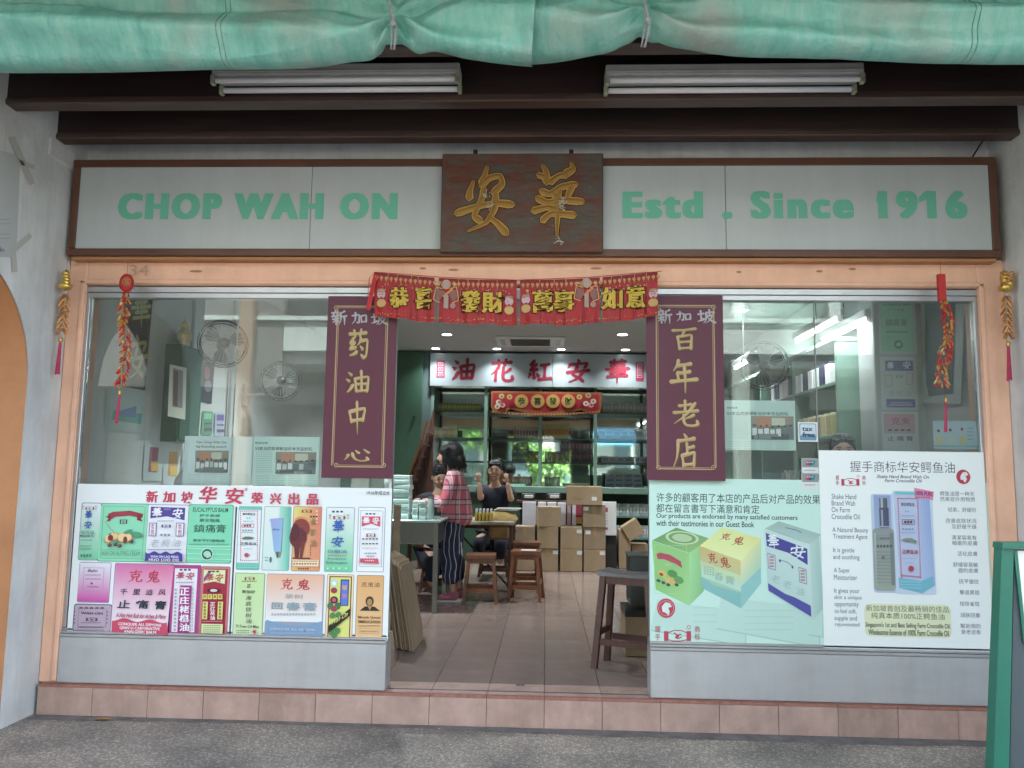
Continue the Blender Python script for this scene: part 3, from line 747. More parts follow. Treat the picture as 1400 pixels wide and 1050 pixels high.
def child_motif(a, cx, cy, s):
    a.disc(cx, cy, 6*s, 'c0a0a8', ry=6*s, n=12); a.disc(cx, cy-5*s, 6*s, 'a87858', ry=3*s, n=10); a.disc(cx-2*s, cy, .9*s, '402020', n=6); a.disc(cx+2*s, cy, .9*s, '402020', n=6)
    a.disc(cx, cy+12*s, 6.5*s, 'c09858', ry=6*s, n=12); a.disc(cx, cy+5*s, 2*s, 'b02020', n=8)
for ch, (x0,y0,x1,y1) in (('恭', (532,393,559,421)), ('喜', (567,392,590,422)), ('發', (629,397,657,427)), ('財', (659,399,689,428))):
    a = Art(Y=PY-.006, dz=.0003); a.text(ch, x0-1, y0-1, x1+1, y1+1, '4a1a08', bold=.06); a.text(ch, x0, y0, x1, y1, 'd8b822', bold=.04); W1(a, 'gold_character', M_foil)
for f_, q in ((man_motif, (610,398)), (child_motif, (521,402)), (child_motif, (696,412))): a = Art(Y=PY-.0085, dz=.0002); f_(a, *q, 1.0); W1(a, 'figure_motif', M_print)
t2, top2, W2, PY = pelmet(711, 903, 383, 371, 62, '', [738,758,774,798,824,836,850,868,884], 'right half of the red pelmet over the doorway reading 萬事如意', {798: 4, 884: 4})
for ch, (x0,y0,x1,y1) in (('萬', (728,397,757,428)), ('事', (756,396,785,427)), ('如', (822,393,851,423)), ('意', (856,390,882,421))):
    a = Art(Y=PY-.006, dz=.0003); a.text(ch, x0-1, y0-1, x1+1, y1+1, '4a1a08', bold=.06); a.text(ch, x0, y0, x1, y1, 'd8b822', bold=.04); W2(a, 'gold_character', M_foil)
for f_, q in ((man_motif, (802,396)), (child_motif, (893,402)), (child_motif, (719,410))): a = Art(Y=PY-.0085, dz=.0002); f_(a, *q, 1.0); W2(a, 'figure_motif', M_print)
tag(MB().tube([at(503,405,-.1), at(505,380,-.1), at(513,372,-.112), at(610,379.5,-.112), at(708,383,-.112), at(806,379,-.112), at(903,371,-.112), at(905,370,-.05)], .0022, 6).build('pelmet_string', M_red),
    'thin red string the two pelmets hang from', 'string')
tag(MB().add([at(511,374,-.10), at(516,376,-.11), at(506,425,-.11), at(500,422,-.10), at(511,374,-.108), at(516,376,-.118), at(506,425,-.118), at(500,422,-.108)], [(0,1,2,3), (7,6,5,4), (0,4,5,1), (2,6,7,3), (1,5,6,2), (0,3,7,4)]).build('loose_ribbon', M_red),
    'narrow red ribbon hanging slanted at the left end of the pelmet', 'ribbon')

# ================================================================== HANGING FIRECRACKER ORNAMENTS
def cracker(mb, p, d, L, r, col):
    d = Vector(d).normalized(); mb.tube([p, p+d*L*.12, p+d*L*.88, p+d*L], [r*.8, r, r, r*.7], 6, col=col)
def small_ornament(px, yt, Y, lab, ring=False):
    t = thing('firecracker_ornament', lab, 'ornament', at(px, yt+150, Y), group='small gold and red ornaments at the wall ends')
    c = at(px, yt, Y); top = c + Vector((0,0,.14)); s = .0041
    MB().tube([top, c], .0012, 5).build('string', M_red, t)
    g = MB()
    for i in range(5): g.lathe([(.001,-.022), (.016,-.016), (.021,0), (.013,.012), (.002,.02)], c+Vector((random.uniform(-.014,.014), -.004*i, -.016-.018*i+.01)), 10)
    g.lathe([(.004,-.03), (.03,-.02), (.036,.0), (.02,.016), (.004,.02)], c+Vector((0,0,-.075)), 14)
    g.build('ingot', M_gold, t, smooth=True)
    if ring:
        q = MB()
        for j_ in range(4): q.tube([c+Vector(((.034-.004*j_)*math.cos(a_*.35), -.02-.004*math.sin(a_), -.012-.018*j_+.012*math.sin(a_*.35*2))) for a_ in range(19)], .0045, 6)
        q.build('red_coil', M_redgold, t, smooth=True)
    k = MB(); kg = MB(); z = -.125
    for r_ in range(7):
        for s_ in (-1, 1):
            for q in range(2):
                p = c+Vector((s_*.004, (q-.5)*.014, z))
                cracker(k if (r_+q) % 3 else kg, p, (s_*(.55+.1*q), random.uniform(-.2,.2), -1), .042, .0062, None)
        z -= .032
    k.build('firecrackers', M_redgold, t); kg.build('gold_firecrackers', mat('dull_orange_gold', (.45,.20,.07), .35, metal=.4, var=.5, vscale=90) if 'dull_orange_gold' not in bpy.data.materials else bpy.data.materials['dull_orange_gold'], t)
    MB().lathe([(.004,-.012), (.011,-.006), (.011,.012), (.004,.018)], c+Vector((-.004,0,z-.035)), 10).build('bead', M_gold, t, smooth=True)
    a = MB()
    for i in range(14):
        an = i*.45; a.tube([c+Vector((-.004+.004*math.cos(an), .004*math.sin(an), z-.04)), c+Vector((-.008+.008*math.cos(an)*1.4, .008*math.sin(an), z-.22+random.uniform(-.006,.006)))], .0028, 5)
    a.build('tassel', M_crim, t)
M_redgold = mat('red_gold_paper', (.42,.10,.05), .35, metal=.3, var=.7, vscale=90, col2=(.65,.42,.12))
M_crim = mat('crimson_tassel', (.42,.02,.08), .6, var=.2, vscale=60)
small_ornament(91, 372, -.15, 'small gold headed ornament with red tassel hanging against the left white wall')
small_ornament(1374, 373, -.15, 'small gold headed ornament with red tassel hanging against the right white wall', True)
def long_ornament(px, yt, bend, kind, lab):
    Y = -.14; t = thing('firecracker_string', lab, 'ornament', at(px, yt+200, Y), group='long firecracker strings before the windows')
    P = lambda x, y: at(x, y, Y)
    if kind == 'disc':
        c = P(173, 387); hd = MB()
        hd.lathe([(.001,-.02), (.03,-.018), (.038,-.008), (.038,.008), (.03,.018), (.001,.02)], (0,0,0), 20, M=Matrix.Translation(c) @ Matrix.Rotation(R(90), 4, 'X') @ Matrix.Scale(1.35, 4, (0,1,0)))
        hd.build('lantern_disc', M_red, t, smooth=True)
        a = Art(Y=Y-.0205); a.disc(173, 385, 6, 'c08a48', n=14); a.disc(173,385,4.6,'b03028', n=14); a.text('福', 169.5, 381, 176.5, 389, 'd0a058'); a.build('emblem', M_foil, t)
        MB().tube([c+Vector((0,0,.14)), c+Vector((0,0,.05))], .0012, 5).build('string', M_red, t)
    else:
        c = P(1287, 390); MB().bbox(c.x-.019, c.x+.019, Y-.012, Y+.012, P(0,406).z+.0, P(1287,375).z, .002).build('red_block', M_red, t)
        MB().tube([c+Vector((0,0,.13)), c+Vector((0,0,.06))], .0012, 5).build('string', M_red, t)
    k = MB(); g = MB(); w_ = MB()
    N = 34
    for i in range(N):
        f = i/(N-1)
        for j in range(5):
            x, y, sp = bend(f)
            p = P(x, y); ang = random.uniform(0, 6.28); rr = .013*sp
            p = p + Vector((math.cos(ang)*rr, math.sin(ang)*rr*.8, random.uniform(-.008,.008)))
            d = (math.cos(ang)*.7, math.sin(ang)*.5, -1+random.uniform(-.3,.3))
            random.choice((k, k, g, w_ if j < 2 else k)).__class__
            cracker(random.choice((k, k, k, g, w_, w_)), p, d, random.uniform(.018,.026), .0045, None)
    k.build('red_firecrackers', M_red, t, kind='stuff'); g.build('gold_firecrackers', M_gold, t, kind='stuff'); w_.build('pale_firecrackers', M_redgold, t, kind='stuff')
    x, y, sp = bend(1); e = P(x, y)
    yt2 = 535 if kind == 'disc' else 545
    q = P(x if kind == 'disc' else 1293, yt2)
    MB().tube([e, q], .001, 5).build('thread', M_red, t)
    MB().lathe([(.003,-.02), (.007,-.016), (.007,.0), (.003,.006)], q, 8).build('bead', M_gold, t)
    a = MB()
    for i in range(10):
        an = i*.63; a.tube([q+Vector((.003*math.cos(an), .003*math.sin(an), -.018)), q+Vector((-.008+.006*math.cos(an), .006*math.sin(an), -.17+random.uniform(-.006,.006)))], .0026, 5)
    a.build('tassel', M_crim, t)
def bL(f):
    y = 400+f*125; x = 174-8*f - 3*math.sin(f*7)
    return x, y, (1.0+.5*math.sin(f*9)**2)
def bR(f):
    y = 408+f*118; x = 1290+6*math.sin(f*5)+3*f
    return x, y, (1.0+.7*math.sin(f*8)**2)*(1.2 if f > .6 else .9)
long_ornament(170, 400, bL, 'disc', 'long string of firecrackers under a red disc before the left window')
long_ornament(1290, 405, bR, 'block', 'long string of firecrackers under a red block before the right window')

# ================================================================== FLUORESCENT FIXTURES under the arcade
def tube_fixture(x0, x1, lab):
    A = at(x0, 105, -.79).x; B = at(x1, 105, -.79).x; zt = at((x0+x1)/2, 86, -.80).z; z1 = at((x0+x1)/2, 101, -.80).z; zt1 = at((x0+x1)/2, 105.5, -.80).z
    t = thing('tube_light', lab, 'lamp', ((A+B)/2, -.74, z1), group='unlit twin tube lamps under the arcade beams')
    MB().bbox(A, B, -.80, -.68, z1, zt, .005).build('housing', M_fix, t)
    MB().bbox(A+.004, B-.004, -.806, -.801, z1+.012, z1+.020, .001).build('ridge', M_fix, t)
    for yy in (-.792, -.690):
        MB().tube([(A+.02, yy, zt1-.008), (B-.02, yy, zt1-.008)], .0135, 12).build('tube', M_tube, t, smooth=True)
        for e in (A, B): MB().bbox(e-.002 if e == A else e-.018, e+.018 if e == A else e+.002, yy-.016, yy+.016, zt1-.03, z1-.001, .003).build('lamp_holder', M_holder, t)
M_holder = mat('aged_lamp_holder', (.30,.33,.22), .5, var=.5, vscale=30)
tube_fixture(290, 628, 'left unlit twin tube lamp with aged green end caps')
tube_fixture(828, 1181, 'right unlit twin tube lamp beside the second tarpaulin tie')
tag(MB().tube([at(1330,214,-.03), at(1341,196,-.12), at(1352,183,-.24), at(1364,176,-.245)], .005, 6).build('loose_cable', M_black), 'short black cable rising from the sign to the beam at right', 'cable')

# fallen leaf and crumbs of litter at the foot of the step
v = Vector((-2.30, -.12, .004)); lf_ = MB(); lf_.add([v+Vector((x_*.05, y_*.02, z_)) for x_, y_, z_ in ((-1,0,.0),(-.4,-.8,.004),(.5,-.6,.006),(1.1,0,.001),(.5,.7,.008),(-.4,.8,.003))], [(0,1,2,3,4,5)]).build('leaf_blade', mat('dry_leaf', (.34,.16,.05), .7, var=.4, vscale=60), tag(thing('fallen_leaf', 'dry orange brown leaf on the pavement at the foot of the left step', 'leaf', v)))
rg = random.Random(11); lt = MB()
for i in range(70):
    p_ = Vector((rg.uniform(-2.6,2.3), -.075-abs(rg.gauss(0,.16)), .001)); sz_ = rg.uniform(.002,.007); a_ = rg.uniform(0,6.3)
    lt.add([p_+Vector((math.cos(a_+k*1.6)*sz_, math.sin(a_+k*1.6)*sz_*.6, .001+.001*(k%2))) for k in range(4)], [(0,1,2,3)], lin(rg.choice(('c8c0a8','5a4632','8a7050','e0dcd0'))))
lt.build('litter', M_print, kind='stuff')

M_seam = mat('seam_thread', (.13,.29,.24), .7, var=.3, vscale=60)
# smoother dark mortar run along the foot of the step
rg = random.Random(3); n_ = 60; vs_ = []
for i in range(n_+1): x_ = SX0+(SX1-SX0)*i/n_; vs_ += [(x_, -.061, .0022), (x_, -.125-.03*math.sin(x_*1.3)-rg.uniform(0,.022), .0012)]
MB().add(vs_, [(2*i, 2*i+1, 2*i+3, 2*i+2) for i in range(n_)]).build('pavement_mortar_strip', mat('soiled_mortar', (.155,.15,.145), .75, var=.4, vscale=9, bump=.2, bscale=70), kind='structure')
rg = random.Random(11)

# ================================================================== TARPAULIN
def tarp():
    t = thing('tarpaulin_awning', 'faded sea green tarpaulin rolled up and tied along the top', 'awning', (0,-1.25,3.0))
    ties = [at(541, 40, -1.3).x, at(880, 40, -1.3).x]
    seam = at(728, 40, -1.3).x
    def surf(x0, x1, drop, fwd, seed, name, flap=False):
        n = int((x1-x0)/.010); m = 84; vs = []; fs = []
        rnd = random.Random(seed)
        for i in range(n+1):
            x = x0+(x1-x0)*i/n
            pin = sum(math.exp(-((x-tx)/.17)**2) for tx in ties); pinb = sum(math.exp(-abs(x-tx)/.34) for tx in ties)
            sgn = x-min(ties, key=lambda q: abs(q-x))
            Rr = .115*(1-.5*pin) + .010*math.sin(x*2.3+1)
            zb = 2.992 + .085*min(1, pinb)**2.2 + .012*math.sin(x*1.9+.6) - drop - .02*max(0, min(1, (-x-1.3)/1.5)) - .012*max(0, min(1, (x-1.2)/1.5))
            for j in range(m+1):
                f = j/m
                zc = zb+Rr
                if f < .62:
                    th = R(-140+f/.62*212); y = -1.27 - Rr*math.cos(th); z = zc + Rr*1.05*math.sin(th)
                else:
                    g = (f-.62)/.38; th = R(72); y = -1.27 - Rr*math.cos(th) + .05*g - .03*math.sin(g*3.1); z = zc + Rr*1.05*math.sin(th) + g*.42
                # folds radiating from the ties
                for tx in ties:
                    dx = x-tx; a = abs(dx)
                    if a < .75:
                        zc = zb+.115; ang = math.atan2(z-zc, a+.03)
                        amp = .030*math.exp(-a/.27)*(min(1, a/.05))
                        y += amp*math.sin(ang*7+(2.1 if dx > 0 else .5)+tx) + amp*.6*math.sin(ang*12+tx*5+(1 if dx > 0 else 0))
                # long slack creases
                y -= .028*math.sin(z*30+x*2.6+seed+.8*math.sin(x*1.7))*math.exp(-((z-3.08)/.12)**2)*(1-.6*pin)
                y -= .014*math.sin(x*4.3+z*23+seed*2)*(.4+.6*math.sin(x*1.3)**2)
                # left hand fold: a pocket with a sharp lip
                if x < -1.75:
                    k = min(1, (-1.75-x)/.16); lip = 3.185+.012*(x+2.6)
                    d = z-lip
                    if -.05 < d < .0: y -= .040*k*(1+d/.05)
                    elif 0 <= d < .05: y += .030*k*(1-d/.05)
                # sharp small creases in the cloth
                cr = abs(math.sin(x*9.1+z*31+2.2*math.sin(x*3.3+z*7)))**.5; y += .006*cr*(.3+.7*math.sin(x*2.7+z*11+seed)**2)
                cr = abs(math.sin(x*3.7-z*17+1.7*math.sin(x*1.9)))**.35; y += .010*cr
                xx = x
                if flap:   # the loose end hangs straight and slants back
                    k = max(0, min(1, (x-(x1-.34))/.34)); xx = x+k*.26*(z-3.02)*.3; z = z-.045*k*max(0, 1-(z-zb)/.3); y -= .03*k
                vs.append(Vector((xx, y-fwd, z)))
        for i in range(n):
            for j in range(m): a = i*(m+1)+j; fs.append((a, a+m+1, a+m+2, a+1))
        o = MB(); o.v = vs; o.f = fs; o.c = [(1,1,1)]*len(vs)
        for sx in (-1.33, 1.66):
            if x0 < sx < x1-.1:
                i = int((sx-x0)/(x1-x0)*n)
                for di in (0, 2): MB().tube([vs[(i+di)*(m+1)+j]+Vector((0,-.0012,0)) for j in range(6, m+1, 2)], .0016, 5, cap=False).build('stitched_seam', M_seam, t, smooth=True)
        return o.build(name, M_tarpc, t, smooth=True)
    surf(-3.35, seam+.0, .004, .012, 1, 'rolled_sheet', True); surf(seam-.02, 3.25, 0, 0, 2, 'rolled_sheet')
    # hem where the left sheet overlaps
    pass
    for tx in ties:
        c = MB(); c.tube([(tx+.012*math.sin(g*9), -1.27-.122*math.sin(R(25+g*125)), 3.012+.36*g) for g in [i/16 for i in range(17)]], .0055, 7)
        c.tube([(tx-.012+.01*math.sin(g*6), -1.268-.123*math.sin(R(25+g*125)), 3.014+.36*g) for g in [i/16 for i in range(17)]], .004, 7)
        c.lathe([(.003,-.016), (.013,-.008), (.013,.008), (.003,.016)], (tx+.006,-1.385,3.09), 8)
        c.build('tie_cord', M_cord, t, smooth=True)
    # stitched seams
    for sx in (at(392,60,-1.35).x, at(1000,60,-1.35).x, at(652,60,-1.35).x): pass
    MB().box(-3.4, 3.3, -1.22, -1.18, 3.16, 3.24).build('awning_rail', M_beam, t)
M_cord = mat('grey_cord', (.30,.31,.32), .7, var=.3, vscale=80)
tarp()

# ================================================================== POSTERS
def sheet(name, lab, q, Y, col, th=.0015, group=None, m=None, cat='poster'):
    """a flat sheet with thickness; q = photo corners TL TR BR BL"""
    P_ = [at(x, y, Y) for x, y in q]
    z0 = (P_[2].z+P_[3].z)/2; z1 = (P_[0].z+P_[1].z)/2; x0 = (P_[0].x+P_[3].x)/2; x1 = (P_[1].x+P_[2].x)/2
    t = thing(name, lab, cat, ((x0+x1)/2, Y, z0), group)
    MB().box(x0, x1, Y, Y+th, z0, z1, col=lin(col)).build('sheet', m or M_print, t)
    return t
RED = 'c03a58'; DK = '3c4850'
def handshake(a, x0, y0, x1, y1, c=RED, chars=True, reg=True):
    w = x1-x0; h = y1-y0; u = lambda f: x0+w*f; v = lambda f: y0+h*f
    a.rect(u(.20), v(.35), u(.30), v(1), c); a.rect(u(.70), v(.35), u(.80), v(1), c)
    a.line([(u(.30),v(.45)), (u(.42),v(.30)), (u(.58),v(.30)), (u(.70),v(.45))], h*.06, c)
    a.line([(u(.30),v(.92)), (u(.42),v(1.0)), (u(.58),v(1.0)), (u(.70),v(.92))], h*.06, c)
    a.line([(u(.42),v(.45)), (u(.50),v(.62)), (u(.58),v(.55))], h*.08, c); a.line([(u(.44),v(.75)), (u(.52),v(.85)), (u(.60),v(.72))], h*.07, c)
    a.disc(u(.5), v(.68), w*.04, c, n=8)
    if chars:
        for ch, fx, fy in (('握',0,.0), ('手',0,.52), ('商',.88,.0), ('标',.88,.52)): a.text(ch, u(fx), v(fy), u(fx+.12), v(fy+.42), c, bold=.0)
    if reg: a.ring(u(.75), v(.08), h*.13, h*.03, c, 12)
def tiny(a, x0, x1, y, c, h=1.6, n=None, gap=.35):
    """a line of print too small to read"""
    n = n or max(3, int((x1-x0)/2.2)); w = (x1-x0)/n
    for i in range(n):
        a.k -= .97; a.rect(x0+i*w, y-h/2, x0+(i+1)*w-w*gap, y+h/2, c)
    a.k = math.ceil(a.k)

# ---- big white product poster on the left window
LP = sheet('product_poster', 'white poster with rows of product packs covering the left window foot', ((106,661),(535,668),(531,880),(92,863)), -.022, 'e3ebeb')
PYL = -.0222
def pic(lab=None): return Art(Y=PYL)
a = Art(Y=PYL)
for ch, b in zip('新加坡', ((200,671,216,687), (223,672,240,687), (248,672,264,688))): a.text(ch, *b, 'cc3456', bold=.035)
a.text('华', 273, 665, 297, 688, 'cc3456', bold=.03, shear=.12); a.text('安', 309, 667, 333, 689, 'cc3456', bold=.03, shear=.12); a.text('®', 335, 667, 339, 671, 'cc3456')
for ch, b in zip('荣兴出品', ((344,673,360,688), (370,674,385,689), (395,674,410,690), (420,675,436,690))): a.text(ch, *b, 'cc3456', bold=.035)
a.text('1916年成立®', 502, 671, 533, 676.5, DK, bold=.01)
a.build_split('title_character', M_print, LP)
a = Art(Y=PYL); a.rect(317.6, 692, 319.8, 870, '3c3f55'); a.build('divider_line', M_print, LP)
def pk(name='product_picture'): return Art(Y=PYL)
def fin(a, lab): a.build('product_picture', M_print, LP, label=lab)
BRD = '8d8fa5'
a = pk(); a.rrect(109,687,137,766,BRD); a.rrect(110,688,136,765,'d9e6e6','6ecf9f'); handshake(a,113,691,133,697,'a04050',reg=False); a.brush('華',117,698,127,710,'3d62b8',wid=15); a.brush('安',116,712,127,723,'3d62b8',wid=15)
a.text('驱风油',112,725,130,730,'5aa090'); a.text('MEDICATED OIL',111,731,130,734,'2b4f6a',bold=.02); tiny(a,112,128,738,'4f9f8a'); tiny(a,111,127,746,'4f9f8a'); tiny(a,111,127,750,'4f9f8a'); tiny(a,112,128,759,'3d7f6f',3,4); fin(a,'tall white and green pack')
a = pk(); a.rrect(135,688,202,768,'5c9a86'); a.rrect(136,689,201,767,'83dbb2'); a.frame(139.5,692,197,764,'5fae90',.6)
a.poly([(148,703),(155,700),(178,698),(196,702),(194,708),(178,705),(158,707),(150,712)],'a33348'); a.poly([(145,706),(152,704),(152,712),(146,713),(149,709)],'8a2838'); a.poly([(188,703),(196,705),(193,709),(196,713),(188,711)],'8a2838')
handshake(a,161,707,178,716,'6b4450',False,False)
a.disc(157,735,9,'4f9f7c',ry=5,rot=.6); a.disc(188,731,9,'4b9b74',ry=4,rot=.15); a.disc(176,727,7,'4b9b74',ry=2.4,rot=-.4)
for x,y,r_ in ((150,737,6),(158,733,6),(169,735,7),(177,735,6)): a.disc(x,y,r_*1.02,'b98f58',ry=r_*.95); a.disc(x-.5,y-.7,r_*.85,'ecc98c',ry=r_*.8)
a.disc(153,735,3.6,'8f2430',ry=4.2); a.disc(173,738,2.8,'7a4028',ry=5)
for x,y in ((152,745),(160,744),(166,746),(182,740)): a.disc(x,y,3,'5b3a40',ry=2.6); a.disc(x-.7,y-.7,1.2,'8a6468')
a.line([(146,713),(155,724),(160,730)],.5,'a33348'); a.rect(140,751,194,751.5,'4f8f78'); a.text('WAH ON NUTMEG CREAM',141,753,194,759,'4a8a74',bold=0); fin(a,'square green nutmeg cream pack')
a = pk(); a.rrect(199.5,689.5,257,769,'8f86b8'); a.rrect(200.5,690.5,256,768,'e2e6ec',r=2); a.poly([(206,693),(253,694),(253,711),(229,706),(206,709)],'53469c')
a.brush('華',208,694,222,708,'eef0f2',wid=15); a.brush('安',236,695,251,709,'eef0f2',wid=15); a.text('新加坡',225,695,234,697.5,'b0a8d8')
for x0,x1 in ((204.5,214.5),(241.5,252.5)): a.rect(x0,714.5,x1,733,'53469c'); a.rect(x0+.9,715.4,x1-.9,732.1,'dfe2ea'); [a.text('香港總行'[i:i+1],x0+3,716.5+i*4,x1-3,719.7+i*4,RED) for i in range(4)]
handshake(a,218,715,239,721,'50407a',False,False); tiny(a,217,240,712,'7a76a0',1); tiny(a,221,236,731,'7f88a0',2.6,3)
for ch,x in zip('老楓油',(208,223,238)): a.text(ch,x,737,x+11,747,'8f94a2',bold=-.01,shear=.3)
tiny(a,204,250,751,'60608a',1.2); a.poly([(201,757)]+[(201+i*2.5,755+1.6*math.sin(i*1.0)) for i in range(21)]+[(252,767),(200.5,767)],'4a3f9a')
a.text('WAH ON LAO FENG',208,759,246,762.2,'e8e8f0',bold=.02); a.text('HUO LUO OIL',206,763,248,767,'e8e8f0',bold=.03,sp=1.15); fin(a,'white and purple balm oil pack')
a = pk(); a.rrect(255.5,689.5,318,770,'5c9a86'); a.rrect(256.5,690.5,317,769,'74d8ae'); a.text('EUCALYPTUS BALM',264,694,312,700,'2f4d50',bold=.01); a.text('握手商標',273,703,301,707,'44736a'); a.text('華安驅風',273,709,301,714,'44736a')
for ch,b in zip('鎮痛膏',((265,717,280,728),(281,717,295,728),(296,717,309,728))): a.text(ch,*b,'2c5552',bold=.0)
a.text('華安藥行廠制造',264,737,308,741,'44736a',bold=.01); tiny(a,259,314,744,'5aa890'); 
for y in (746.5,750,757,764): a.rect(257,y,316.5,y+.8,'b8efd8')
a.disc(284,757.5,8.5,'b8efd8'); a.disc(284,757.5,7.3,'2f5a54'); a.disc(284,757,5,'9fd8c0',ry=4); a.poly([(280,760),(288,755),(290,760),(285,763)],'9fd8c0'); fin(a,'green balm pack with 鎮痛膏')
a = pk(); a.rrect(324.5,692,356.5,779,'7ca7a4',r=2); a.rect(325.5,693,355.5,778,'5fc9b4'); a.rect(325.5,697,355.5,769,'dfe8ea'); 
for i in range(24): 
    for x in (328.5,351.5): a.k -= .97; a.rect(x,698+i*2.85,x+1.3,699.7+i*2.85,'d04a70')
for y in (698,765.5):
    for i in range(9): a.k -= .97; a.rect(328.5+i*2.8,y,330+i*2.8,y+1.3,'d04a70')
a.k=math.ceil(a.k)
a.text('華安鳄鱼油',332,701,349,704.5,'3f4f58'); tiny(a,337,344,708.5,'7fc7c0',2,2); tiny(a,333,348,712.5,'7fc7c0',1.2); a.frame(331,716,348,721,'c04a60',.6); tiny(a,334,345,718.5,'903040',2.4,3); tiny(a,332,347,725,'7fa8a8',2,4); tiny(a,331,348,728,'60a8a8',1)
a.poly([(331,736),(336,733.5),(343,733.5),(349,735),(346,737),(340,737.5),(334,737.5)],'6f7f70'); 
for ch,x in zip('正鳄鱼油',(329,335,341,346)): a.text(ch,x,741,x+5,745,'504858')
tiny(a,334,346,750,'8fc7c8',1); a.disc(338,758.5,3,'c24060'); a.poly([(337,759),(342,757),(340,762)],'c24060')
for y in (769,772,775): a.line([(325.5+i*3,y+.7*(i%2)) for i in range(11)],.5,'aee6da')
fin(a,'narrow white and teal crocodile oil pack')
a = pk(); a.rrect(359.5,692,397,780,'9aa8a6',r=2); a.rect(360.5,693,396,779,'dce9e4','c6e4dc'); a.rect(379,693,396,779,'cfe6de','9fdcc8'); 
a.put([(381,693),(396,693),(396,779),(377,779)],[(3,2,1,0)],[lin('9fdcc6'),lin('3fb59c'),lin('5cc7ae'),lin('cdeae0')])
a.poly([(371,710),(387,708),(386.5,754),(381,755.5),(377,754)],'6f8fa0'); a.poly([(369,709.5),(386,707.5),(385,754),(376,754)],None,['9aa8dc','8fb4e0','86c4dc','8ab4dc']); a.poly([(369,709.5),(386,707.5),(386,711),(369.5,713)],'a9a2e0')
a.text('wah on',373,722,382,725,'3f4470',bold=.02); a.poly([(376,754),(385,754),(384,762),(379,763)],'7d8f88'); a.poly([(378,755),(381,755),(381,762),(379,762)],'4f5f5a'); tiny(a,363,367,762,'5f7f7a',1.5,2); tiny(a,363,367,766,'5f7f7a',1.5,2); a.disc(370.5,765,1.6,'4f6f6a',ry=4); fin(a,'white to teal picture of a pale blue ointment tube')
a = pk(); a.rrect(399.5,692,439,781,'a98a70',r=2); a.put([(400.5,693),(438,693),(438,780),(400.5,780)],[(3,2,1,0)],[lin('d9d76a'),lin('e07a60'),lin('e09068'),lin('e8b878')])
handshake(a,408,695,431,701,'7a3a3a',False,False); a.disc(412,712,9,'e08a58',ry=6); a.disc(412,722,12,'8c3f3a',ry=13); a.disc(408,735,12,'6c3038',ry=14); a.disc(404,728,6,'5c2830',ry=12)
a.poly([(402,745),(410,745),(409,763),(404,763)],'6c3038'); a.poly([(411,742),(418,738),(414,763),(411,763)],'7a3a34'); a.rect(400.5,762,425,764,'7a3030')
a.rect(401,765,436,774,'e9d8b0'); tiny(a,402,435,767,'a06a40',1.4); tiny(a,402,435,770.5,'a0563c',2,9); tiny(a,408,424,777,'a04a38',2.2,5)
for i,ch in enumerate('金獅油'): a.text(ch,425,709+i*14,433,719+i*14,'8f7f4c',bold=.02)
for i in range(4): a.text('新',432.5,697+i*5,436,700.5+i*5,'f0d8c0')
tiny(a,425,436,706,'4c2a20',2.2,3)
for i in range(5): tiny(a,425,427,746+i*3,'603028',1.6,1)
fin(a,'yellow and orange pack with a lion')
a = pk(); a.rrect(444.5,693,484,782,'8aa5a8',r=2); a.rect(445.5,694,483,781,'dfe9e8','66cf9a'); tiny(a,454,471,699.5,'504858',2.4,3); handshake(a,450,703,478,710,'a04050'); a.brush('華',455,711,471,729,'3468b8',wid=15); a.brush('安',453,733,471,748,'3468b8',wid=15)
a.text('白樹油',449,751,475,756,'4a86a8',bold=.01); tiny(a,449,475,759,'b06a60',1.4); a.text('Eucalyptus',449,762,474,765.5,'2f6f86',bold=.01,shear=.2); a.text('Embrocation',447,767,476,770.5,'2f6f86',bold=.01,shear=.2); 
for x in (449,457,465,474): a.disc(x,776.5,1,'dff0e8',n=8)
fin(a,'white to green pack with blue 華安')
a = pk(); a.rrect(488.5,693,526,782,'9aa0ac',r=2); a.rect(489.5,694,525,781,'e6ecee'); a.frame(492,698,523,775,'8f9aa8',.6); tiny(a,500,515,702.5,'504858',2,3); a.poly([(495,706),(520,706),(520,720),(507.5,716),(495,720)],'d24a68'); a.brush('華',496,707,506,717,'f0e8ea',wid=17); a.brush('安',509,707,519,717,'f0e8ea',wid=17)
tiny(a,497,518,723,'a0a8b0',1); handshake(a,497,727,518,734,'a04050',False); tiny(a,496,519,736.5,'505868',1.8,5); tiny(a,496,519,743,'505868',1.8,5); tiny(a,496,518,749,'c07080',1); tiny(a,499,516,756,'707888',1.6); tiny(a,502,513,760,'707888',1.4)
a.poly([(493,763)]+[(493+i*1.9,762.5+1.2*(i%2)) for i in range(14)]+[(519,770),(493,769)],'d24a68'); tiny(a,500,513,766,'f0d8dc',1.3); fin(a,'white pack with a red banner')
a = pk(); a.rrect(107,768.5,151,824,'9a8fa8',r=2); a.put([(108,769.5),(150,769.5),(150,823),(107,822)],[(3,2,1,0)],[lin('dfe3ea'),lin('dfe3ea'),lin('cf3fa6'),lin('cf3fa6')]); a.frame(114,776,142,808,'b090b8',.5); a.text('Balm',121,778,134,782,'7a6a8a',shear=.4); tiny(a,117,139,786,'9a80a0',1); tiny(a,117,139,791.5,'8a7090',1); a.disc(126,797.5,1.6,'7a5080',n=8); tiny(a,120,136,802,'9a6aa0',1.6); fin(a,'small white to magenta label')
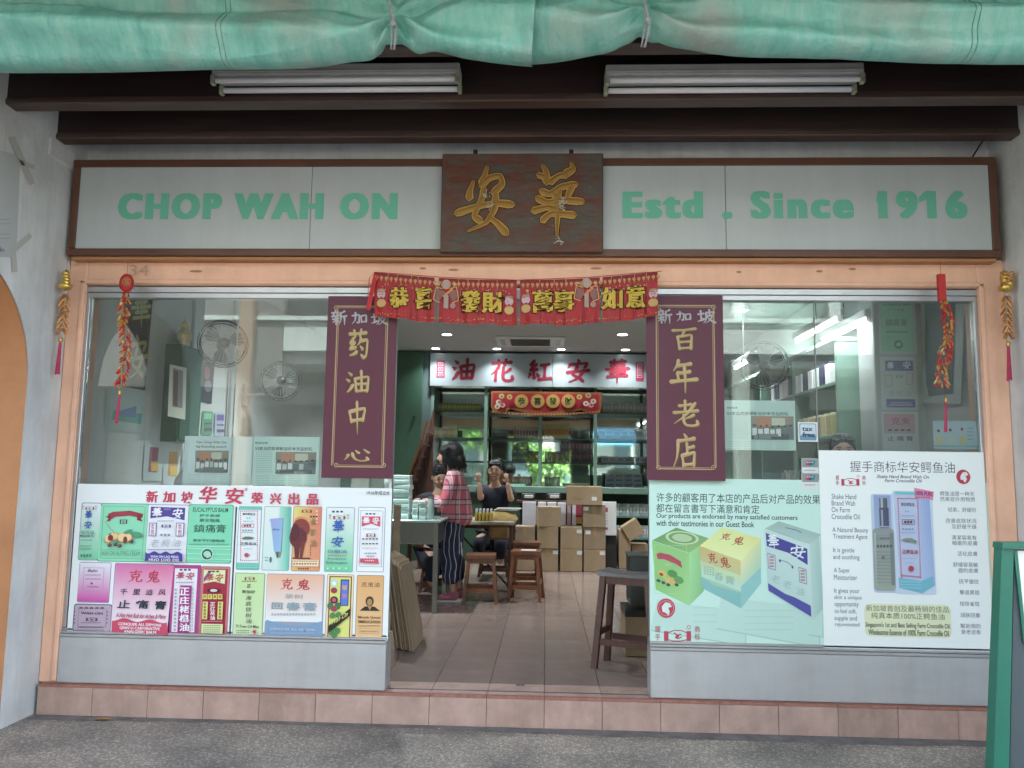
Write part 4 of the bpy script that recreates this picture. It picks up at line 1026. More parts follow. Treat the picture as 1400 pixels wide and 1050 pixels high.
a = pk(); a.rrect(100,825.5,153,864,'6e6c84',r=4); a.rrect(101.5,827,151.5,862.5,'b9a6b8',r=3); a.frame(107,832,146,857,'8a7590',.6); tiny(a,109,145,831,'8a5070',2.4,5); a.text('WAH ON',111,836.5,141,840,'5a4a68',bold=.03); handshake(a,113,842,139,849,'6a4060',False,False); tiny(a,112,140,851,'6a5a78',1); tiny(a,108,143,857,'5a4a68',1.6); tiny(a,104,144,861,'5a4a68',1)
for y in (836,841,846,851): tiny(a,102.8,105,y,'8a4068',2,1); tiny(a,147.5,149.5,y,'8a4068',2,1)
fin(a,'pinkish grey plate shaped label')
a = pk(); a.rrect(154,770,236,867,'8f8aa0',r=2); a.put([(155,771),(235,772),(231,866),(154,864)],[(3,2,1,0)],[lin('d56aa6'),lin('dd6aa0'),lin('eff2f4'),lin('e9ecf0')])
a.brush('克',174,779,196,797,'c4344e',wid=12,shear=.12); a.brush('鬼',200,780,219,797,'c4344e',wid=12,shear=.12)
for i,ch in enumerate('千里追风'): a.text(ch,165+i*17.5,804.5+i*.4,175+i*17.5,812.5+i*.4,'4a3050',bold=.01,shear=.15)
for ch,b in zip('止痛膏',((162,820,179,831),(186,820,204,832),(213,821,228,833))): a.text(ch,*b,'2c3a48',bold=.02,shear=.1)
a.text('A Hot Hot Rub for Aches & Pains',160,838,228,844,'b23a58',bold=.02,shear=.3,skew=1)
a.poly([(154,846)]+[(154+i*3.4,847+2.2*math.sin(i*.62+1.6)+i*.08) for i in range(23)]+[(231.5,867),(154,864.5)],'cf3f62')
a.text('CONQUER ALL DEMONS',163,851,222,855.5,'f0e4ea',bold=.03,skew=.8); a.text('QIAN LI CARMINATIVE',165,856,220,860.5,'f0e4ea',bold=.03,skew=.8); a.text('ANALGESIC BALM',171,861,215,865,'f0e4ea',bold=.03,skew=.6); fin(a,'large pink balm pack with 克鬼 and 止痛膏')
a = pk(); a.rrect(232,772,273,869,'a04a78',r=2); a.rect(233.5,773.5,271,867.5,'b23a8a'); a.rect(237,777,268,864,'e4e3ea'); tiny(a,246,263,779,'504050',2.4,3); a.brush('華',241,782,253,793,'b83058',wid=13,shear=.15); a.brush('安',254,782,267,793,'b83058',wid=13,shear=.15); tiny(a,241,266,796,'a89aa8',1.6); a.rect(245,800,261,864,'a82a86')
for i,ch in enumerate('正庄栳楓油'): a.text(ch,246.5,803+i*12.2,259.8,813.5+i*12.2,'f4eef4',bold=.03)
for i in range(12): a.text('油',239.5,804+i*4.9,243,807.4+i*4.9,'6c6474'); a.text('口',262.5,804+i*4.9,266,807+i*4.9,'6c6474')
fin(a,'white and magenta pack with a vertical title')
a = pk(); a.rrect(273,774,313,870,'9a6a68',r=2); a.rect(274,775,312,869,'d0787a'); a.rect(277,777.5,309.5,866,'a82440'); a.poly([(278.5,779),(308,779),(308,798),(293,795),(278.5,798)],'d9e6a8'); a.poly([(279,797),(290,780),(286,780),(279,790)],'7a5a98')
a.brush('華',281,784,293,796,'c03048',wid=12,shear=.2); a.brush('安',294,784,306,796,'c03048',wid=12,shear=.2); tiny(a,285,302,781,'405030',2,3); a.disc(293,807,9,'5c2030',ry=3); a.disc(293,807,5,'d8c8cc',ry=2)
for i,ch in enumerate('握手商標'): a.rect(277.5+i*7.2,812,283.6+i*7.2,818.8,'d6d058'); a.text(ch,278.6+i*7.2,813.3,282.4+i*7.2,817.5,'904028')
for x in (278,299): a.rect(x,822,x+7,846,'d6d86c'); [a.text('香',x+1.6,823+i*4.5,x+5.2,826.5+i*4.5,'8a5030') for i in range(5)]
for i,ch in enumerate('正紅花油'): a.text(ch,289,822.5+i*6.2,296,828+i*6.2,'f0e0e4',bold=.02)
tiny(a,279,306,848.5,'e0a0a8',1); a.rect(277.5,852,306.5,865,'cfe0a0'); [tiny(a,280,304,854.5+i*2.8,'56603c',1) for i in range(4)]; fin(a,'small red and yellow oil pack')
a = pk(); a.rrect(319.5,783,361,871,'8fa884',r=2); a.rect(320.5,784,359.5,870,'bfe29a','c9e2ae'); handshake(a,330,787,353,793,'9a3a48',False,False); tiny(a,331,352,794.5,'4f6040',1); a.text('正',338,798.5,343.5,803,'38463c',bold=.02); a.text('新加坡',331.5,806.5,349.5,811,'38463c',bold=.01)
for i,ch in enumerate('海底铁树油'): a.text(ch,336.5,814+i*7.9,344.5,820.3+i*7.9,'4a5a4a',bold=.0,shear=.12)
a.text('Ti Tree Oil Max',323,854,355,857.8,'3c4a40',bold=.01); tiny(a,324,342,861.5,'7a8a60',1.2); tiny(a,324,342,864.5,'7a8a60',1); a.disc(348.5,863.5,3.8,'d8b8a8',n=12); a.poly([(346,862),(350.5,860.8),(351,866),(347.5,865)],'b8384c'); fin(a,'tall lime green oil pack')
a = pk(); a.rrect(363,784.5,442.5,873.5,'98a0b0',r=2); a.rect(364,785.5,441,850,'e6b08e','e4ebec'); a.poly([(363.5,848)]+[(364+i*5.5,848+7*math.sin(math.pi*(i*5.5)/77)) for i in range(15)]+[(440,873),(363,871.5)],'7d9fc0')
a.brush('克',383,791,401,807,'c03a48',wid=12,shear=.12); a.brush('鬼',405,792,424,807,'c03a48',wid=12,shear=.12); a.text('茶树',390,812,415,818.5,'94a8b4',bold=-.005)
for ch,b in zip('回春膏',((372,823.5,387,832.5),(392,823,411,834),(415,823.5,433,834.5))): a.text(ch,*b,'8fa6b4',bold=.03)
tiny(a,372,433,839,'b0b8b8',2.6,15); a.text('CONQUER ALL DEMONS',370,858.5,431,862,'bcd0e2',bold=.01); tiny(a,370,431,865,'a8c0d8',1); fin(a,'large peach and blue balm pack with 克鬼 and 回春膏')
a = pk(); a.rrect(445.5,785,483,874.5,'b8a078',r=2); a.rect(446.5,786,482,873.5,'e4d9b0'); a.rect(449,787.5,480,873,'8a2430'); a.rect(450.5,789,478.5,871.5,'d8dc6a'); a.disc(457,797,5,'a8dcd8'); a.disc(457,797.5,2.6,'f0f0f0'); a.rect(465.5,792,477,828,'2a2a50'); a.rect(466.8,793.5,476,827,'5a7cd8')
for y in (800,811): a.text('安' if y > 805 else '華',468,y,475,y+7,'e8a040' if y < 805 else 'e08088')
a.disc(457,807,4.5,'a03850',ry=4); a.disc(457,820,5.4,'4f2a38',ry=5); a.disc(457,820,3,'c05070'); a.disc(452,828,4,'3f7a48',ry=5); a.disc(462,828,4,'3f7a48',ry=5); a.disc(457,832,4.4,'a04058',ry=4)
for x,y in ((455,841),(463,840),(457,858),(454,864),(462,862),(458,868)): a.disc(x,y,3.6,'4a8a4c',ry=4.4,rot=.5)
a.poly([(450.5,855),(478.5,831),(478.5,841),(450.5,865)],'2a2c20'); a.text('Wah On',454,847,476,855,'e0e070',bold=.01,shear=.3,skew=-13); fin(a,'yellow pack with a red rose and black diagonal band')
a = pk(); a.rrect(486.5,786,524,876,'a89070',r=2); a.rect(487.5,787,523,875,'e0a862','e4bd84'); a.text('克鬼油',494,796,519,802.5,'4a3a30',bold=.0,shear=.15); a.disc(505.5,822,5.6,'3c3430',ry=6.8); a.disc(505.5,823,3.6,'b08850',ry=4.6); a.poly([(492,835),(499,829),(512,829),(520,835)],'34302e'); a.poly([(502,828),(509,828),(506,834)],'b08850')
a.text('Minyak Gosok',490,842,520.5,846.5,'7a5430',bold=.01); a.text('EMBROCATION',490,848,520,852,'6e4a2c',bold=.02); tiny(a,490,520,855.5,'8a6438',1.2); a.frame(492,858.5,518,866,'c09058',.4); tiny(a,494,517,862.5,'9a7040',1.2); fin(a,'orange oil pack with a small head portrait')

# ---- green poster behind the right window
GP = sheet('guest_book_poster', 'pale green poster with three big product boxes behind the right window', ((888,658),(1356,655),(1356,893),(888,890)), -.0175, 'bfe6d8', .0008)
GY = -.0176
a = Art(Y=GY, dz=.00005); a.text('许多的顧客用了本店的产品后对产品的效果',897,675,1121,688,'3a4a4c',bold=.004,skew=0); a.text('都在留言書写下滿意和肯定',897,689.5,1038,701.5,'3a4a4c',bold=.004)
a.text('Our products are endorsed by many satisfied customers',897,703,1090,711.5,'38474a',bold=.015); a.text('with their testimonies in our Guest Book',897,712,1031,720,'38474a',bold=.015); a.build('lettering', M_print, GP)
U = lambda *p: [(885+x/5.249, 690+y/5.249) for x, y in p]
a = Art(Y=GY, dz=.00005)
for q in (((70,690),(705,760),(700,1000),(20,905)), ((530,670),(1240,730),(1228,1012),(492,893)), ((1170,760),(1262,770),(1255,945),(1150,930))):
    a.poly(U(*[(x+6,y+9) for x,y in q]),'9cc6b8'); a.poly(U(*q),'b6dccf')
for i in range(3): tiny(a,*[885+v/5.249 for v in (330,500)],690+(740+i*50)/5.249,'9cc8b8',1)
for i in range(4): tiny(a,*[885+v/5.249 for v in (700,1050)],690+(760+i*45)/5.249,'9fcabb',1)
a.build('envelopes_picture', M_print, GP)
a = Art(Y=GY-.0006, dz=.00005)
a.poly(U((35,260),(300,345),(300,722),(60,610)),None,['86c46c','8cc878','9ad48a','84c468']); a.poly(U((300,345),(442,250),(402,620),(300,722)),None,['9ad890','7cc074','7cbc78','92d08c']); a.poly(U((35,260),(208,165),(446,240),(300,345)),None,['6aa05c','6a9c5c','7aac68','88bc70'])
for sc_, c_ in ((1,'b8d2a0'),(.82,'6e9e60'),(.6,'a8c894')): a.disc(885+250/5.249, 690+238/5.249, 23*sc_, c_, ry=9*sc_, rot=.08)
a.frame(*[885+50/5.249, 690+290/5.249, 885+285/5.249, 690+640/5.249],'9cd88c',.5)
a.poly(U((65,355),(90,345),(160,358),(240,405),(250,455),(228,440),(205,425),(120,392),(75,392)),'b2455a'); a.disc(885+150/5.249,690+430/5.249,5,'9cc87c',ry=2)
for x,y,r_,c_ in ((105,495,6,'d8b458'),(150,540,5,'d8b060'),(180,550,5,'d8a850'),(100,500,3,'8a5030'),(225,540,7,'5c9c50'),(180,495,7,'4f9048'),(80,545,3,'4a5a60'),(115,560,3,'4a5a60'),(150,575,3,'4a5060'),(210,575,3,'4a5060')): a.disc(885+x/5.249,690+y/5.249,r_,c_,ry=r_*.7,rot=.4)
a.build('green_box_picture', M_print, GP)
a = Art(Y=GY-.0016, dz=.00005)
a.poly(U((375,300),(670,400),(672,740),(392,600)),None,['c8b060','d0c070','8ac4b8','90c8b4']); a.poly(U((378,400),(670,505),(671,620),(390,520)),None,['b8c890','c0d8a0','b0dcd0','a8dcc8']); a.poly(U((388,520),(480,580),(670,630),(672,740),(392,600)),'7cbcb8')
a.poly(U((670,400),(818,240),(815,562),(672,740)),None,['e0e0a0','c8d898','90c8bc','94d0c8']); a.poly(U((672,590),(815,450),(815,562),(672,740)),'86c4c0'); a.poly(U((375,300),(540,160),(818,240),(670,400)),None,['dce494','cfe08c','d8d880','dcecA0'.lower()])
X=lambda x:885+x/5.249; Z=lambda y:690+y/5.249
a.brush('克',X(430),Z(345),X(500),Z(425),'a83a34',wid=12,shear=-.2); a.brush('鬼',X(515),Z(375),X(592),Z(455),'a83a34',wid=12,shear=-.2)
a.brush('克',X(520),Z(205),X(600),Z(255),'b04238',wid=12,shear=.35); a.brush('鬼',X(608),Z(230),X(695),Z(292),'b04238',wid=12,shear=.35)
for ch,x,y in (('回',410,440),('春',480,480),('膏',560,505)): a.text(ch,X(x),Z(y),X(x+65),Z(y+60),'94b4a4',bold=0,skew=2)
a.build('yellow_box_picture', M_print, GP)
a = Art(Y=GY-.0026, dz=.00003)
a.poly(U((845,175),(1168,280),(1180,825),(865,620)),None,['bcd8d2','c2dcd6','b6d6ce','b0d2ca']); a.poly(U((1168,280),(1240,212),(1252,750),(1180,825)),None,['b4d4cc','a0c4bc','9cc2ba','b0d0c8']); a.poly(U((845,175),(945,120),(1245,210),(1168,280)),None,['9cbcb4','98b8b0','9cbcb4','a8c8c0'])
a.poly(U((852,205),(1148,315),(1148,430),(1010,345),(858,300)),'4a4898'); a.brush('華',X(862),Z(212),X(945),Z(318),'d8e8e6',wid=13,shear=-.2); a.brush('安',X(1022),Z(290),X(1140),Z(390),'d8e8e6',wid=13,shear=-.2)
a.poly(U((868,565),(925,600),(990,640),(1060,665),(1172,722),(1174,802),(872,620)),'5256a4')
for x,y in ((862,345),(1085,445)): a.poly(U((x,y),(x+58,y+18),(x+60,y+128),(x+4,y+112)),'9a8ab0'); a.poly(U((x+5,y+8),(x+53,y+24),(x+55,y+120),(x+9,y+106)),'b4ccc8'); [a.rect(X(x+15),Z(y+25+i*22),X(x+45),Z(y+35+i*22),'b07080') for i in range(4)]
for x,y in ((890,500),(975,540),(1065,590)): a.text('油' if x>1000 else '老',X(x),Z(y),X(x+60),Z(y+55),'90b0aa',bold=-.01,skew=2,shear=.2)
a.line(U((945,395),(1000,410),(1040,440)),.8,'5a6a9a'); a.poly(U((945,390),(957,395),(957,415),(945,410)),'4a4898'); a.poly(U((1035,435),(1047,440),(1047,460),(1035,455)),'4a4898')
a.line(U((990,165),(1060,180),(1105,200)),1,'5a6a9a')
a.build('white_box_picture', M_print, GP)
a = Art(Y=GY-.0012, dz=.0001); ex,ez = X(135),Z(743); a.disc(ex,ez,12.4,'c03a50',ry=13.4); a.ring(ex,ez,10.6,.6,'d8a8a8'); a.poly([(ex-6,ez-2),(ex-1,ez-8),(ex+5,ez-7),(ex+8,ez-2),(ex+3,ez-1),(ex+5,ez+5),(ex+3,ez+10),(ex-1,ez+6),(ex-5,ez+5)],'cfe6de'); a.build('round_emblem', M_print, GP); a = Art(Y=GY-.0012, dz=.0001); handshake(a,X(55),Z(870),X(378),Z(978)); a.build('handshake_emblem', M_print, GP)

# ---- white crocodile oil poster on the right window
WP = sheet('crocodile_oil_poster', 'white poster of a spray bottle and pale blue box on the right window', ((1120,617),(1346,617),(1357,893),(1126,890)), -.022, 'eaf3f0')
WY = -.0222
a = Art(Y=WY); a.text('握手商标华安鳄鱼油',1162,631,1305,646,'5a5570',bold=-.004); a.build('title', M_print, WP)
for t_, q in (('Shake Hand Brand Wah On', (1199,649.5,1270,654)), ('Farm Crocodile Oil', (1210,655,1260,659.5))): a = Art(Y=WY); a.text(t_,*q,'5f5c76',bold=.018,shear=.3); a.build('subtitle', M_print, WP)
a = Art(Y=WY); handshake(a,1142,650,1183,664); a.build('handshake_emblem', M_print, WP); a = Art(Y=WY); a.disc(1317,652,9.6,'c03a50',ry=10); a.poly([(1313,651),(1316,646),(1321,645),(1324,649),(1320,651),(1322,655),(1319,660),(1316,656),(1313,656)],'e4e4e6'); a.build('round_emblem', M_print, WP)
a = Art(Y=WY)
for t_, x0, x1, y in (('Shake Hand',1137,1170.5,679),('Brand Wah',1137,1169,688),('On Farm',1137,1162,697),('Crocodile Oil',1137,1175,706.5),('A Natural Beauty',1138,1187,725),('Treatment Agent',1139,1186,734),('It is gentle',1139,1168,752.5),('and soothing',1139,1175,762),('A Super',1140,1162,780),('Moisturizer',1140,1172,789.5),('It gives your',1140.5,1175,808),('skin a unique',1140.5,1178,817.5),('opportunity',1141,1174,826.5),('to feel soft,',1141,1171,836),('supple and',1141,1171.5,845.5),('rejuvenated',1141.5,1175,854.5)):
    a = Art(Y=WY); a.text(t_,x0,y-3.6,x1,y+3.4 if not any(c in t_ for c in 'gpy') else y+4.6,'4c5670',bold=.0); a.build('text_line', M_print, WP)
a = Art(Y=WY)
for t_, x0, x1, y in (('鳄鱼油是一种天',1285,1332,675),('然美容外用物质',1285,1333,682.5),('轻柔，舒缓的',1296,1334,697),('改善皮肤状况',1293,1335,712),('及舒缓干燥',1301,1335,720),('清潔容易有',1301,1335,735),('暗瘡的皮膚',1302,1336,742.5),('活化皮膚',1309,1336,757),('舒緩容易敏',1303,1337,772),('感的皮膚',1310,1337,780),('抚平皱纹',1311,1338,795),('擊退黑斑',1312,1339,810),('祛除雀斑',1312,1339,825.5),('润肤回春',1313,1340,841),('幫助預防',1313,1341,856),('衰老迹象',1314,1341,864)):
    a = Art(Y=WY); a.text(t_,x0,y-3.2,x1,y+3.2,'62687f',bold=.0); a.build('text_line', M_print, WP)
a = Art(Y=WY-.0005); a.rrect(1182,826,1300,871,'dfe8bc',r=8); a.text('新加坡首创及最畅销的佳品',1184,828,1297,836.5,'6b6f5c',bold=0,skew=0); a.text('纯真本质100%正鳄鱼油',1191,838,1291,846.5,'6b6f5c',bold=0)
a.text("Singapore's 1st and Best Selling Farm Crocodile Oil.",1183,851.5,1299,860,'50564a',bold=.01); a.text('Wholesome Essence of 100% Farm Crocodile Oil.',1187,861,1298,869,'50564a',bold=.01); a.build('slogan', M_print, WP)
a = Art(Y=WY-.0005); a.rrect(1192.5,675,1225,810,'b8cce0',r=4); a.put([(1195,677),(1218,677),(1218,724),(1195,724)],[(3,2,1,0)],[lin('8fa2d0'),lin('8fa2d0'),lin('9cb0cc'),lin('9cb0cc')])
a.rect(1202,681,1213,700,'6a7078','5a6068',True); a.rect(1204,681,1207,700,'a8b0b8'); a.rect(1202,694,1215,722,'59607a','4c5468',True); a.rect(1204.5,697,1207,720,'98a0b4'); a.rect(1201,719,1216,721,'9aa4b8')
a.rrect(1194,722,1223,807,'8f9a98','9ba89a',r=5); a.rect(1195.5,728,1198,800,'a8b2ac'); a.rect(1217,728,1222,800,'7f8a88')
a.frame(1199,732,1219,747,'7d8888',.5); tiny(a,1202,1216,736,'6d7878',3,4); tiny(a,1198,1220,746.5,'5f6a6c',3.6,5); [a.rect(1196,754+i*4.6,1221,754.6+i*4.6,'7c8a84') for i in range(10)]; a.disc(1206,762,2.4,'707c7a',n=8); a.build('bottle_picture', M_print, WP)
a = Art(Y=WY-.0015); a.rrect(1222,671,1277,812,'c4d8ea',r=3); a.put([(1223.5,673),(1257,674),(1260,810),(1229,803)],[(3,2,1,0)],[lin('b9c8e4')]*4); a.put([(1257,674),(1273,676),(1276,800),(1260,810)],[(3,2,1,0)],[lin('a8bce2'),lin('8fa8da'),lin('a0b4dc'),lin('b0c4e6')])
a.poly([(1223.5,672),(1257,673),(1257,676.5),(1223.5,676)],'6cc4cc'); a.poly([(1257,673),(1273,675.5),(1273,678),(1257,676.5)],'7fa8d8'); a.poly([(1228.5,790),(1259.5,794),(1276,787),(1276,800.5),(1260,811),(1229,804)],'6cb8cc')
for y in (794,798,802): a.line([(1229+i*3,y+(i%2)*.8+i*.15) for i in range(11)],.6,'a4dce4')
for i in range(32):
    f=i/31
    for x in (1226+f*5,1253+f*4): a.k-=.97; a.rect(x,681+f*107,x+1.5,682.8+f*107,'c84866')
for i in range(11): a.k-=.97; a.rect(1226+i*2.6,680.5,1227.5+i*2.6,682,'c84866'); a.k-=.97; a.rect(1231+i*2.4,785.5+i*.2,1232.4+i*2.4,787.5+i*.2,'c84866')
a.k=math.ceil(a.k)
a.text('華安鳄鱼油',1231,687,1249,692,'5c6480'); tiny(a,1236,1243,699,'8fb0d8',2,2); tiny(a,1231,1249,705,'90a8d0',1.4); a.frame(1232,710,1249,717,'7a5070',.7); tiny(a,1235,1247,713.5,'6a2838',3,3); tiny(a,1232,1249,723,'7f98c0',2,4); tiny(a,1231,1250,728,'7090c8',1)
a.poly([(1231,738),(1237,735.5),(1245,735.5),(1252,739),(1250,743),(1245,740),(1238,741)],'7a8c78'); a.text('正鳄鱼油',1232,751,1253,757,'a8384c',bold=.02); tiny(a,1233,1252,763,'8fb0d8',1.2); tiny(a,1236,1249,769,'8fb0d8',1.2); a.disc(1244,777,3.8,'b83850',ry=4); a.build('box_picture', M_print, WP)
a = Art(Y=WY-.003); a.poly([(1250,667),(1277,672),(1275,684),(1250,679)],'dc8fb4'); a.text('100% PURE',1252,671,1275,677,'c02068',bold=.03,skew=1.5); tiny(a,1252,1272,680,'c84880',2,6); a.build('pink_flash', M_print, WP)

# ---- news cuttings behind the glass, stickers
def photo_block(a, x0, y0, x1, y1):
    rnd = random.Random(int(x0)); a.rect(x0,y0,x1,y1,'5c6a64'); w=x1-x0; h=y1-y0
    a.rect(x0,y0,x1,y0+h*.35,'8a7a6c'); a.rect(x0+w*.15,y0+h*.05,x0+w*.45,y0+h*.45,'b0714c'); a.rect(x0+w*.48,y0+h*.08,x0+w*.8,y0+h*.4,'b8b8a4')
    for i in range(7):
        x=x0+w*(.08+i*.14); y=y0+h*rnd.uniform(.42,.5); c_=rnd.choice(('c8ccc8','a8b4b4','586068','d0d0cc')); a.rect(x-w*.055,y+h*.08,x+w*.055,y+h*.4,c_); a.disc(x,y+h*.02,w*.026,'8a6a58',ry=h*.07,n=8); a.disc(x,y-h*.03,w*.03,'34302e',ry=h*.05,n=8)
    for i in range(14): a.rect(x0+w*rnd.random()*.95,y0+h*(.75+.2*rnd.random()),x0+w*(rnd.random()*.05+.05)+w*rnd.random()*.8,y0+h*.98,rnd.choice(('46524e','6c7874','3c4644')))
def cutting(q, lab, lines, ph, Y=.02, col='b9cfc8', head_c='40504e'):
    t = sheet('news_cutting', lab, q, Y, col, cat='news cutting', m=M_bright); x0,y0=q[0]; x1,y1=q[2]
    a = Art(Y=Y-.0004, dz=.0003)
    for (s_, b) in lines: a.text(s_, *b, head_c, bold=.012)
    for i in range(int((ph[1]-y0-2)/2.2)): pass
    for y in range(int(ph[3]+3), int(y1)-1, 3):
        for c0 in range(int(x0+5), int(x1)-18, 22): tiny(a, c0, c0+18, y, '94aaa4', .9, 6)
    for y in range(int(ph[1]), int(ph[3]), 3):
        if ph[0]-x0 > 22: tiny(a, x0+5, ph[0]-4, y, '94aaa4', .9)
    a.build('print', M_bright, t); a = Art(Y=Y-.0008, dz=.0003); photo_block(a, *ph); a.build('photo', M_bright, t); return t
cutting(((252,596),(344,597),(344,664),(250,663)), 'news cutting with a photo at the lower left window', (('Yeo, Chop Wah On:',(268,603,310,607)),('leg founding award',(268,609,309,613))), (267,616,312,646), col='bccfcf')
cutting(((346,597),(436,597),(436,665),(346,665)), 'news cutting headed 53 beside the left purple banner', (('53家品牌获得新加坡金字品牌奖',(349,611,427,616)),('新加坡品牌',(349,604,366,607))), (377,618,432,648), col='b4d2c6')
cutting(((990,547),(1087,548),(1088,616),(990,615)), 'news cutting headed 53 right of the right purple banner', (('53家品牌获得新加坡金字品牌奖',(994,563,1078,568)),('新加坡品牌',(994,556,1008,559))), (1027,569,1085,601), col='abc4bc')
st = sheet('tax_free_sticker', 'square tax free sticker on the right window', ((1091,577),(1118,577),(1118,604),(1091,604)), -.003, 'd2dcde', .0008, cat='sticker')
a = Art(Y=-.0032); a.rrect(1093,579,1116,602,'6c96b0',r=2); a.rrect(1094,580,1115,597,'c8d8dc',r=2); a.disc(1104,597,10,'6c96b0',ry=4); a.text('tax',1096.5,584,1111,589.5,'33486c',bold=.03); a.text('free',1097,591,1114,597.5,'33486c',bold=.03); a.build('print', M_print, st)
for i, (y, lb) in enumerate(((627, 'upper payment card sticker on the right window'), (647, 'lower payment card sticker on the right window'))):
    st = sheet('card_sticker', lb, ((1096,y),(1119,y),(1119,y+22),(1096,y+22)), -.0195, 'd8dedc', .0008, cat='sticker')
    a = Art(Y=-.0197); a.rect(1096.5,y+.5,1118.5,y+12,'8a9494'); a.poly([(1101,y+9.5),(1103,y+3),(1108,y+3),(1106,y+9.5)],'c04050'); a.poly([(1105,y+9.5),(1107,y+3),(1111,y+3),(1109,y+9.5)],'34508c'); a.poly([(1109,y+9.5),(1111,y+3),(1115,y+3),(1113,y+9.5)],'3c8a7c'); tiny(a,1103,1112,y+5,'e8e8e8',1,3); tiny(a,1100,1115,y+16,'8a9494',1.6); a.build('print', M_print, st)
lf = sheet('bottle_leaflet', 'pale leaflet with coloured bottles in the right corner of the right window', ((1275,576),(1345,575),(1346,614),(1277,614)), .02, 'b4ccd6', cat='leaflet')
a = Art(Y=.0196, dz=.0003)
for x,c_ in ((1280,'d0cc88'),(1296,'b8d0c0'),(1312,'c8c478')): a.rect(x,596,x+8,608,c_); a.disc(x+3,589-(x-1280)*.07,2.2,'8a3450',n=8)
a.rect(1321,582,1331,608,'a8c8d8'); a.rect(1333,582,1343,608,'c0d0e0'); a.disc(1338,585,2.4,'7a4a5c',n=8); [a.rect(1322,585+i*5,1330,586+i*5,'7898a8') for i in range(4)]; a.rect(1277,609,1346,611.5,'7cc0c8'); a.build('print', M_print, lf)
# notice taped on the left side wall
nt_ = thing('taped_notice', 'pale notice taped to the white wall at the far left', 'notice', (XL+.01, -.62, 2.2))
a = Art(X=XL+.003, dz=.0004); a.poly([(-30,196),(28,214),(22,352),(-30,350)],'b2b8b8'); [tiny(a,-10,14,y,'8a94a0',1.2) for y in (300,306,320,326)]; a.text('No.',-4,338,6,344,'6a4060'); a.build('paper', M_print, nt_)
for q in (((12,188),(20,186),(48,250),(40,254)), ((16,214),(48,226),(46,232),(14,220)), ((14,340),(40,318),(44,324),(18,348)), ((16,346),(22,346),(24,372),(16,372))):
    a = Art(X=XL+.006, dz=.0004); a.poly(list(q),'b6b6b2'); a.build('tape', M_print, nt_)

# ================================================================== INTERIOR SHELL
ZC = 2.94
MB().box(XL-.3, XL, .125, 7.2, 0, ZC+.1).build('inner_wall_left', M_wallin, kind='structure')
MB().box(XR, XR+.3, .125, 7.2, 0, ZC+.1).build('inner_wall_right', M_wallin, kind='structure')
MB().box(XL-.3, XR+.3, 6.95, 7.2, 0, ZC+.1).build('back_wall', M_wallin, kind='structure')
M_ceil = mat('ceiling_paint', (.50,.51,.50), .8)
MB().box(XL-.3, XR+.3, .285, 7.2, ZC, ZC+.1).build('ceiling', M_ceil, kind='structure')
# downlights
def downlight(x, y, lab, e=10, r=.055):
    t = thing('downlight', lab, 'ceiling light', (x, y, ZC), group='round ceiling downlights in the shop')
    MB().lathe([(r*1.25,-.006), (r*1.25,-.0005)], (x,y,ZC), 20).build('trim_ring', M_paper, t)
    MB().disc((x,y,ZC-.0065), r, 'Z').build('lens', M_lens, t)
    l_ = bpy.data.lights.new('lamp', 'AREA'); l_.shape = 'DISK'; l_.size = .1; l_.energy = e*.25; l_.color = (.93,.98,1); l_.spread = R(115)
    o = bpy.data.objects.new('lamp_light', l_); COL.objects.link(o); o.parent = t; o.location = (0,0,-.012)
M_lens = mat('lit_lens', (.9,.9,.9), .4, emit=(.9,.97,1), estr=2.2)
for i, (px, lb) in enumerate(((597,'first downlight from the left over the inner red lettered sign'), (680,'second downlight from the left over the inner sign'), (767,'third downlight from the left over the inner sign'), (854,'rightmost downlight over the inner sign'))):
    x = at(px, 480, 6.10).x; downlight(x, 6.0, lb, 3.2, .05)
downlight(-1.185, 4.93, 'downlight left of the ceiling air conditioner'); downlight(.881, 4.86, 'downlight right of the ceiling air conditioner')
downlight(1.909, 3.45, 'downlight seen through the right window', 14); downlight(-1.6, 2.2, 'unseen downlight lighting the left window area of the shop', 16)  # left downlight is unseen, made stronger to brighten the left wall
# cassette air conditioner
c = Vector((-.2, 5.3, ZC)); t = thing('air_conditioner', 'white cassette air conditioner in the shop ceiling', 'air conditioner', c)
MB().bbox(c.x-.42, c.x+.42, c.y-.30, c.y+.36, ZC-.03, ZC-.001, .008).build('casing', M_paper, t)
g = MB(); g.box(c.x-.24, c.x+.24, c.y-.22, c.y+.26, ZC-.034, ZC-.031); g.build('grille', M_black, t)
for i in range(9): MB().box(c.x-.24, c.x+.24, c.y-.20+i*.05, c.y-.185+i*.05, ZC-.038, ZC-.0345).build('grille_slat', mat('grille_grey', (.12,.12,.12), .5) if i == 0 else bpy.data.materials['grille_grey'], t)
for s_ in (-1, 1): MB().box(c.x+s_*.335-.03, c.x+s_*.335+.03, c.y-.2, c.y+.24, ZC-.033, ZC-.031).build('air_vane', M_fix, t)

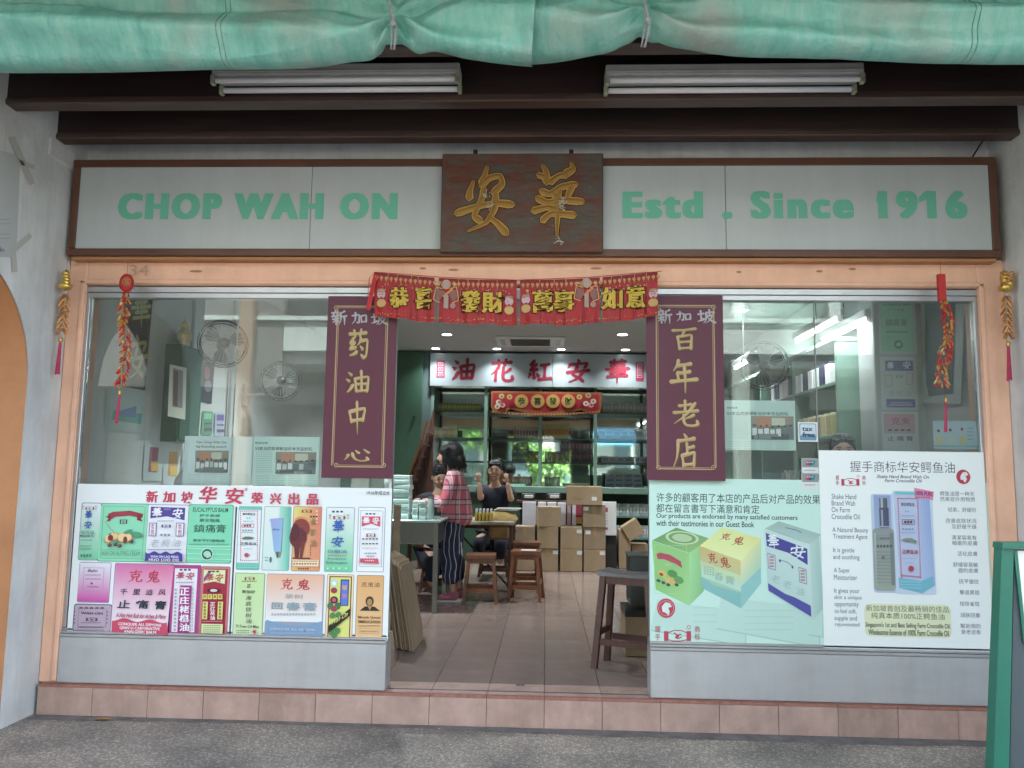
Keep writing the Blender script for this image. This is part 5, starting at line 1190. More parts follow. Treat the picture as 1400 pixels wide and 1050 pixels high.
# inner sign
YS = 6.22
def zq(py, Y=6.22, px=740): return at(px, py, Y).z
t = thing('inner_sign', 'inner shop sign with red brush characters under the downlights', 'sign', (-.1, YS, zq(529)))
xa, xb = at(588,505,YS).x, at(890,505,YS).x
jm = at(755,505,YS).x
M_isign = mat('pale_acrylic', (.27,.315,.33), .25)
for x0, x1 in ((xa, jm-.002), (jm+.002, xb+.9)): MB().bbox(x0, x1, YS, YS+.25, zq(529), ZC-.03, .003).build('panel', M_isign, t)
for ch, x, y in (('油',634,506), ('花',686,507), ('紅',738,508), ('安',790,508), ('華',844,508)):
    a = Art(Y=YS-.003, dz=.0006); a.brush(ch, x-17, y-17, x+17, y+16, '84142f', wid=17, shear=.04); a.build('character', M_print, t)
for x0, x1, y0, y1 in ((597,608,493,516), (869,880,495,521)):
    a = Art(Y=YS-.003); a.rect(x0,y0,x1,y1,'a02248'); [a.frame(x0+2,y0+2+i*7,x1-2,y0+7.4+i*7,'c8b0bc',.7) for i in range(3)]; [a.rect(x0+4,y0+4+i*7,x1-4,y0+5+i*7,'c8b0bc') for i in range(3)]; a.build('stamp', M_print, t)

# display cabinet
YC = 6.28; YB = 6.74
cab = thing('display_cabinet', 'green framed glass display cabinet along the back wall', 'cabinet', (0, YC, FZ))
px_posts = (590, 663.6, 738.6, 814, 888); z_sh = [zq(562, YC), zq(599, YC), zq(631, YC)]; z_ct = zq(665, YC); z_tp = zq(530, YC)
xp = [at(p_, 600, YC).x for p_ in px_posts] + [2.2]
for i, x in enumerate(xp): MB().bbox(x-.022, x+.022, YC, YC+.045, z_ct+.001, z_tp, .003).build('post', M_greenc, cab)
for z in z_sh: MB().bbox(xp[0]+.023, xp[-1], YC+.05, YB-.01, z-.022, z, .003).build('shelf', mat('cabinet_green_shelf', (.09,.19,.15), .4) if z == z_sh[0] else bpy.data.materials['cabinet_green_shelf'], cab)
MB().bbox(xp[0]-.03, xp[-1]+.03, YC-.10, YB, z_ct-.085, z_ct, .006).build('counter', M_greenc, cab)
MB().box(xp[0]-.02, xp[-1]+.02, YB, YB+.02, z_ct, z_tp+.05).build('mirror', M_mirror, cab)
MB().box(xp[0]-.03, xp[0]-.01, YC+.05, YB-.002, z_ct, z_tp+.02).build('side_panel', M_greenc, cab)
for i in range(5): MB().box(xp[i]+.023, xp[i+1]-.023, YC+.02, YC+.025, z_ct+.002, z_tp).build('glass_pane', M_glassc, cab)
MB().box(xp[0]-.02, xp[-1]+.02, YB-.05, YB, FZ, z_ct-.09).build('lower_back', M_greenp, cab)
z_ls = at(860,706,YC).z
MB().bbox(.75, xp[-1], YC, YB-.055, z_ls-.022, z_ls, .003).build('lower_shelf', M_greenc, cab)
MB().bbox(.75, xp[-1], YC, YB-.055, at(860,736,YC).z-.02, at(860,736,YC).z, .003).build('lower_shelf', M_greenc, cab)
MB().box(xp[0], .74, YC+.02, YC+.05, FZ, z_ct-.09).build('lower_door', M_greenp, cab)
ORD = 'first second third fourth fifth sixth seventh eighth ninth tenth eleventh twelfth thirteenth fourteenth fifteenth sixteenth'.split()
_pm = {}
def pmat(c):
    if c not in _pm: _pm[c] = mat('pack_'+c, tuple(min(.8, v*1.6) for v in lin(c)), .5, var=.1, vscale=20)  # pack colours lightened in place of shelf lighting
    return _pm[c]
def packs(x0, x1, zb, h, Y, d, n, cols, lab, grp, stripe=None):
    w = (x1-x0)/n; protos = {}
    for i in range(n):
        c = cols[i % len(cols)]
        if c not in protos:
            t = thing('medicine_pack', lab, 'medicine pack', (0,0,0), grp)
            MB().bbox(.0015, w-.0015, 0, d, 0, h, .002).build('carton', pmat(c), t, local=True)
            if stripe: MB().box(.002+w*.12, w-.002-w*.12, -.0012, -.0002, h*.30, h*.72).build('label_band', pmat(stripe), t, local=True)
            protos[c] = t; o = t
        else: o = copy_tree(protos[c])
        o.location = (x0+i*w, Y+random.uniform(0,.02), zb+.001); o['label'] = ORD[i]+' '+lab+', from left'
Yp = YC+.09; X_ = lambda p_: at(p_, 600, Yp).x
s1, s2, s3 = z_sh
packs(X_(598), X_(657), s1, .10, Yp, .08, 14, ('8c8a38','a09a3c'), 'small yellow pack in the row on the top shelf at left', 'yellow packs on the top cabinet shelf', 'd0c860')
packs(X_(824), X_(886), s1, .125, Yp, .08, 12, ('b89aa4','a88c98'), 'small pink pack in the row on the top shelf at right', 'pink packs on the top cabinet shelf', 'd8c8cc')
packs(X_(594), X_(625), s2, .125, Yp, .08, 9, ('b08058','9c9468','a89c70'), 'small tan pack on the second shelf at left', 'tan packs on the second cabinet shelf', 'c8b890')
packs(X_(702), X_(735), s2, .145, Yp, .08, 8, ('b8b4b4','c0bcbc'), 'small white pack on the second shelf left of the middle post', 'white packs on the second shelf', 'a86878')
packs(X_(743), X_(778), s2, .18, Yp, .08, 9, ('c8a858','b8b060'), 'yellow and orange pack on the second shelf right of the middle post', 'yellow orange packs on the second shelf', 'd87838')
packs(X_(818), X_(880), s2, .14, Yp, .1, 6, ('b0b4bc','a8acb4'), 'white pack on the second shelf at right', 'white packs at the right of the second shelf', '8890a0')
for k in range(3): packs(X_(700), X_(722), s3+k*.087, .085, Yp, .08, 3, ('4c6848','587454'), ('bottom','middle','top')[k]+' layer green pack on the third shelf', 'green packs on the third shelf', '88a070')
for k in range(2): packs(X_(723), X_(737), s3+k*.07, .068, Yp, .08, 2, ('7c3c40',), ('lower','upper')[k]+' maroon pack beside the green packs', 'small maroon stack on the third shelf')
packs(X_(745), X_(766), s3, .14, Yp, .08, 5, ('74485a','805060'), 'mauve pack in the row right of the middle post', 'mauve packs on the third shelf', '9c7080')
for k in range(2): packs(X_(767), X_(811), s3+k*.14, .138, Yp, .08, 9, ('6c4a54','745058'), ('lower','upper')[k]+' row plum pack on the third shelf', 'plum packs on the third shelf', '8a6a74')
packs(X_(822), X_(886), s3, .08, Yp, .1, 6, ('a8a4b0','9c98a6'), 'lilac white pack on the third shelf at right', 'lilac packs on the third shelf', '6c6c84')
packs(X_(669), X_(727), z_ct, .125, Yp, .08, 15, ('b86830','c07838','a85c2c'), 'orange pack in the row on the cabinet counter', 'orange packs on the cabinet counter', 'd8a860')
packs(X_(745), X_(766), z_ct, .125, Yp, .06, 6, ('8a9494','98a2a2'), 'grey bottle pack on the counter right of the middle post', 'grey packs on the counter', 'b8c0c0')
for k in range(3): packs(X_(828), X_(878), z_ct+k*.062, .06, Yp, .1, 4, ('9c9cac','a8a8b6'), ('bottom','middle','top')[k]+' layer flat pale pack on the counter', 'flat pale packs on the counter', '6c7088')
for z in (z_ls, at(860,736,YC).z): packs(at(838,700,YC).x, at(886,700,YC).x+.25, z, .16, YC+.05, .1, 16, ('8a9c9c','98a8a8','7c9090'), ('upper' if z == z_ls else 'lower')+' shelf narrow grey green pack at right', 'narrow packs on the low right shelves', 'b8c4c4')
# inner pelmet on the cabinet
t = thing('inner_pelmet', 'red scalloped pelmet with four round gold characters on the cabinet', 'pelmet', at(746,570,6.19))
a = Art(Y=6.19, dz=.0012)
top_ = [(671,535),(822,536)]; low = [(822,560),(815,566),(805,565),(795,560),(780,563),(760,567),(746,568),(730,567),(712,563),(697,560),(688,566),(678,565),(671,558)]
a.poly(top_+low, '8c4c20'); a.poly([(674,538),(819,539),(819,558),(812,562),(800,558),(780,559),(746,563),(712,559),(692,558),(682,562),(674,556)], '8e1422')
for i in range(34): x = 674+i*4.4; a.k = 2; a.disc(x, 565-((x-746)/75)**2*4+1.5, 1.6, 'c8742c', n=7)
a.k = 4
for ch, x in zip('恭喜發財', (713,735,756,777)): a.disc(x,548.5,9.5,'b8762c',n=18); a.disc(x,548.5,7.6,'9a8c3c',n=18); a.text(ch,x-5,543.5,x+5,553.5,'3c2c14',bold=.02)
for x,y,c_ in ((682,550,'c8b8a4'),(687,554,'cc8890'),(680,556,'a8b088'),(808,554,'cc8890'),(801,552,'c8c0ac'),(811,549,'c8b8a4'),(697,543,'b0a048'),(792,543,'b0a048'),(686,542,'90a058'),(804,541,'90a058')): a.disc(x,y,4,c_,ry=3.6,n=9); a.disc(x,y,1.6,'a04050',n=7)
a.build('cloth', M_print, t)

# left: green door, dark recess, staircase with rail
t = thing('green_door', 'dark green panel door at the back left of the shop', 'door', (at(560,700,6.2).x, 6.2, FZ))
MB().bbox(XL+.002, at(575,600,6.2).x, 6.2, 6.25, FZ, ZC-.004, .004).build('leaf', M_greenp, t)
q = at(566,570,6.17); MB().lathe([(.004,-.03),(.018,-.02),(.022,0),(.012,.012)], (0,0,0), 12, M=Matrix.Translation(q) @ Matrix.Rotation(R(90),4,'X')).build('knob', M_black, t)
MB().box(at(575.3,600,6.3).x, at(589,600,6.3).x, 6.3, 6.34, FZ, ZC-.004).build('recess_partition', mat('teal_grey', (.10,.15,.15), .6), kind='structure')
t = thing('staircase', 'dark wooden staircase with an orange handrail at the back left', 'staircase', at(570,780,5.3))
MB().add([at(572,790,5.3), at(592,790,5.3), at(592,560,5.3), at(585,590,5.3), at(561,650,5.3)]+[v+Vector((0,.12,0)) for v in (at(572,790,5.3), at(592,790,5.3), at(592,560,5.3), at(585,590,5.3), at(561,650,5.3))], [(0,1,2,3,4),(9,8,7,6,5),(0,5,6,1),(1,6,7,2),(2,7,8,3),(3,8,9,4),(4,9,5,0)]).build('stringer', M_wood2, t)
MB().tube([at(558,655,5.25), at(576,605,5.25), at(584,575,5.25)], .016, 8).build('handrail', M_wood, t)
for k in range(5): v = at(562+k*5.4, 660-k*16, 5.24); MB().tube([v+Vector((0,0,.02)), v+Vector((.01,0,-.38))], .009, 6).build('baluster', M_wood2, t)
for k in range(6): v = at(563+k*5, 672-k*16, 5.28); MB().bbox(v.x, v.x+.05, 5.05, 5.29, v.z-.02, v.z, .003).build('tread', M_wood2, t)

# ================================================================== LEFT WINDOW CONTENT (on the inner left wall)
WX = XL+.006
t = thing('calligraphy_board', 'black vertical board with gold calligraphy inside the left window', 'signboard', (WX, .95, 1.9))
a = Art(X=WX, dz=.0012); a.poly([(170,396),(209,404),(198,534),(166,528)],'14181a')
a.brush('華',178,400,206,448,'8c8c40',wid=13); a.brush('安',170,458,202,520,'8c8c40',wid=13); a.build('board', M_bright, t)
t = thing('tube_picture_poster', 'white poster with a blue tube picture under the black board', 'poster', (WX, .8, 1.4))
a = Art(X=WX, dz=.0012); a.poly([(147,530),(198,537),(194,592),(143,586)],'94a4a4'); a.poly([(154,560),(194,566),(192,580),(152,574)],'4f8f80'); a.poly([(162,562),(186,555),(185,572),(162,568)],'4f6c9a'); a.build('paper', M_bright, t)
t = thing('green_cupboard', 'dark green wall cupboard inside the left window', 'cupboard', (-2.65, 1.3, 1.52))
cz0, cz1 = 1.50, 2.20
MB().bbox(XL+.001, -2.60, 1.16, 1.52, cz0, cz1, .004).build('carcass', M_greenp, t)
MB().bbox(-2.599, -2.59, 1.18, 1.50, cz0+.02, cz1-.02, .002).build('side_door', mat('green_side', (.06,.15,.11), .4), t)
t = thing('framed_bottle_poster', 'white framed bottle picture on the side of the green cupboard', 'poster', (-2.585, 1.3, 1.7))
a = Art(X=-2.588, dz=.0012); a.poly([(232,498),(255,503),(253,574),(229,569)],'b0b4a8'); a.poly([(236,503),(250,507),(249,558),(235,556)],'6c7478'); a.poly([(237,506),(243,508),(242,556),(236,554)],'5c4038'); a.build('paper', M_bright, t)
v = at(235,462,1.3); t = thing('gold_figurine', 'small gold gourd shaped ornament on top of the green cupboard', 'figurine', (v.x, 1.3, cz1))
MB().lathe([(.03,0),(.034,.012),(.028,.02),(.05,.045),(.058,.08),(.045,.115),(.025,.13),(.034,.15),(.03,.175),(.01,.19),(.003,.205)], (-2.655,1.3,cz1), 14).build('body', M_gold, t, smooth=True)
for i,(q,c_,lb,inner) in enumerate(((((257,560),(273,562),(271,594),(255,592)),'8a5566','small pink balm poster on the inner left wall','b07088'), (((277,562),(291,563),(290,595),(275,594)),'4f7a64','small green balm poster on the inner left wall','62a080'), (((294,564),(306,565),(305,596),(293,595)),'8a8ea4','small white and violet poster on the inner left wall','5a5484'))):
    t = thing('wall_poster', lb, 'poster', atx(q[0][0], q[0][1], WX)); a = Art(X=WX+.002*i, dz=.001); a.poly(list(q), c_); x0=q[0][0]+2; y0=q[0][1]+3
    a.rect(x0,y0,x0+10,y0+8,inner); a.rect(x0,y0+13,x0+10,y0+15,'50505c'); a.rect(x0,y0+20,x0+10,y0+24,'50505c'); a.build('paper', M_bright, t)
t = thing('dark_portrait_poster', 'tall dark poster below the wall fan in the left window', 'poster', atx(284,520,WX)); a = Art(X=WX, dz=.001); a.poly([(276,486),(294,490),(289,552),(272,549)],'3a3c44'); a.disc(283,510,4,'7a5058',ry=9); a.disc(284,528,5,'6a6c74',ry=8); a.build('paper', M_bright, t)
for q, c_, lb in ((((205,611),(217,612),(214,646),(202,645)),'8c5a6c','narrow magenta and yellow poster low on the inner left wall'), (((231,617),(243,618),(241,652),(229,650)),'a07a48','narrow orange poster low on the inner left wall')):
    t = thing('wall_poster', lb, 'poster', atx(q[0][0], q[0][1], WX)); a = Art(X=WX, dz=.001); a.poly([(q[0][0]-7,q[0][1]-4),(q[1][0]+7,q[1][1]-3),(q[2][0]+7,q[2][1]+12),(q[3][0]-7,q[3][1]+12)],'98a4a4'); a.poly(list(q), c_); a.rect(q[0][0]+1,q[0][1]+20,q[1][0]-1,q[2][1]-2,'b09048'); a.build('paper', M_bright, t)
# pipes on the left wall and inner pillar
for px, lb in ((262,'thin pale pipe on the inner left wall near the cupboard'), (318,'thin pale pipe on the inner left wall past the fan')):
    v = atx(px, 480, XL+.03); tag(MB().tube([(XL+.03, v.y, 1.0), (XL+.03, v.y, ZC-.001)], .014, 8).build('wall_pipe', M_fix), lb, 'pipe')
def wall_fan(px, py, X, r, lab, ry):
    v = atx(px, py, X); t = thing('wall_fan', lab, 'fan', v, group=None)
    M_ = Matrix.Translation(v) @ Matrix.Rotation(ry, 4, 'Z')   # disc faces local -Y
    for k, (yy, rr) in enumerate(((-.05, r*.9), (0, r), (.05, r*.9))):
        MB().tube([M_ @ Vector((rr*math.cos(a_), yy, rr*math.sin(a_))) for a_ in [2*math.pi*i/36 for i in range(37)]], .004, 5, cap=False).build('guard_ring', M_black, t)
    w = MB()
    for i in range(28):
        a_ = 2*math.pi*i/28
        for sy in (-1, 1): w.tube([M_ @ Vector((.04*math.cos(a_), sy*.075, .04*math.sin(a_))), M_ @ Vector((r*.6*math.cos(a_), sy*.07, r*.6*math.sin(a_))), M_ @ Vector((r*math.cos(a_), 0, r*math.sin(a_)))], .0013, 4, cap=False)
    w.build('guard_wires', M_fix, t, kind='stuff')
    MB().lathe([(.003,-.05),(.04,-.045),(.045,0),(.04,.1),(.01,.14)], (0,0,0), 14, M=M_ @ Matrix.Rotation(R(-90),4,'X')).build('motor', M_black, t, smooth=True)
    for k in range(3):
        b = MB(); vs = []; a0 = k*2.094+.4
        for i in range(9):
            rr = .04+(r*.84-.04)*i/8; 
            for s_ in (-1, 1): an = a0+s_*(.28+.22*math.sin(math.pi*i/8)); vs.append(M_ @ Vector((rr*math.cos(an), -.01+s_*.02, rr*math.sin(an))))
        b.add(vs, [(2*i, 2*i+2, 2*i+3, 2*i+1) for i in range(8)]); b.build('blade', mat('fan_blade', (.035,.045,.045), .4) if k == 0 and 'fan_blade' not in bpy.data.materials else bpy.data.materials['fan_blade'], t)
    e = Vector((XL if X < 0 else XR, v.y+.1, v.z-.12)); MB().tube([M_ @ Vector((0,.12,0)), M_ @ Vector((0,.16,-.1)), e], .014, 8).build('bracket', M_fix, t)
    MB().bbox(e.x-.02+(.02 if X<0 else -.02), e.x+.02+(.02 if X<0 else -.02), e.y-.04, e.y+.04, e.z-.10, e.z+.10, .004).build('wall_plate', M_fix, t)
wall_fan(305,470,-2.42,.18,'wall fan nearer the street in the left window',R(28)); wall_fan(384,521,-2.35,.175,'wall fan further back beside the left purple banner',R(20))
wall_fan(1045,500,1.95,.22,'wall fan seen beside the right purple banner',R(-35))
# counter items low in the left window
t = thing('inner_cabinet', 'low white cabinet behind the left window', 'cabinet', (-2.4,1.6,FZ)); MB().bbox(XL+.01,-2.05,.7,2.2,FZ,1.16,.006).build('body', M_wallin, t); MB().bbox(XL+.01,-2.03,.68,2.22,1.161,1.185,.004).build('top', M_paper, t)
t = thing('covered_appliance', 'white cloth covered lump on the low cabinet in the left window', 'cover', (-2.45,1.05,1.185)); MB().lathe([(.12,0),(.11,.06),(.06,.13),(.015,.165),(.01,.18)], (-2.42,1.05,1.186), 14).build('cloth_cover', M_paper, t, smooth=True)

# ================================================================== RIGHT WINDOW CONTENT
t = thing('poster_pillar', 'grey pillar with three stacked balm posters in the right window', 'pillar', (2.3,.95,FZ))
pa, pb = at(1203,500,.92).x, at(1258,500,.92).x
MB().bbox(pa-.03, pb+.06, .93, 1.20, FZ, at(1230,398,.92).z, .006).build('shaft', mat('pillar_grey', (.42,.47,.46), .5), t)
for q, lb, fn in (((1201,407,1252,484), 'green 鎮痛膏 poster on top of the grey pillar', 0), ((1204,488,1254,560), 'white and violet poster in the middle of the grey pillar', 1), ((1206,563,1256,622), 'pink 止痛膏 poster at the foot of the grey pillar', 2)):
    x0,y0,x1,y1 = q; t = thing('pillar_poster', lb, 'poster', at((x0+x1)/2, y1, .92)); a = Art(Y=.926, dz=.0008); a.rect(x0,y0,x1,y1,'a0aaaa')
    if fn == 0: a.rect(x0+3,y0+3,x1-3,y1-4,'64ad84'); a.text('Eucalyptus Balm',x0+6,y0+7,x1-7,y0+12,'2c4c40'); a.text('握手商標',x0+14,y0+15,x1-16,y0+18,'3c6c58'); a.text('鎮痛膏',x0+9,y0+29,x1-12,y0+39,'3c6c58'); tiny(a,x0+10,x1-10,y0+47,'3c6c58',2.4,9); a.disc(x0+27,y1-13,6,'2f5a4c'); a.disc(x0+27,y1-13,3.6,'7ab898',ry=3)
    if fn == 1:
        a.rect(x0+6,y0+5,x1-6,y0+19,'484884'); a.brush('華',x0+8,y0+7,x0+18,y0+18,'b8bccc',wid=14); a.brush('安',x1-21,y0+6,x1-9,y0+17,'b8bccc',wid=14); a.frame(x0+6,y0+25,x0+15,y0+41,'8a6a80',.8); a.frame(x1-16,y0+22,x1-7,y0+38,'8a6a80',.8); handshake(a,x0+17,y0+23,x1-18,y0+29,'605880',False,False)
        for i in range(3): a.text('老楓油'[i],x0+9+i*11,y0+46,x0+18+i*11,y0+54,'7c8490',bold=-.01)
        a.rect(x0+6,y1-14,x1-5,y1-3,'484884'); tiny(a,x0+12,x1-10,y1-9,'a8a8c4',1.4); tiny(a,x0+10,x1-8,y1-6,'a8a8c4',1.6)
    if fn == 2: a.rect(x0+2,y0+3,x1-5,y0+30,'a87080','a08890'); a.text('克鬼',x0+12,y0+8,x1-12,y0+18,'84384c',bold=.01); tiny(a,x0+8,x1-8,y0+25,'5c4450',2.6,4); a.text('止痛膏',x0+7,y0+33,x1-8,y0+40,'50505c',sp=1.4)
    a.build('paper', M_bright, t)
t = thing('dark_wall_panel', 'dark grey panel hanging by the right edge of the right window', 'panel', (2.45,.7,1.7))
a = Art(X=XR-.02, dz=.001); a.poly([(1258,396),(1320,398),(1314,552),(1262,552)],'8f9c9a'); a.build('mount', M_bright, t)
a = Art(X=XR-.024, dz=.001); a.poly([(1264,400),(1306,400),(1303,538),(1270,542),(1266,520)],'3c4a4c'); a.build('dark_sheet', M_bright, t)
# shelf unit along the right wall
sh = thing('right_shelf_unit', 'green shelf unit along the right wall seen through the right window', 'shelf unit', (2.2, 3, FZ))
for y in (1.35, 2.35, 3.35, 4.35, 5.35): MB().bbox(2.06, XR-.003, y, y+.035, FZ, 2.28, .003).build('upright', M_greenc, sh)
for z in (.75, 1.2, 1.62, 2.0): MB().bbox(2.065, XR-.004, 1.386, 5.349, z-.025, z, .003).build('shelf', M_greenc, sh)
MB().bbox(2.03, XR-.003, 1.34, 5.39, 2.281, 2.31, .003).build('top_board', M_greenc, sh)
for z, n, cols, lb, g_ in ((2.0, 12, ('c0c4c8','28304c','b8bcc8'), 'blue capped white pack on the top shelf of the right unit', 'blue and white packs on the right shelf unit'), (1.62, 12, ('98905c','a8a070','7c6c50'), 'tan pack on the middle shelf of the right unit', 'tan packs on the right shelf unit'), (1.2, 10, ('8c9494','6c5c58'), 'grey pack on the lower shelf of the right unit', 'grey packs on the right shelf unit')):
    for i in range(n):
        if i == 0 or i >= len(cols): pass
        c_ = cols[i % len(cols)]; y0 = 1.55+i*.13; 
        t = thing('shelf_pack', ORD[i]+' '+lb+', from the street', 'pack', (2.08, y0, z), g_); MB().bbox(0, .12, 0, .10, 0, .15, .003).build('carton', pmat(c_), t, local=True); MB().bbox(.02,.10,.015,.085,.151,.17,.004).build('cap', pmat('28304c' if z > 1.9 else 'b0a890'), t, local=True)
# lit tube lamps inside
M_lit = mat('lit_tube', (.95,.95,.95), .4, emit=(.92,.97,1), estr=.9)
def lit_tube(x, y0, y1, z, lab):
    t = thing('lit_tube_lamp', lab, 'lamp', (x, (y0+y1)/2, z), 'lit tube lamps over the right shelves')
    MB().bbox(x-.03, x+.03, y0-.03, y1+.03, z+.02, z+.07, .004).build('batten', M_paper, t)
    MB().tube([(x,y0,z), (x,y1,z)], .013, 10).build('tube', M_lit, t, smooth=True)
    for y in (y0-.012, y1+.012): MB().bbox(x-.014, x+.014, y-.01, y+.01, z-.014, z+.02, .002).build('lamp_holder', M_paper, t)
    MB().tube([(x,(y0+y1)/2,z+.07), (x,(y0+y1)/2,ZC-.001)], .004, 5).build('hanger', M_black, t)
    l_ = bpy.data.lights.new('lamp', 'AREA'); l_.shape = 'RECTANGLE'; l_.size = .05; l_.size_y = y1-y0; l_.energy = .7; l_.color = (.93,.98,1)
    o = bpy.data.objects.new('lamp_light', l_); COL.objects.link(o); o.parent = t; o.location = (0,0,-.02)
lit_tube(1.95, .98, 1.86, 2.365, 'left one of the two lit tubes in the right window'); lit_tube(2.15, 1.0, 1.85, 2.365, 'right one of the two lit tubes in the right window'); lit_tube(1.95, 3.2, 3.9, 2.42, 'distant lit tube beside the right purple banner')
# box behind the tall stool
def carton(x0, x1, y0, y1, z0, z1, lab, sticker=None, rot=0, tilt=0, m=None, grp='cardboard cartons stacked in the shop', strap=False):
    cx, cy = (x0+x1)/2, (y0+y1)/2; t = thing('cardboard_carton', lab, 'carton', (cx, cy, z0), grp); t.rotation_euler = (0, tilt, rot)
    w, d, h = (x1-x0)/2, (y1-y0)/2, z1-z0; m = m or random.choice((M_kraft, M_kraft2))
    MB().bbox(-w, w, -d, d, 0, h-.002, .004).build('box_body', m, t, local=True)
    for s_ in (-1, 1): MB().bbox(-w+.002, w-.002, min(s_*.002, s_*(d-.002)), max(s_*.002, s_*(d-.002)), h-.0018, h+.001, .0008).build('flap', m, t, local=True)
    MB().box(-.022, .022, -d-.001, -d+.0005, h*.55, h+.0012).build('parcel_tape', M_tape, t, local=True)
    MB().box(-w*.9, w*.9, -d-.0006, -d+.0002, h*.02, h*.028).build('crease', M_tape, t, local=True)
    if sticker: sx, sz = sticker; MB().box(sx*w-.03, sx*w+.03, -d-.0018, -d-.0003, h*sz-.022, h*sz+.022).build('sticker', M_paper, t, local=True)
    if strap: MB().box(-w-.001, w+.001, -d-.002, d+.001, h-.04, h+.002).build('black_strap', M_black, t, local=True)
    return t
def cq(px0, px1, py0, py1, Y, d, lab, **k):
    A = at(px0, (py0+py1)/2, Y); B = at(px1, (py0+py1)/2, Y); zt = at((px0+px1)/2, py0, Y).z; zb = at((px0+px1)/2, py1, Y).z
    return carton(A.x, B.x, Y, Y+d, zb if zb > FZ+.03 else FZ+.0005, zt, lab, **k)
Yk = 5.30
zr = [FZ+.001, at(780,751,Yk).z, at(780,721,Yk).z]
def row(px, z0, z1, lab, **k):
    A = at(px[0], 750, Yk).x; B = at(px[1], 750, Yk).x; return carton(A, B, Yk+random.uniform(-.01,.01), Yk+.32, z0+.002, z1-.001, lab, **k)
row((704,731), zr[0], zr[1], 'bottom carton at the left end of the carton wall'); row((734,763), zr[0], zr[1], 'bottom carton second from left with a small white label', sticker=(.75,.85)); row((766,796), zr[0], zr[1], 'bottom carton third from left with a white label', sticker=(.75,.85)); row((798,828), zr[0], zr[1], 'bottom carton at the right end with a white label', sticker=(.7,.85))
row((704,731), zr[1], zr[2], 'second layer carton at the left end of the carton wall'); row((734,763), zr[1], zr[2], 'second layer carton with a plain front'); row((766,796), zr[1], zr[2], 'second layer carton third from left', sticker=(.72,.82)); row((798,828), zr[1], zr[2], 'second layer carton at the right end', sticker=(-.6,.78))
z3 = at(815,691,Yk).z
row((734,765), zr[2], at(750,693,Yk).z, 'third layer carton leaning a little left of the white sheets', rot=R(6)); row((797,828), zr[2], z3, 'third layer carton under the wide top carton', sticker=(-.75,.85))
A = at(775,680,Yk).x; B = at(824,680,Yk).x; tc_ = carton(A, B, Yk-.02, Yk+.28, z3+.002, at(800,665,Yk).z, 'wide carton on top of the stack with faded stencil print', sticker=(.55,.35), rot=R(-2))
MB().box(-.14, -.03, -.152, -.1515, .07, .115).build('stencil_print', M_tape, tc_, local=True)
cq(846,862,724,779,5.75,.25,'tall carton at the back right of the stack'); cq(864,886,744,781,5.9,.25,'carton on the floor under the tilted one')
v = at(870,722,5.85); carton(v.x-.11, v.x+.11, 5.72, 5.95, v.z-.10, v.z+.10, 'tilted carton lying on its corner at the back right', tilt=R(-33))
cq(855,892,835,903,.92,.34,'carton with a black strap behind the tall stool', strap=True, m=M_kraft)
t = thing('plastic_bin', 'cloudy plastic bin on the strapped carton', 'bin', (.75,1.1,.48)); zb_ = at(870,829,.92).z
M_bin = mat('cloudy_plastic', (.10,.11,.10), .3); x0b, x1b = at(862,800,.95).x, at(905,800,.95).x; zt_ = at(870,762,.95).z
MB().bbox(x0b, x1b, .96, .97, zb_, zt_, .002).build('side', M_bin, t); MB().bbox(x0b, x1b, 1.22, 1.23, zb_, zt_, .002).build('side', M_bin, t)
MB().bbox(x0b, x1b, .97, 1.22, zb_, zb_+.01, .002).build('base', M_bin, t); MB().bbox(x0b-.008, x1b+.008, .952, 1.238, zt_, zt_+.012, .003).build('lid', M_bin, t)
# leaning flat cartons at the left of the doorway
for k in range(9):
    t = thing('flattened_carton', ORD[8-k]+' flattened cardboard carton of the leaning stack, counted from the doorway side', 'cardboard', (0,0,0), 'flattened cartons leaning by the doorway')
    xb_ = -.975+.0165*k; tz = R(-8.5-.3*k); h_ = .60-.006*k+random.uniform(-.01,.01); y0 = .88+.012*(8-k)+random.uniform(-.006,.006)
    t.location = (xb_, y0, FZ+.0015+.004); t.rotation_euler = (0, tz, 0)
    c_ = MB(); prof = [(0,0),(.36,.0),(.44,.10),(.40,h_*.98),(.03,h_),(0,h_*.96)]
    vs = [(x_, y_, z_) for x_ in (0,.011) for y_, z_ in prof]; n = 6
    c_.add(vs, [tuple(range(n)), tuple(range(n, 2*n))[::-1]]+[(i, i+n, (i+1) % n+n, (i+1) % n) for i in range(n)]); c_.build('board', M_kraft if k % 2 else M_kraft2, t, local=True)
    MB().box(.0112, .0118, .10, .103, .02, h_-.02).build('crease', M_tape, t, local=True)
t = thing('kraft_board', 'tall kraft board standing behind the left poster at the doorway', 'cardboard', (-1.0,1.5,FZ)); MB().bbox(at(536,760,1.6).x, at(546,760,1.6).x, 1.6, 1.62, FZ, at(545,690,1.6).z, .002).build('board', M_kraft2, t)

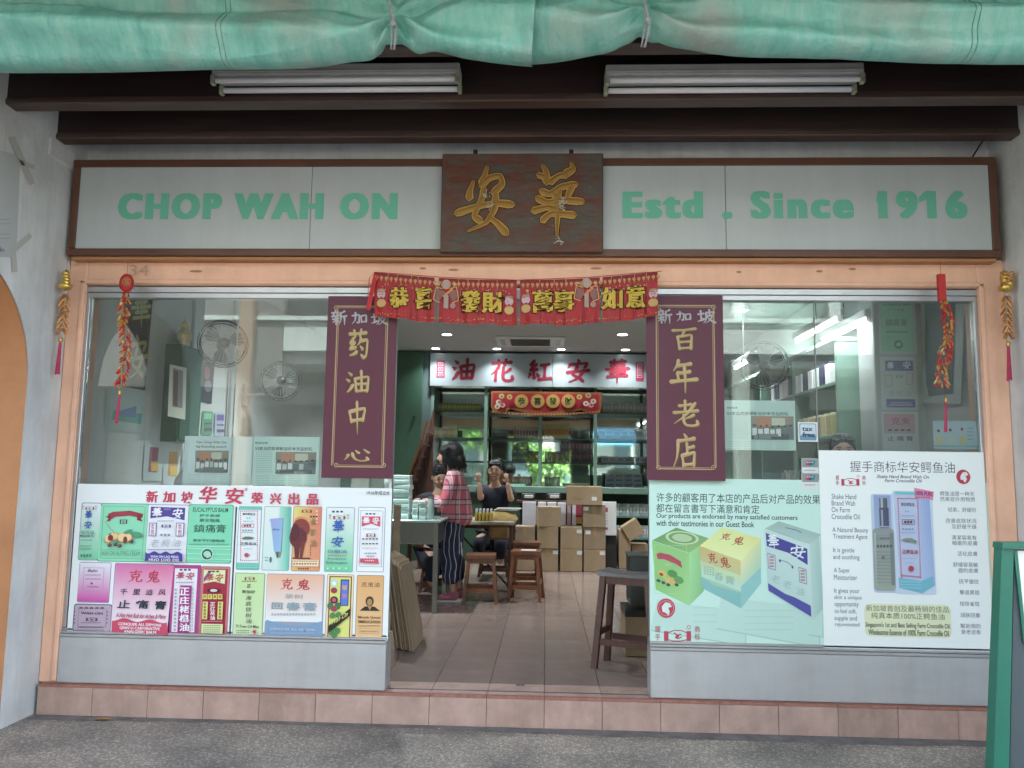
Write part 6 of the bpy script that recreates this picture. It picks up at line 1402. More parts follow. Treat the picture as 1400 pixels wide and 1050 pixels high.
# ================================================================== TABLES AND THINGS ON THEM
zt1 = at(590,711,2.36).z
t = thing('steel_table', 'stainless steel work table with pale top at the left of the doorway', 'table', (-1.3,2.6,FZ))
MB().bbox(-2.0, -.865, 2.32, 3.02, zt1-.022, zt1, .004).build('top', mat('pale_glass_top', (.38,.50,.47), .12), t)
MB().bbox(-1.97, -.90, 2.35, 2.99, zt1-.20, zt1-.023, .004).build('drawer_box', M_steel, t)
for x, y in ((-.905,2.345), (-.905,2.96), (-1.95,2.345), (-1.95,2.96)): MB().bbox(x-.02, x+.02, y-.02, y+.02, FZ+.001, zt1-.023, .003).build('leg', M_steel, t)
zt2 = at(690,712,3.7).z
t = thing('wooden_worktable', 'worn wooden table behind the standing woman', 'table', (-.7,3.9,FZ))
MB().bbox(-1.5, -.30, 3.45, 4.35, zt2-.03, zt2, .004).build('top', mat('worn_table_top', (.34,.29,.22), .5, var=.3), t)
for x, y in ((-.34,3.66), (-.34,4.3), (-1.45,3.6), (-1.45,4.3)): MB().bbox(x-.022, x+.022, y-.022, y+.022, FZ+.001, zt2-.031, .003).build('leg', M_wood2, t)
MB().bbox(-1.45, -.36, 4.28, 4.31, zt2-.12, zt2-.031, .003).build('apron', M_wood2, t)
MB().tube([(-.36,3.7,.2), (-.9,3.9,.72)], .01, 6).build('brace', M_black, t); 
def stack_box(x0, x1, y0, y1, z0, n, h, lab, cols=('a8bcb8','98b0ac'), grp='pale packs stacked on the steel table'):
    for i in range(n):
        t = thing('pale_pack', lab+', '+ORD[i]+' from the bottom', 'pack', (x0, y0, z0), grp); t.location = (x0+random.uniform(-.004,.004), y0+random.uniform(-.006,.006), z0+i*(h+.001)); t.rotation_euler = (0,0,R(random.uniform(-2,2)))
        MB().bbox(0, x1-x0, 0, y1-y0, 0, h, .003).build('carton', pmat(cols[i % 2]), t, local=True); MB().box(.01, x1-x0-.01, -.001, -.0002, h*.25, h*.4).build('label_band', pmat('5c9c90'), t, local=True)
xs0 = at(536,680,2.5).x; stack_box(xs0-.06, at(561,680,2.5).x, 2.45, 2.62, zt1+.001, 9, .040, 'pale pack in the tall stack on the steel table')
stack_box(at(566,690,2.5).x, at(572,690,2.5).x+.01, 2.42, 2.50, zt1+.001, 5, .030, 'small pack in the left short stack'); stack_box(at(575,690,2.5).x, at(582,690,2.5).x+.01, 2.42, 2.50, zt1+.001, 5, .030, 'small pack in the right short stack')
t = thing('clear_jar', 'clear cylindrical jar standing on the steel table', 'jar', (at(589,690,2.6).x,2.6,zt1)); MB().lathe([(.028,0),(.03,.01),(.03,.16),(.026,.17)], (at(589,690,2.6).x,2.6,zt1+.001), 14).build('body', mat('frosted_clear', (.35,.42,.40), .2), t, smooth=True)
MB().lathe([(.03,0),(.03,.012),(.0,.014)], (at(589,690,2.6).x,2.6,zt1+.172), 14).build('lid', M_steel, t)
# tray of bottles
v = at(661,710,3.62)
for i in range(5):
    for j in range(3):
        t = thing('small_bottle', ORD[i]+' amber bottle from the left in the '+('front','middle','back')[j]+' row on the wooden table', 'bottle', (v.x-.07+i*.036, 3.6+j*.04, zt2), 'amber bottles on the wooden table')
        MB().lathe([(.013,0),(.015,.004),(.015,.07),(.007,.085)], (0,0,.001), 10).build('body', M_amber if 'M_amber' in globals() else globals().setdefault('M_amber', mat('amber_glass', (.40,.30,.06), .2)), t, local=True, smooth=True)
        MB().lathe([(.008,.0855),(.009,.115),(.006,.12)], (0,0,0), 8).build('cap', M_paper, t, local=True)
t = thing('yellow_bag', 'crumpled mustard yellow bag on the wooden table', 'bag', at(687,700,3.9)); b_ = MB(); rr = random.Random(4); vs = []
for i in range(13):
    for j in range(7): u, w_ = i/12, j/6; vs.append(Vector((-.62+u*.34, 3.72+w_*.36, zt2+.004+.075*math.sin(math.pi*u)**.5*math.sin(math.pi*w_)**.5+rr.uniform(0,.02)*(0<i<12)*(0<j<6))))
b_.add(vs, [(i*7+j, (i+1)*7+j, (i+1)*7+j+1, i*7+j+1) for i in range(12) for j in range(6)]); b_.build('cloth', mat('mustard_cloth', (.34,.23,.05), .7, var=.3), t, smooth=True)
t = thing('paper_pile', 'pile of white papers lying on the yellow bag', 'papers', at(690,682,3.95))
for i in range(4): MB().box(-.52+.01*i, -.28+.012*i, 3.85, 4.0, zt2+.095+i*.006, zt2+.099+i*.006, M=Matrix.Translation((-.4,3.92,0)) @ Matrix.Rotation(R(i*3-4),4,'Z') @ Matrix.Translation((.4,-3.92,0))).build('paper', M_paper, t)
t = thing('brown_paper_bag', 'orange brown paper hanging under the wooden table edge', 'bag', at(680,730,3.7)); MB().bbox(at(668,730,3.5).x, at(696,730,3.5).x, 3.48, 3.56, at(680,738,3.5).z, zt2-.035, .02).build('paper', mat('orange_paper', (.30,.17,.07), .7, var=.3), t)
t = thing('red_dish', 'red plastic dish beside the seated man', 'dish', at(688,672,4.3)); MB().lathe([(.03,0),(.07,.035),(.075,.04),(.03,.012)], (-.53,4.2,zt2+.001), 16).build('dish_body', mat('red_plastic', (.5,.03,.03), .35), t, smooth=True)
t = thing('green_leaflet_pile', 'pale green leaflets lying at the end of the cabinet counter', 'papers', at(705,668,6.0))
MB().box(at(698,670,6.2).x, at(718,670,6.2).x, 6.2, 6.27, z_ct+.001, z_ct+.03).build('paper', pmat('78b498'), t)
for k,(px,lb) in enumerate(((722,'black desk telephone on the shelf behind the cartons'),(757,'black cable box on the shelf behind the cartons'))):
    v = at(px,680,5.9); t = thing('black_device', lb, 'device', v); MB().bbox(v.x-.09, v.x+.09, 5.88, 6.0, v.z-.03, v.z+.05, .01).build('casing', M_black, t); MB().bbox(v.x-.05, v.x+.07, 5.86, 5.879, v.z-.01, v.z+.03, .006).build('front', M_fix, t)
t = thing('side_desk', 'low dark desk behind the carton stack', 'desk', at(770,700,5.9)); zd = at(770,685,5.85).z
MB().bbox(at(706,690,5.85).x, at(822,690,5.85).x, 5.84, 6.16, zd-.03, zd, .003).build('top', M_wood2, t); MB().box(at(710,690,5.85).x, at(820,690,5.85).x, 6.1, 6.14, FZ, zd-.031).build('back_panel', M_dark, t)
for i,(p0,p1) in enumerate(((714,733),(735,747),(748,761),(762,774),(775,781),(782,788))):
    t = thing('white_folder', ('wide white plastic bag at the left of the white row','first white folder in the row behind the tilted carton','second white folder in the row behind the tilted carton','third white folder in the row behind the tilted carton','narrow pinkish folder in the white row','narrow white folder at the right of the white row')[i], 'folder', at(p0,716,5.72))
    A = at(p0,700,5.72); B = at(p1,700,5.72); MB().bbox(A.x+.003, B.x-.003, 5.72, 5.80, at(p0,718,5.72).z, at(p0,686+i*.4,5.72).z, .004).build('cover', pmat(('a4a4ae','b8b8be','b0b0b8','b4b4bc','a08088','b8b4bc')[i]), t)
t = thing('red_gift_box', 'small red and yellow pack beside the white folders', 'pack', at(790,700,5.72)); MB().bbox(at(787,700,5.72).x, at(796,700,5.72).x, 5.72, 5.8, at(790,706,5.72).z, at(790,690,5.72).z, .003).build('upper_pack', pmat('8c2c44'), t); MB().bbox(at(787,700,5.72).x, at(796,700,5.72).x, 5.72, 5.8, at(790,716,5.72).z, at(790,707,5.72).z, .003).build('lower_pack', pmat('a8783c'), t)
t = thing('white_notice_board', 'white board with red marks right of the carton stack', 'board', at(836,732,5.62)); A = at(824,700,5.62).x; B = at(843,700,5.62).x
MB().bbox(A, B, 5.66, 5.68, at(836,732,5.66).z, at(836,686,5.66).z, .003).build('board', M_paper, t); a = Art(Y=5.658, dz=.001); a.rect(826,694,831,700,'b04058'); a.rect(827,721,831,724,'b04058'); [tiny(a,826,832,704+i*4,'98a0a8',1,3) for i in range(4)]; a.build('red_marks', M_print, t)
t = thing('dark_cabinet_side', 'dark upright panel under the white board', 'cabinet', at(836,776,5.7)); MB().bbox(at(829,750,5.70).x, at(843,750,5.70).x, 5.70, 6.1, FZ, at(836,732,5.7).z-.002, .004).build('panel', M_dark, t)

# ================================================================== STOOLS
def stool(cx, cy, w, h, m, lab, rot=0, d=None, seatm=None, spread=.035, lw=.029, saddle=False, grp='wooden stools in the shop'):
    d = d or w; t = thing('wooden_stool', lab, 'stool', (cx, cy, FZ+.0005), grp); t.rotation_euler = (0,0,rot)
    sb = MB(); n = 8; vs = []
    for j in range(2):
        for i in range(n+1):
            for k in (-1, 1):
                x = -w/2+w*i/n; dip = (.016*math.sin(math.pi*i/n) if saddle else .002); vs.append((x, k*d/2, h-(dip if j else .030)))
    L = 2*(n+1); fs = []
    for i in range(n): a = 2*i; fs += [(a+L, a+2+L, a+3+L, a+1+L), (a, a+1, a+3, a+2), (a, a+2, a+2+L, a+L), (a+1, a+1+L, a+3+L, a+3)]
    fs += [(0, L, L+1, 1), (2*n, 2*n+1, 2*n+1+L, 2*n+L)]
    sb.add(vs, fs); sb.build('seat', seatm or m, t, local=True)
    def P(sx, sy, z): k = 1-z/(h-.03); return Vector((sx*(w/2-lw*.9+spread*k), sy*(d/2-lw*.9+spread*k*.8), z))
    for sx in (-1, 1):
        for sy in (-1, 1):
            a, b = P(sx, sy, 0), P(sx, sy, h-.031); l_ = lw/2
            vs = [q+Vector((i*l_, j*l_, 0)) for q in (a, b) for i, j in ((-1,-1),(1,-1),(1,1),(-1,1))]
            MB().add(vs, [(3,2,1,0),(4,5,6,7)]+[(i,(i+1)%4,(i+1)%4+4,i+4) for i in range(4)]).build('leg', m, t, local=True)
    def rail(p, q, hh, name, th=.009):
        dd = (q-p).normalized(); nn = Vector((-dd.y, dd.x, 0))*th; p = p+dd*l_*.98; q = q-dd*l_*.98
        vs = [r_+nn*s_+Vector((0,0,z_)) for r_ in (p, q) for s_, z_ in ((-1,-hh),(1,-hh),(1,hh),(-1,hh))]
        MB().add(vs, [(0,1,2,3),(7,6,5,4),(0,4,5,1),(1,5,6,2),(2,6,7,3),(3,7,4,0)]).build(name, m, t, local=True)
    for sy in (-1, 1): rail(P(-1,sy,h-.055), P(1,sy,h-.055), .022, 'apron'); rail(P(-1,sy,h*.27), P(1,sy,h*.27), .018, 'stretcher')
    for sx in (-1, 1): rail(P(sx,-1,h-.055), P(sx,1,h-.055), .022, 'apron'); rail(P(sx,-1,h*.36), P(sx,1,h*.36), .018, 'stretcher')
    return t
h1 = at(655,757,2.95).z-FZ
stool(-.575, 2.96, .27, h1, M_wood, 'wooden stool beside the woman in front of the table', rot=R(3))
stool(-.17, 3.16, .27, h1+.02, M_wood, 'wooden stool in the middle of the shop with a paper on its seat', rot=R(-6))
stool(-.20, 3.75, .28, h1+.05, M_wood, 'wooden stool just behind the middle stool', rot=R(8))
tag(MB().box(-.22,-.08,3.08,3.2,FZ+h1+.0215,FZ+h1+.0235).build('paper_slip', M_paper), 'white paper slip lying on the middle stool', 'paper')
h2 = at(850,780,.62).z-FZ
stool(.515, .62, .34, h2, M_wood2, 'tall dark stool with a worn grey seat in the doorway at right', rot=R(-24), d=.22, seatm=M_seatw, saddle=True, lw=.036, spread=.045, grp=None)

# ================================================================== PEOPLE
M_plaid = None
def plaid_mat():
    m = bpy.data.materials.new('pink_plaid'); m.use_nodes = True; n = m.node_tree.nodes; l = m.node_tree.links; b = n['Principled BSDF']
    tc = n.new('ShaderNodeTexCoord'); sp = n.new('ShaderNodeSeparateXYZ'); l.new(tc.outputs['Object'], sp.inputs[0])
    def band(src, per, off, width):
        a1 = n.new('ShaderNodeMath'); a1.operation = 'ADD'; a1.inputs[1].default_value = off; l.new(src, a1.inputs[0])
        md = n.new('ShaderNodeMath'); md.operation = 'PINGPONG'; md.inputs[1].default_value = per/2; l.new(a1.outputs[0], md.inputs[0])
        c = n.new('ShaderNodeMath'); c.operation = 'LESS_THAN'; c.inputs[1].default_value = width/2; l.new(md.outputs[0], c.inputs[0]); return c.outputs[0]
    dg = n.new('ShaderNodeMath'); dg.operation = 'ADD'; l.new(sp.outputs[0], dg.inputs[0]); l.new(sp.outputs[1], dg.inputs[1])
    cur = None; base = n.new('ShaderNodeRGB'); base.outputs[0].default_value = (.56,.13,.17,1); cur = base.outputs[0]
    for src, per, off, wd, col, f in ((sp.outputs[2],.13,.02,.05,(.58,.40,.42),.6), (dg.outputs[0],.12,.0,.035,(.60,.44,.46),.6), (sp.outputs[2],.13,.0,.012,(.05,.04,.09),.85), (sp.outputs[2],.13,.045,.010,(.05,.04,.09),.8), (dg.outputs[0],.12,.02,.009,(.06,.05,.12),.8), (dg.outputs[0],.12,-.02,.006,(.75,.72,.75),.7)):
        mx = n.new('ShaderNodeMixRGB'); mx.inputs[2].default_value = tuple(col)+(1,); mu = n.new('ShaderNodeMath'); mu.operation = 'MULTIPLY'; mu.inputs[1].default_value = f
        l.new(band(src, per, off, wd), mu.inputs[0]); l.new(mu.outputs[0], mx.inputs[0]); l.new(cur, mx.inputs[1]); cur = mx.outputs[0]
    l.new(cur, b.inputs['Base Color']); b.inputs['Roughness'].default_value = .85
    return m
def stripe_mat():
    m = bpy.data.materials.new('navy_striped_cotton'); m.use_nodes = True; n = m.node_tree.nodes; l = m.node_tree.links; b = n['Principled BSDF']
    tc = n.new('ShaderNodeTexCoord'); sp = n.new('ShaderNodeSeparateXYZ'); l.new(tc.outputs['Object'], sp.inputs[0])
    ns = n.new('ShaderNodeTexNoise'); ns.inputs['Scale'].default_value = 4; l.new(tc.outputs['Object'], ns.inputs[0])
    ad = n.new('ShaderNodeMath'); ad.operation = 'ADD'; l.new(sp.outputs[0], ad.inputs[0]); m2 = n.new('ShaderNodeMath'); m2.operation = 'MULTIPLY'; m2.inputs[1].default_value = .10; l.new(ns.outputs[0], m2.inputs[0]); l.new(m2.outputs[0], ad.inputs[1])
    pp = n.new('ShaderNodeMath'); pp.operation = 'PINGPONG'; pp.inputs[1].default_value = .021; l.new(ad.outputs[0], pp.inputs[0])
    lt = n.new('ShaderNodeMath'); lt.operation = 'LESS_THAN'; lt.inputs[1].default_value = .0032; l.new(pp.outputs[0], lt.inputs[0])
    mx = n.new('ShaderNodeMixRGB'); mx.inputs[1].default_value = (.02,.025,.06,1); mx.inputs[2].default_value = (.42,.45,.52,1); l.new(lt.outputs[0], mx.inputs[0]); l.new(mx.outputs[0], b.inputs['Base Color']); b.inputs['Roughness'].default_value = .9
    return m
def hand(root, d, up, m, parent, s=1.0, curl=.5):
    d = Vector(d).normalized(); up = Vector(up).normalized(); sd = d.cross(up).normalized(); root = Vector(root)
    V = [root, root+d*.045*s, root+d*.085*s]; E = [(0,1),(1,2)]; Rr = [.019*s, .026*s, .022*s]
    for k, (o, L) in enumerate(((-.024,.062), (-.008,.072), (.008,.068), (.023,.052))):
        a = root+d*.08*s+sd*o*s; i = len(V); b = a+(d*math.cos(curl*.5)-up*math.sin(curl*.5))*L*.5*s; c = b+(d*math.cos(curl*1.7)-up*math.sin(curl*1.7))*L*.5*s
        V += [a, b, c]; E += [(2,i),(i,i+1),(i+1,i+2)]; Rr += [.0088*s, .0082*s, .006*s]
    i = len(V); a = root+d*.02*s-sd*.026*s; b = a+(d*.6-sd*.7-up*.3).normalized()*.034*s; c = b+(d*.9-sd*.2-up*.4).normalized()*.026*s
    V += [a, b, c]; E += [(1,i),(i,i+1),(i+1,i+2)]; Rr += [.011*s, .0098*s, .0075*s]
    return skin('hand', m, V, E, Rr, parent, sub=1)
def ell(mb, c, r, M=None, n=16, m=10):
    prof = [(max(.0005, math.sin(math.pi*i/m)), -math.cos(math.pi*i/m)) for i in range(m+1)]
    T = Matrix.Translation(Vector(c)) @ (M or Matrix()) @ Matrix.Diagonal((r[0], r[1], r[2], 1)); return mb.lathe(prof, (0,0,0), n, M=T)
def face(parent, c, yaw, s, hairlen=0, pitch=0, smile=False):
    """features on a head of centre c; local -Y is the way the face looks"""
    T = Matrix.Translation(Vector(c)) @ Matrix.Rotation(yaw, 4, 'Z') @ Matrix.Rotation(pitch, 4, 'X')
    P = lambda x, y, z: T @ Vector((x*s, y*s, z*s)); Rm = T.to_3x3().to_4x4()
    h = MB(); ell(h, P(0,.0,.0), (.076*s,.092*s,.100*s), Rm); ell(h, P(0,-.022,-.062), (.052*s,.058*s,.052*s), Rm); ell(h, P(0,-.092,-.012), (.013*s,.018*s,.022*s), Rm, 10, 8)
    for sx in (-1, 1): ell(h, P(sx*.078,.008,-.012), (.010*s,.018*s,.028*s), Rm, 8, 6); ell(h, P(sx*.036,-.066,-.03), (.022*s,.018*s,.018*s), Rm, 8, 6)
    h.build('head', M_skin, parent, smooth=True)
    for sx in (-1, 1):
        e = MB(); ell(e, P(sx*.030,-.0815,.010), (.013*s,.008*s,.0055*s), Rm, 8, 6); e.build('eye', M_black, parent, smooth=True)
        e = MB(); ell(e, P(sx*.030,-.082,.030), (.018*s,.008*s,.0035*s), Rm, 8, 6); e.build('eyebrow', M_hair, parent, smooth=True)
    e = MB(); ell(e, P(0,-.079,-.058), ((.027 if smile else .020)*s,.010*s,(.010 if smile else .005)*s), Rm, 10, 6); e.build('mouth', mat('lips', (.20,.06,.05), .5) if 'lips' not in bpy.data.materials else bpy.data.materials['lips'], parent, smooth=True)
    if smile: e = MB(); ell(e, P(0,-.0855,-.054), (.020*s,.006*s,.004*s), Rm, 8, 6); e.build('teeth', M_paper, parent, smooth=True)
    hb = MB(); ell(hb, P(0,.018,.036), (.085*s,.094*s,.088*s), Rm, 20, 12)
    for i in range(26):
        an = random.uniform(-2.6, 2.6); ell(hb, P(.060*math.sin(an), .02-.072*math.cos(an+math.pi)*-1 if False else .02+.060*math.cos(an), .035+random.uniform(-.045,.035)), (.024*s,.024*s,.024*s), Rm, 7, 5)
    for i in range(9): ell(hb, P(-.055+i*.0138, -.052, .078+random.uniform(-.006,.004)), (.016*s,.018*s,.013*s), Rm, 7, 5)
    for i in range(60):
        an = random.uniform(-3.14, 3.14); rx, ry = .078*math.sin(an), .018+.086*math.cos(an); fz = .03 if math.cos(an) < -.3 else -.01
        hb.tube([P(rx*.2, ry*.2+.01, .122), P(rx*.75, ry*.75, .105+random.uniform(-.004,.008)), P(rx*1.08, ry*1.06, fz+.03+random.uniform(-.012,.02))], [.008*s,.007*s,.002*s], 4, cap=False)
    hb.build('hair', M_hair, parent, smooth=True)
# standing woman
wy = 2.97
wm = thing('person', 'standing woman in pink plaid shirt and striped navy trousers at the table', 'person', (-.80, wy, FZ))
V = [(-.835,wy,.90), (-.825,wy,1.05), (-.815,wy,1.22), (-.83,wy,1.33), (-.85,wy,1.40), (-.875,wy,1.47), (-.885,wy,1.53),
     (-.83,wy-.13,1.28), (-.90,wy-.17,1.02), (-1.05,wy-.10,1.055), (-.84,wy+.13,1.28), (-.93,wy+.16,1.04), (-1.07,wy+.06,1.055),
     (-.835,wy-.07,.84), (-.83,wy-.065,.52), (-.815,wy-.055,.24), (-.82,wy+.07,.84), (-.815,wy+.07,.54), (-.77,wy+.065,.25)]
E = [(0,1),(1,2),(2,3),(3,4),(4,5),(5,6),(3,7),(7,8),(8,9),(3,10),(10,11),(11,12),(0,13),(13,14),(14,15),(0,16),(16,17),(17,18)]
skin('body', M_skin, V, E, [.11,.10,.10,.05,.045,.075,.06,.045,.038,.026,.045,.038,.026,.075,.05,.032,.075,.05,.032], wm)
Vs = [(-.80,wy,.81), (-.805,wy,.95), (-.81,wy,1.10), (-.815,wy,1.24), (-.83,wy,1.335), (-.83,wy-.135,1.275), (-.90,wy-.175,1.03), (-1.025,wy-.11,1.055), (-.84,wy+.135,1.275), (-.93,wy+.165,1.05), (-1.04,wy+.07,1.055)]
skin('shirt', plaid_mat(), Vs, [(0,1),(1,2),(2,3),(3,4),(3,5),(5,6),(6,7),(3,8),(8,9),(9,10)], [.165,.155,.145,.135,.06,.068,.058,.045,.068,.058,.045], wm)
skin('collar', bpy.data.materials['pink_plaid'], [(-.835,wy,1.345), (-.85,wy,1.385)], [(0,1)], [.06,.055], wm, sub=1)
Vp = [(-.835,wy,.92), (-.835,wy,.80), (-.845,wy-.07,.74), (-.85,wy-.07,.50), (-.835,wy-.06,.31), (-.835,wy+.07,.74), (-.83,wy+.07,.52), (-.79,wy+.065,.32)]
skin('trousers', stripe_mat(), Vp, [(0,1),(1,2),(2,3),(3,4),(1,5),(5,6),(6,7)], [.13,.135,.095,.088,.080,.095,.088,.078], wm)
hr = MB(); rr = random.Random(5); ell(hr, (-.80,wy,1.42), (.068,.092,.085)); ell(hr, (-.925,wy,1.505), (.055,.085,.06)); ell(hr, (-.85,wy,1.49), (.10,.105,.10))
ell(hr, (-.87,wy,1.475), (.098,.10,.105)); ell(hr, (-.835,wy,1.43), (.085,.105,.085)); ell(hr, (-.81,wy+.01,1.40), (.055,.09,.055))
for i in range(46):
    an = rr.uniform(0, 6.283); el = rr.uniform(-.7, 1.1); ell(hr, (-.862+.082*math.cos(an)*math.cos(el), wy+.086*math.sin(an)*math.cos(el), 1.465+.09*math.sin(el)), (.030,.030,.030), None, 7, 5)
for i in range(22):
    ell(hr, (rr.uniform(-.86,-.765), wy+rr.uniform(-.09,.09), 1.375+rr.uniform(-.02,.05)), (.026,.026,.034), None, 7, 5)
hr.build('hair', M_hair, wm, smooth=True)
hs_ = MB()
for i in range(110):
    an = rr.uniform(-2.3, 2.3); c0 = Vector((-.865, wy, 1.47)); u_ = Vector((math.cos(an), math.sin(an), 0)); ln = rr.uniform(.10,.165)
    hs_.tube([c0+Vector((u_.x*.03, u_.y*.04, .105)), c0+Vector((u_.x*.095, u_.y*.10, .05)), c0+Vector((u_.x*.108, u_.y*.112, -.03)), c0+Vector((u_.x*(.10+rr.uniform(-.02,.035))+.02, u_.y*.105, -ln))], [.006,.006,.005,.0015], 4, cap=False)
hs_.build('loose_hair', M_hair, wm, kind='stuff')
fc = MB(); ell(fc, (-.945,wy-.0,1.445), (.040,.055,.062)); ell(fc, (-.985,wy,1.44), (.014,.012,.018)); fc.build('face', M_skin, wm, smooth=True)
hand((-1.03,wy-.11,1.055), (-1,.25,-.05), (0,0,1), M_skin, wm, 1.0, .7); hand((-1.045,wy+.07,1.055), (-1,-.2,-.1), (0,0,1), M_skin, wm, 1.0, .7)
M_shoe = mat('pink_shoe', (.40,.12,.17), .6, var=.3); M_sole = mat('white_sole', (.6,.6,.6), .6)
for x, y in ((-.84, wy-.055), (-.795, wy+.065)):
    sh_ = MB(); Mx = Matrix.Translation((x,y,FZ+.001)); 
    ell(sh_, (x-.055,y,FZ+.040), (.095,.040,.032)); ell(sh_, (x+.025,y,FZ+.058), (.05,.037,.048)); sh_.build('shoe', M_shoe, wm, smooth=True)
    so_ = MB(); so_.lathe([(.97,0),(1,.35),(.98,1)], (0,0,0), 20, M=Matrix.Translation((x-.03,y,FZ+.001)) @ Matrix.Diagonal((.125,.043,.016,1))); so_.build('sole', M_sole, wm, smooth=True)
    la = MB(); la.tube([(x-.075,y-.03,FZ+.062), (x-.075,y+.03,FZ+.064)], .006, 6); la.tube([(x-.045,y-.032,FZ+.075), (x-.045,y+.032,FZ+.077)], .006, 6); la.build('lace', M_paper, wm)
# seated men
def seated(cx, cy, hz, lab, slab, shirt_m, yaw, s, smile, arms, pitch=0):
    t = thing('person', lab, 'person', (cx, cy, FZ))
    B = Vector((cx, cy, hz)); f = Matrix.Rotation(yaw, 3, 'Z')
    P = lambda x, y, z: B + f @ Vector((x*s, y*s, z*s))
    V = [P(0,.06,-.74), P(0,.06,-.55), P(0,.05,-.36), P(0,.04,-.22), P(0,.02,-.14), P(0,0,-.06)]
    E = [(0,1),(1,2),(2,3),(3,4),(4,5)]; Rr = [.13,.11,.11,.055,.050,.048]
    for sx, (el, ha) in zip((-1, 1), arms):
        i = len(V); V += [P(sx*.17,.04,-.24), el, ha]; E += [(3,i),(i,i+1),(i+1,i+2)]; Rr += [.042,.038,.028]
        V += [P(sx*.10,.0,-.78), P(sx*.12,-.36,-.76), P(sx*.12,-.36,-1.02)]; E += [(0,i+3),(i+3,i+4),(i+4,i+5)]; Rr += [.08,.062,.045]
    skin('body', M_skin, V, E, [r_*s for r_ in Rr], t)
    V = [P(0,.06,-.75), P(0,.06,-.55), P(0,.05,-.36), P(0,.045,-.245), P(0,.025,-.16)]; E = [(0,1),(1,2),(2,3),(3,4)]; Rr = [.175,.16,.16,.145,.078]
    for sx, (el, ha) in zip((-1, 1), arms):
        i = len(V); sh = P(sx*.175,.04,-.245); mid = sh.lerp(el, .62); V += [sh, mid]; E += [(3,i),(i,i+1)]; Rr += [.088,.066]
    skin('shirt', shirt_m, V, E, [r_*s for r_ in Rr], t)
    V = [P(0,.05,-.74)]; E = []; Rr = [.15]
    for sx in (-1, 1): i = len(V); V += [P(sx*.10,.0,-.80), P(sx*.12,-.37,-.78), P(sx*.12,-.37,-.98)]; E += [(0,i),(i,i+1),(i+1,i+2)]; Rr += [.10,.08,.06]
    skin('trousers', M_navy, V, E, [r_*s for r_ in Rr], t)
    face(t, B, yaw, s, pitch=pitch, smile=smile)
    for el, ha in arms: d = (Vector(ha)-Vector(el)).normalized(); hand(ha, d, (Vector((0,-1,0)) if abs(d.z) > .6 else Vector((0,0,1))), M_skin, t, s*.86, .7)
    tag(stool(cx, cy+.05, .3, max(.3, hz-.9*s-FZ), M_wood2, slab, grp=None), None)
    return t
v = at(602,652,3.55); hz = v.z
seated(v.x+.0, 3.55, hz, 'seated man in black shirt bending his head behind the woman', 'dark stool under the man in the black shirt', M_navy, R(18), 1.0, False, ((Vector((v.x-.22,3.40,1.02)), Vector((v.x-.08,3.22,.99))), (Vector((v.x+.22,3.40,1.02)), Vector((v.x+.10,3.2,.99)))), pitch=R(24))
v2 = at(677,644,4.75)
seated(v2.x, 4.75, v2.z, 'laughing seated man in navy shirt with both hands raised', 'dark stool under the laughing man', M_navy, R(-4), .98, True, ((at(657,682,4.5), at(655,659,4.55)), (at(699,684,4.5), at(694,660,4.55))))
v3 = at(1152,612,1.15)
seated(v3.x, 1.15, v3.z-.03, 'seated person with black hair behind the white right poster', 'dark stool under the person behind the white right poster', M_navy, R(-14), 1.0, False, ((Vector((v3.x-.25,1.1,.95)), Vector((v3.x-.1,.95,.9))), (Vector((v3.x+.25,1.1,.95)), Vector((v3.x+.1,.95,.9)))))

# ================================================================== GREEN A BOARD at the right edge
t = thing('green_a_board', 'green framed folding signboard with a white poster at the right edge', 'signboard', (1.9,-1.5,0))
M_gf = mat('green_enamel_frame', (.012,.13,.085), .35, var=.15, vscale=6)
Yb_ = -1.5
def prism(pts, y, th, name, m, lean=(0,0)):
    P_ = [at(px, py, y) for px, py in pts]; n = len(P_)
    P_[-1].z = max(P_[-1].z, .003)
    vs = P_ + [v+Vector((0, th, 0)) for v in P_]
    return MB().add(vs, [tuple(range(n))[::-1], tuple(range(n, 2*n))]+[(i, (i+1) % n, (i+1) % n+n, i+n) for i in range(n)]).build(name, m, t)
prism(((1370,746),(1386,747),(1377,1190),(1353,1190)), Yb_, .05, 'stile', M_gf)
prism(((1371,742),(1420,742),(1420,750),(1370,750)), Yb_-.012, .06, 'top_rail', M_gf)
prism(((1387,751),(1520,751),(1520,1180),(1378,1180)), Yb_+.012, .012, 'backing_panel', mat('dark_panel', (.05,.07,.08), .4))
prism(((1386,752),(1391,752),(1404,880),(1400,880)), Yb_+.004, .006, 'inner_moulding', M_gf)
prism(((1391,753),(1520,753),(1520,880),(1404,880)), Yb_+.007, .004, 'white_poster', M_paper)
prism(((1404,881),(1520,881),(1520,889),(1405,889)), Yb_+.002, .008, 'inner_rail', M_gf)
prism(((1517,746),(1535,746),(1540,1190),(1515,1190)), Yb_, .05, 'stile', M_gf)

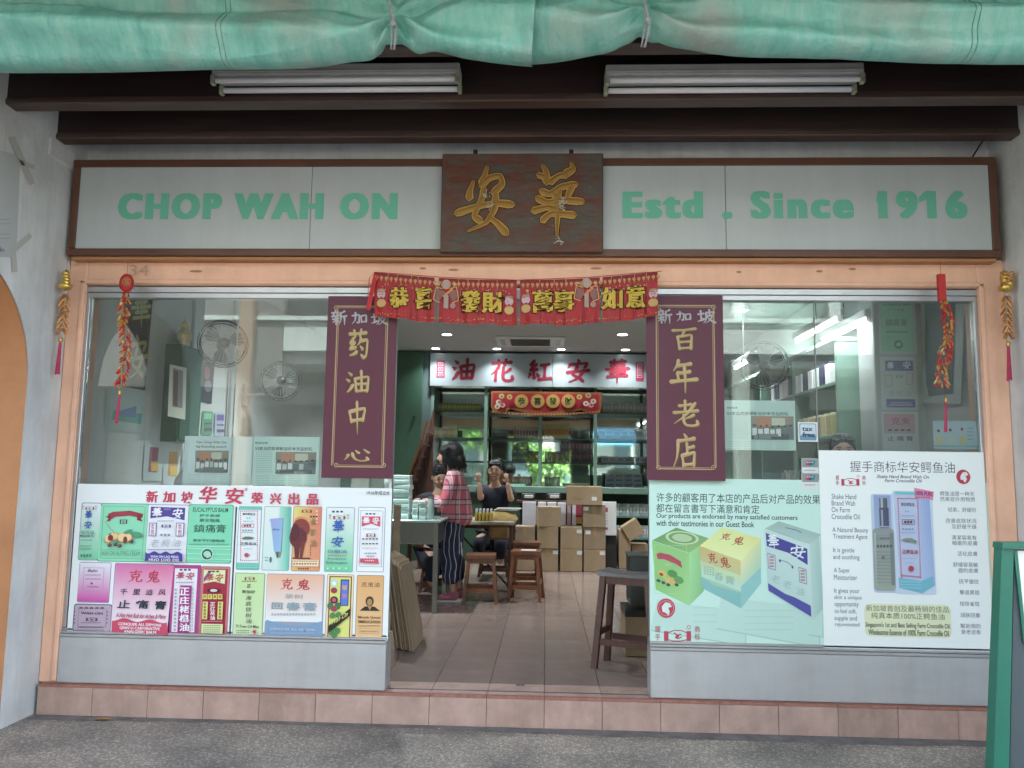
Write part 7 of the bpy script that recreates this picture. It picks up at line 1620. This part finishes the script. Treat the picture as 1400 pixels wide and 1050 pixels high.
# ================================================================== ACROSS THE STREET (seen in the glass and the mirrors)
BY = -17.5
ob = thing('shophouse_row', 'white shophouse row with balcony parapet across the street', 'building', (0, BY, 0))
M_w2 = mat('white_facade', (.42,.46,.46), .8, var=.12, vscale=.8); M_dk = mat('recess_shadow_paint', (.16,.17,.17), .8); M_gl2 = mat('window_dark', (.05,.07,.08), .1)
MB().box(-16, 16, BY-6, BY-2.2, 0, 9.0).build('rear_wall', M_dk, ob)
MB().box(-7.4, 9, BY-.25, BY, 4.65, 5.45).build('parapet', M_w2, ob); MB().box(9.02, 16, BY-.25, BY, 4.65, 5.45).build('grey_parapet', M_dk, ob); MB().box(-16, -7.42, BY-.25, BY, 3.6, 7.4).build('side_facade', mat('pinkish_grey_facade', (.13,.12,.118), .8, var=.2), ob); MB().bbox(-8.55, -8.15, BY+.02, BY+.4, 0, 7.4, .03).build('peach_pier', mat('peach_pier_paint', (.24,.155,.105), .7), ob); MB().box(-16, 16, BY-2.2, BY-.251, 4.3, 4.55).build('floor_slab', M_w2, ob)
MB().box(-16, 16, BY-.05, BY+.12, 5.5, 5.62).build('coping', M_w2, ob); MB().box(-16.3, 16.3, BY-2.6, BY+.5, 8.9, 9.3).build('eave', M_w2, ob)
for i in range(13):
    x = -15.5+i*2.6; MB().bbox(x-.16, x+.16, BY-.35, BY-.01, 5.62, 8.9, .02).build('upper_column', M_w2, ob)
    if i % 2 == 0: MB().bbox(x-.25, x+.25, BY-.4, BY+.02, 0, 4.5, .03).build('ground_column', mat('grey_column', (.26,.28,.27), .7) if i == 0 else bpy.data.materials['grey_column'], ob)
    MB().bbox(x+.6, x+1.9, BY-2.19, BY-2.12, 5.8, 8.0, .02).build('window', M_gl2, ob); MB().bbox(x+.5, x+2.0, BY-2.19, BY-2.10, .6, 3.2, .02).build('shop_window', M_gl2, ob)
for i in range(5): MB().bbox(-9+i*4.2, -6.4+i*4.2, BY-2.11, BY-2.0, 3.3, 3.9, .02).build('shop_fascia', (M_w2, M_signwh)[i % 2], ob)
t = thing('blue_awning', 'sky blue awning on the shophouse across the street', 'awning', (2.4,-14,2.3)); MB().add([(1.9,-15.5,3.3),(3.5,-15.5,3.3),(3.5,-14.2,2.8),(1.9,-14.2,2.8),(1.9,-14.2,2.5),(3.5,-14.2,2.5)], [(0,1,2,3),(3,2,5,4)]).build('canopy', mat('sky_blue_canvas', (.05,.17,.30), .7), t)
for x in (1.95, 3.45): MB().tube([(x,-14.25,0),(x,-14.25,2.8)], .03, 8).build('post', M_fix, t)
M_leaf = bpy.data.materials.new('leaf_green'); M_leaf.use_nodes = True
_n = M_leaf.node_tree.nodes; _b = _n['Principled BSDF']; _a = _n.new('ShaderNodeAttribute'); _a.attribute_name = 'Col'; M_leaf.node_tree.links.new(_a.outputs['Color'], _b.inputs['Base Color']); _b.inputs['Roughness'].default_value = .6
M_bark = mat('bark', (.10,.08,.06), .9, var=.3)
def tree(x, y, h, cr, lab, n=2600, trunk=True, name='street_tree', cat='tree'):
    t = thing(name, lab, cat, (x, y, 0)); rr = random.Random(int(x*10+100))
    if trunk:
        MB().tube([(x,y,0), (x+.05,y,h*.35), (x-.05,y+.05,h*.62)], [.16,.11,.06], 8).build('trunk', M_bark, t)
        for k in range(5): an = k*1.3; MB().tube([(x,y,h*.38+k*.1), (x+math.cos(an)*cr*.6, y+math.sin(an)*cr*.6, h*.75)], [.06,.02], 6).build('limb', M_bark, t)
    cl = [(x+rr.uniform(-1,1)*cr*.8, y+rr.uniform(-1,1)*cr*.8, (h*.72 if trunk else h*.5)+rr.uniform(-1,1)*(h*.25 if trunk else h*.45), rr.uniform(.3,.5)*cr) for _ in range(16)]
    c = MB()
    for i in range(n):
        q = rr.choice(cl); v = Vector((rr.gauss(0,1), rr.gauss(0,1), rr.gauss(0,1))).normalized()*q[3]*rr.uniform(.6,1.05); p_ = Vector(q[:3])+v
        a_ = Vector((rr.gauss(0,1), rr.gauss(0,1), rr.gauss(0,1))).normalized(); b_ = a_.cross(Vector((rr.gauss(0,1), rr.gauss(0,1), rr.gauss(0,1)))).normalized(); s_ = rr.uniform(.07,.14)
        g = rr.uniform(.6,1.5); c.add([p_-a_*s_, p_+b_*s_*.5, p_+a_*s_, p_-b_*s_*.5], [(0,1,2,3)], (.08*g,.16*g,.03*g))
    c.build('crown', M_leaf, t)
tree(-1.9,-9.5,5.2,1.6,'leafy street tree opposite the doorway'); tree(-13,-11,6,2.0,'leafy street tree far along the road at left')
for x, lb in ((.3,'low shrub opposite the doorway across the road'),): tree(x,-9.2,2.2,1.0,lb,1300,False,'shrub','shrub')
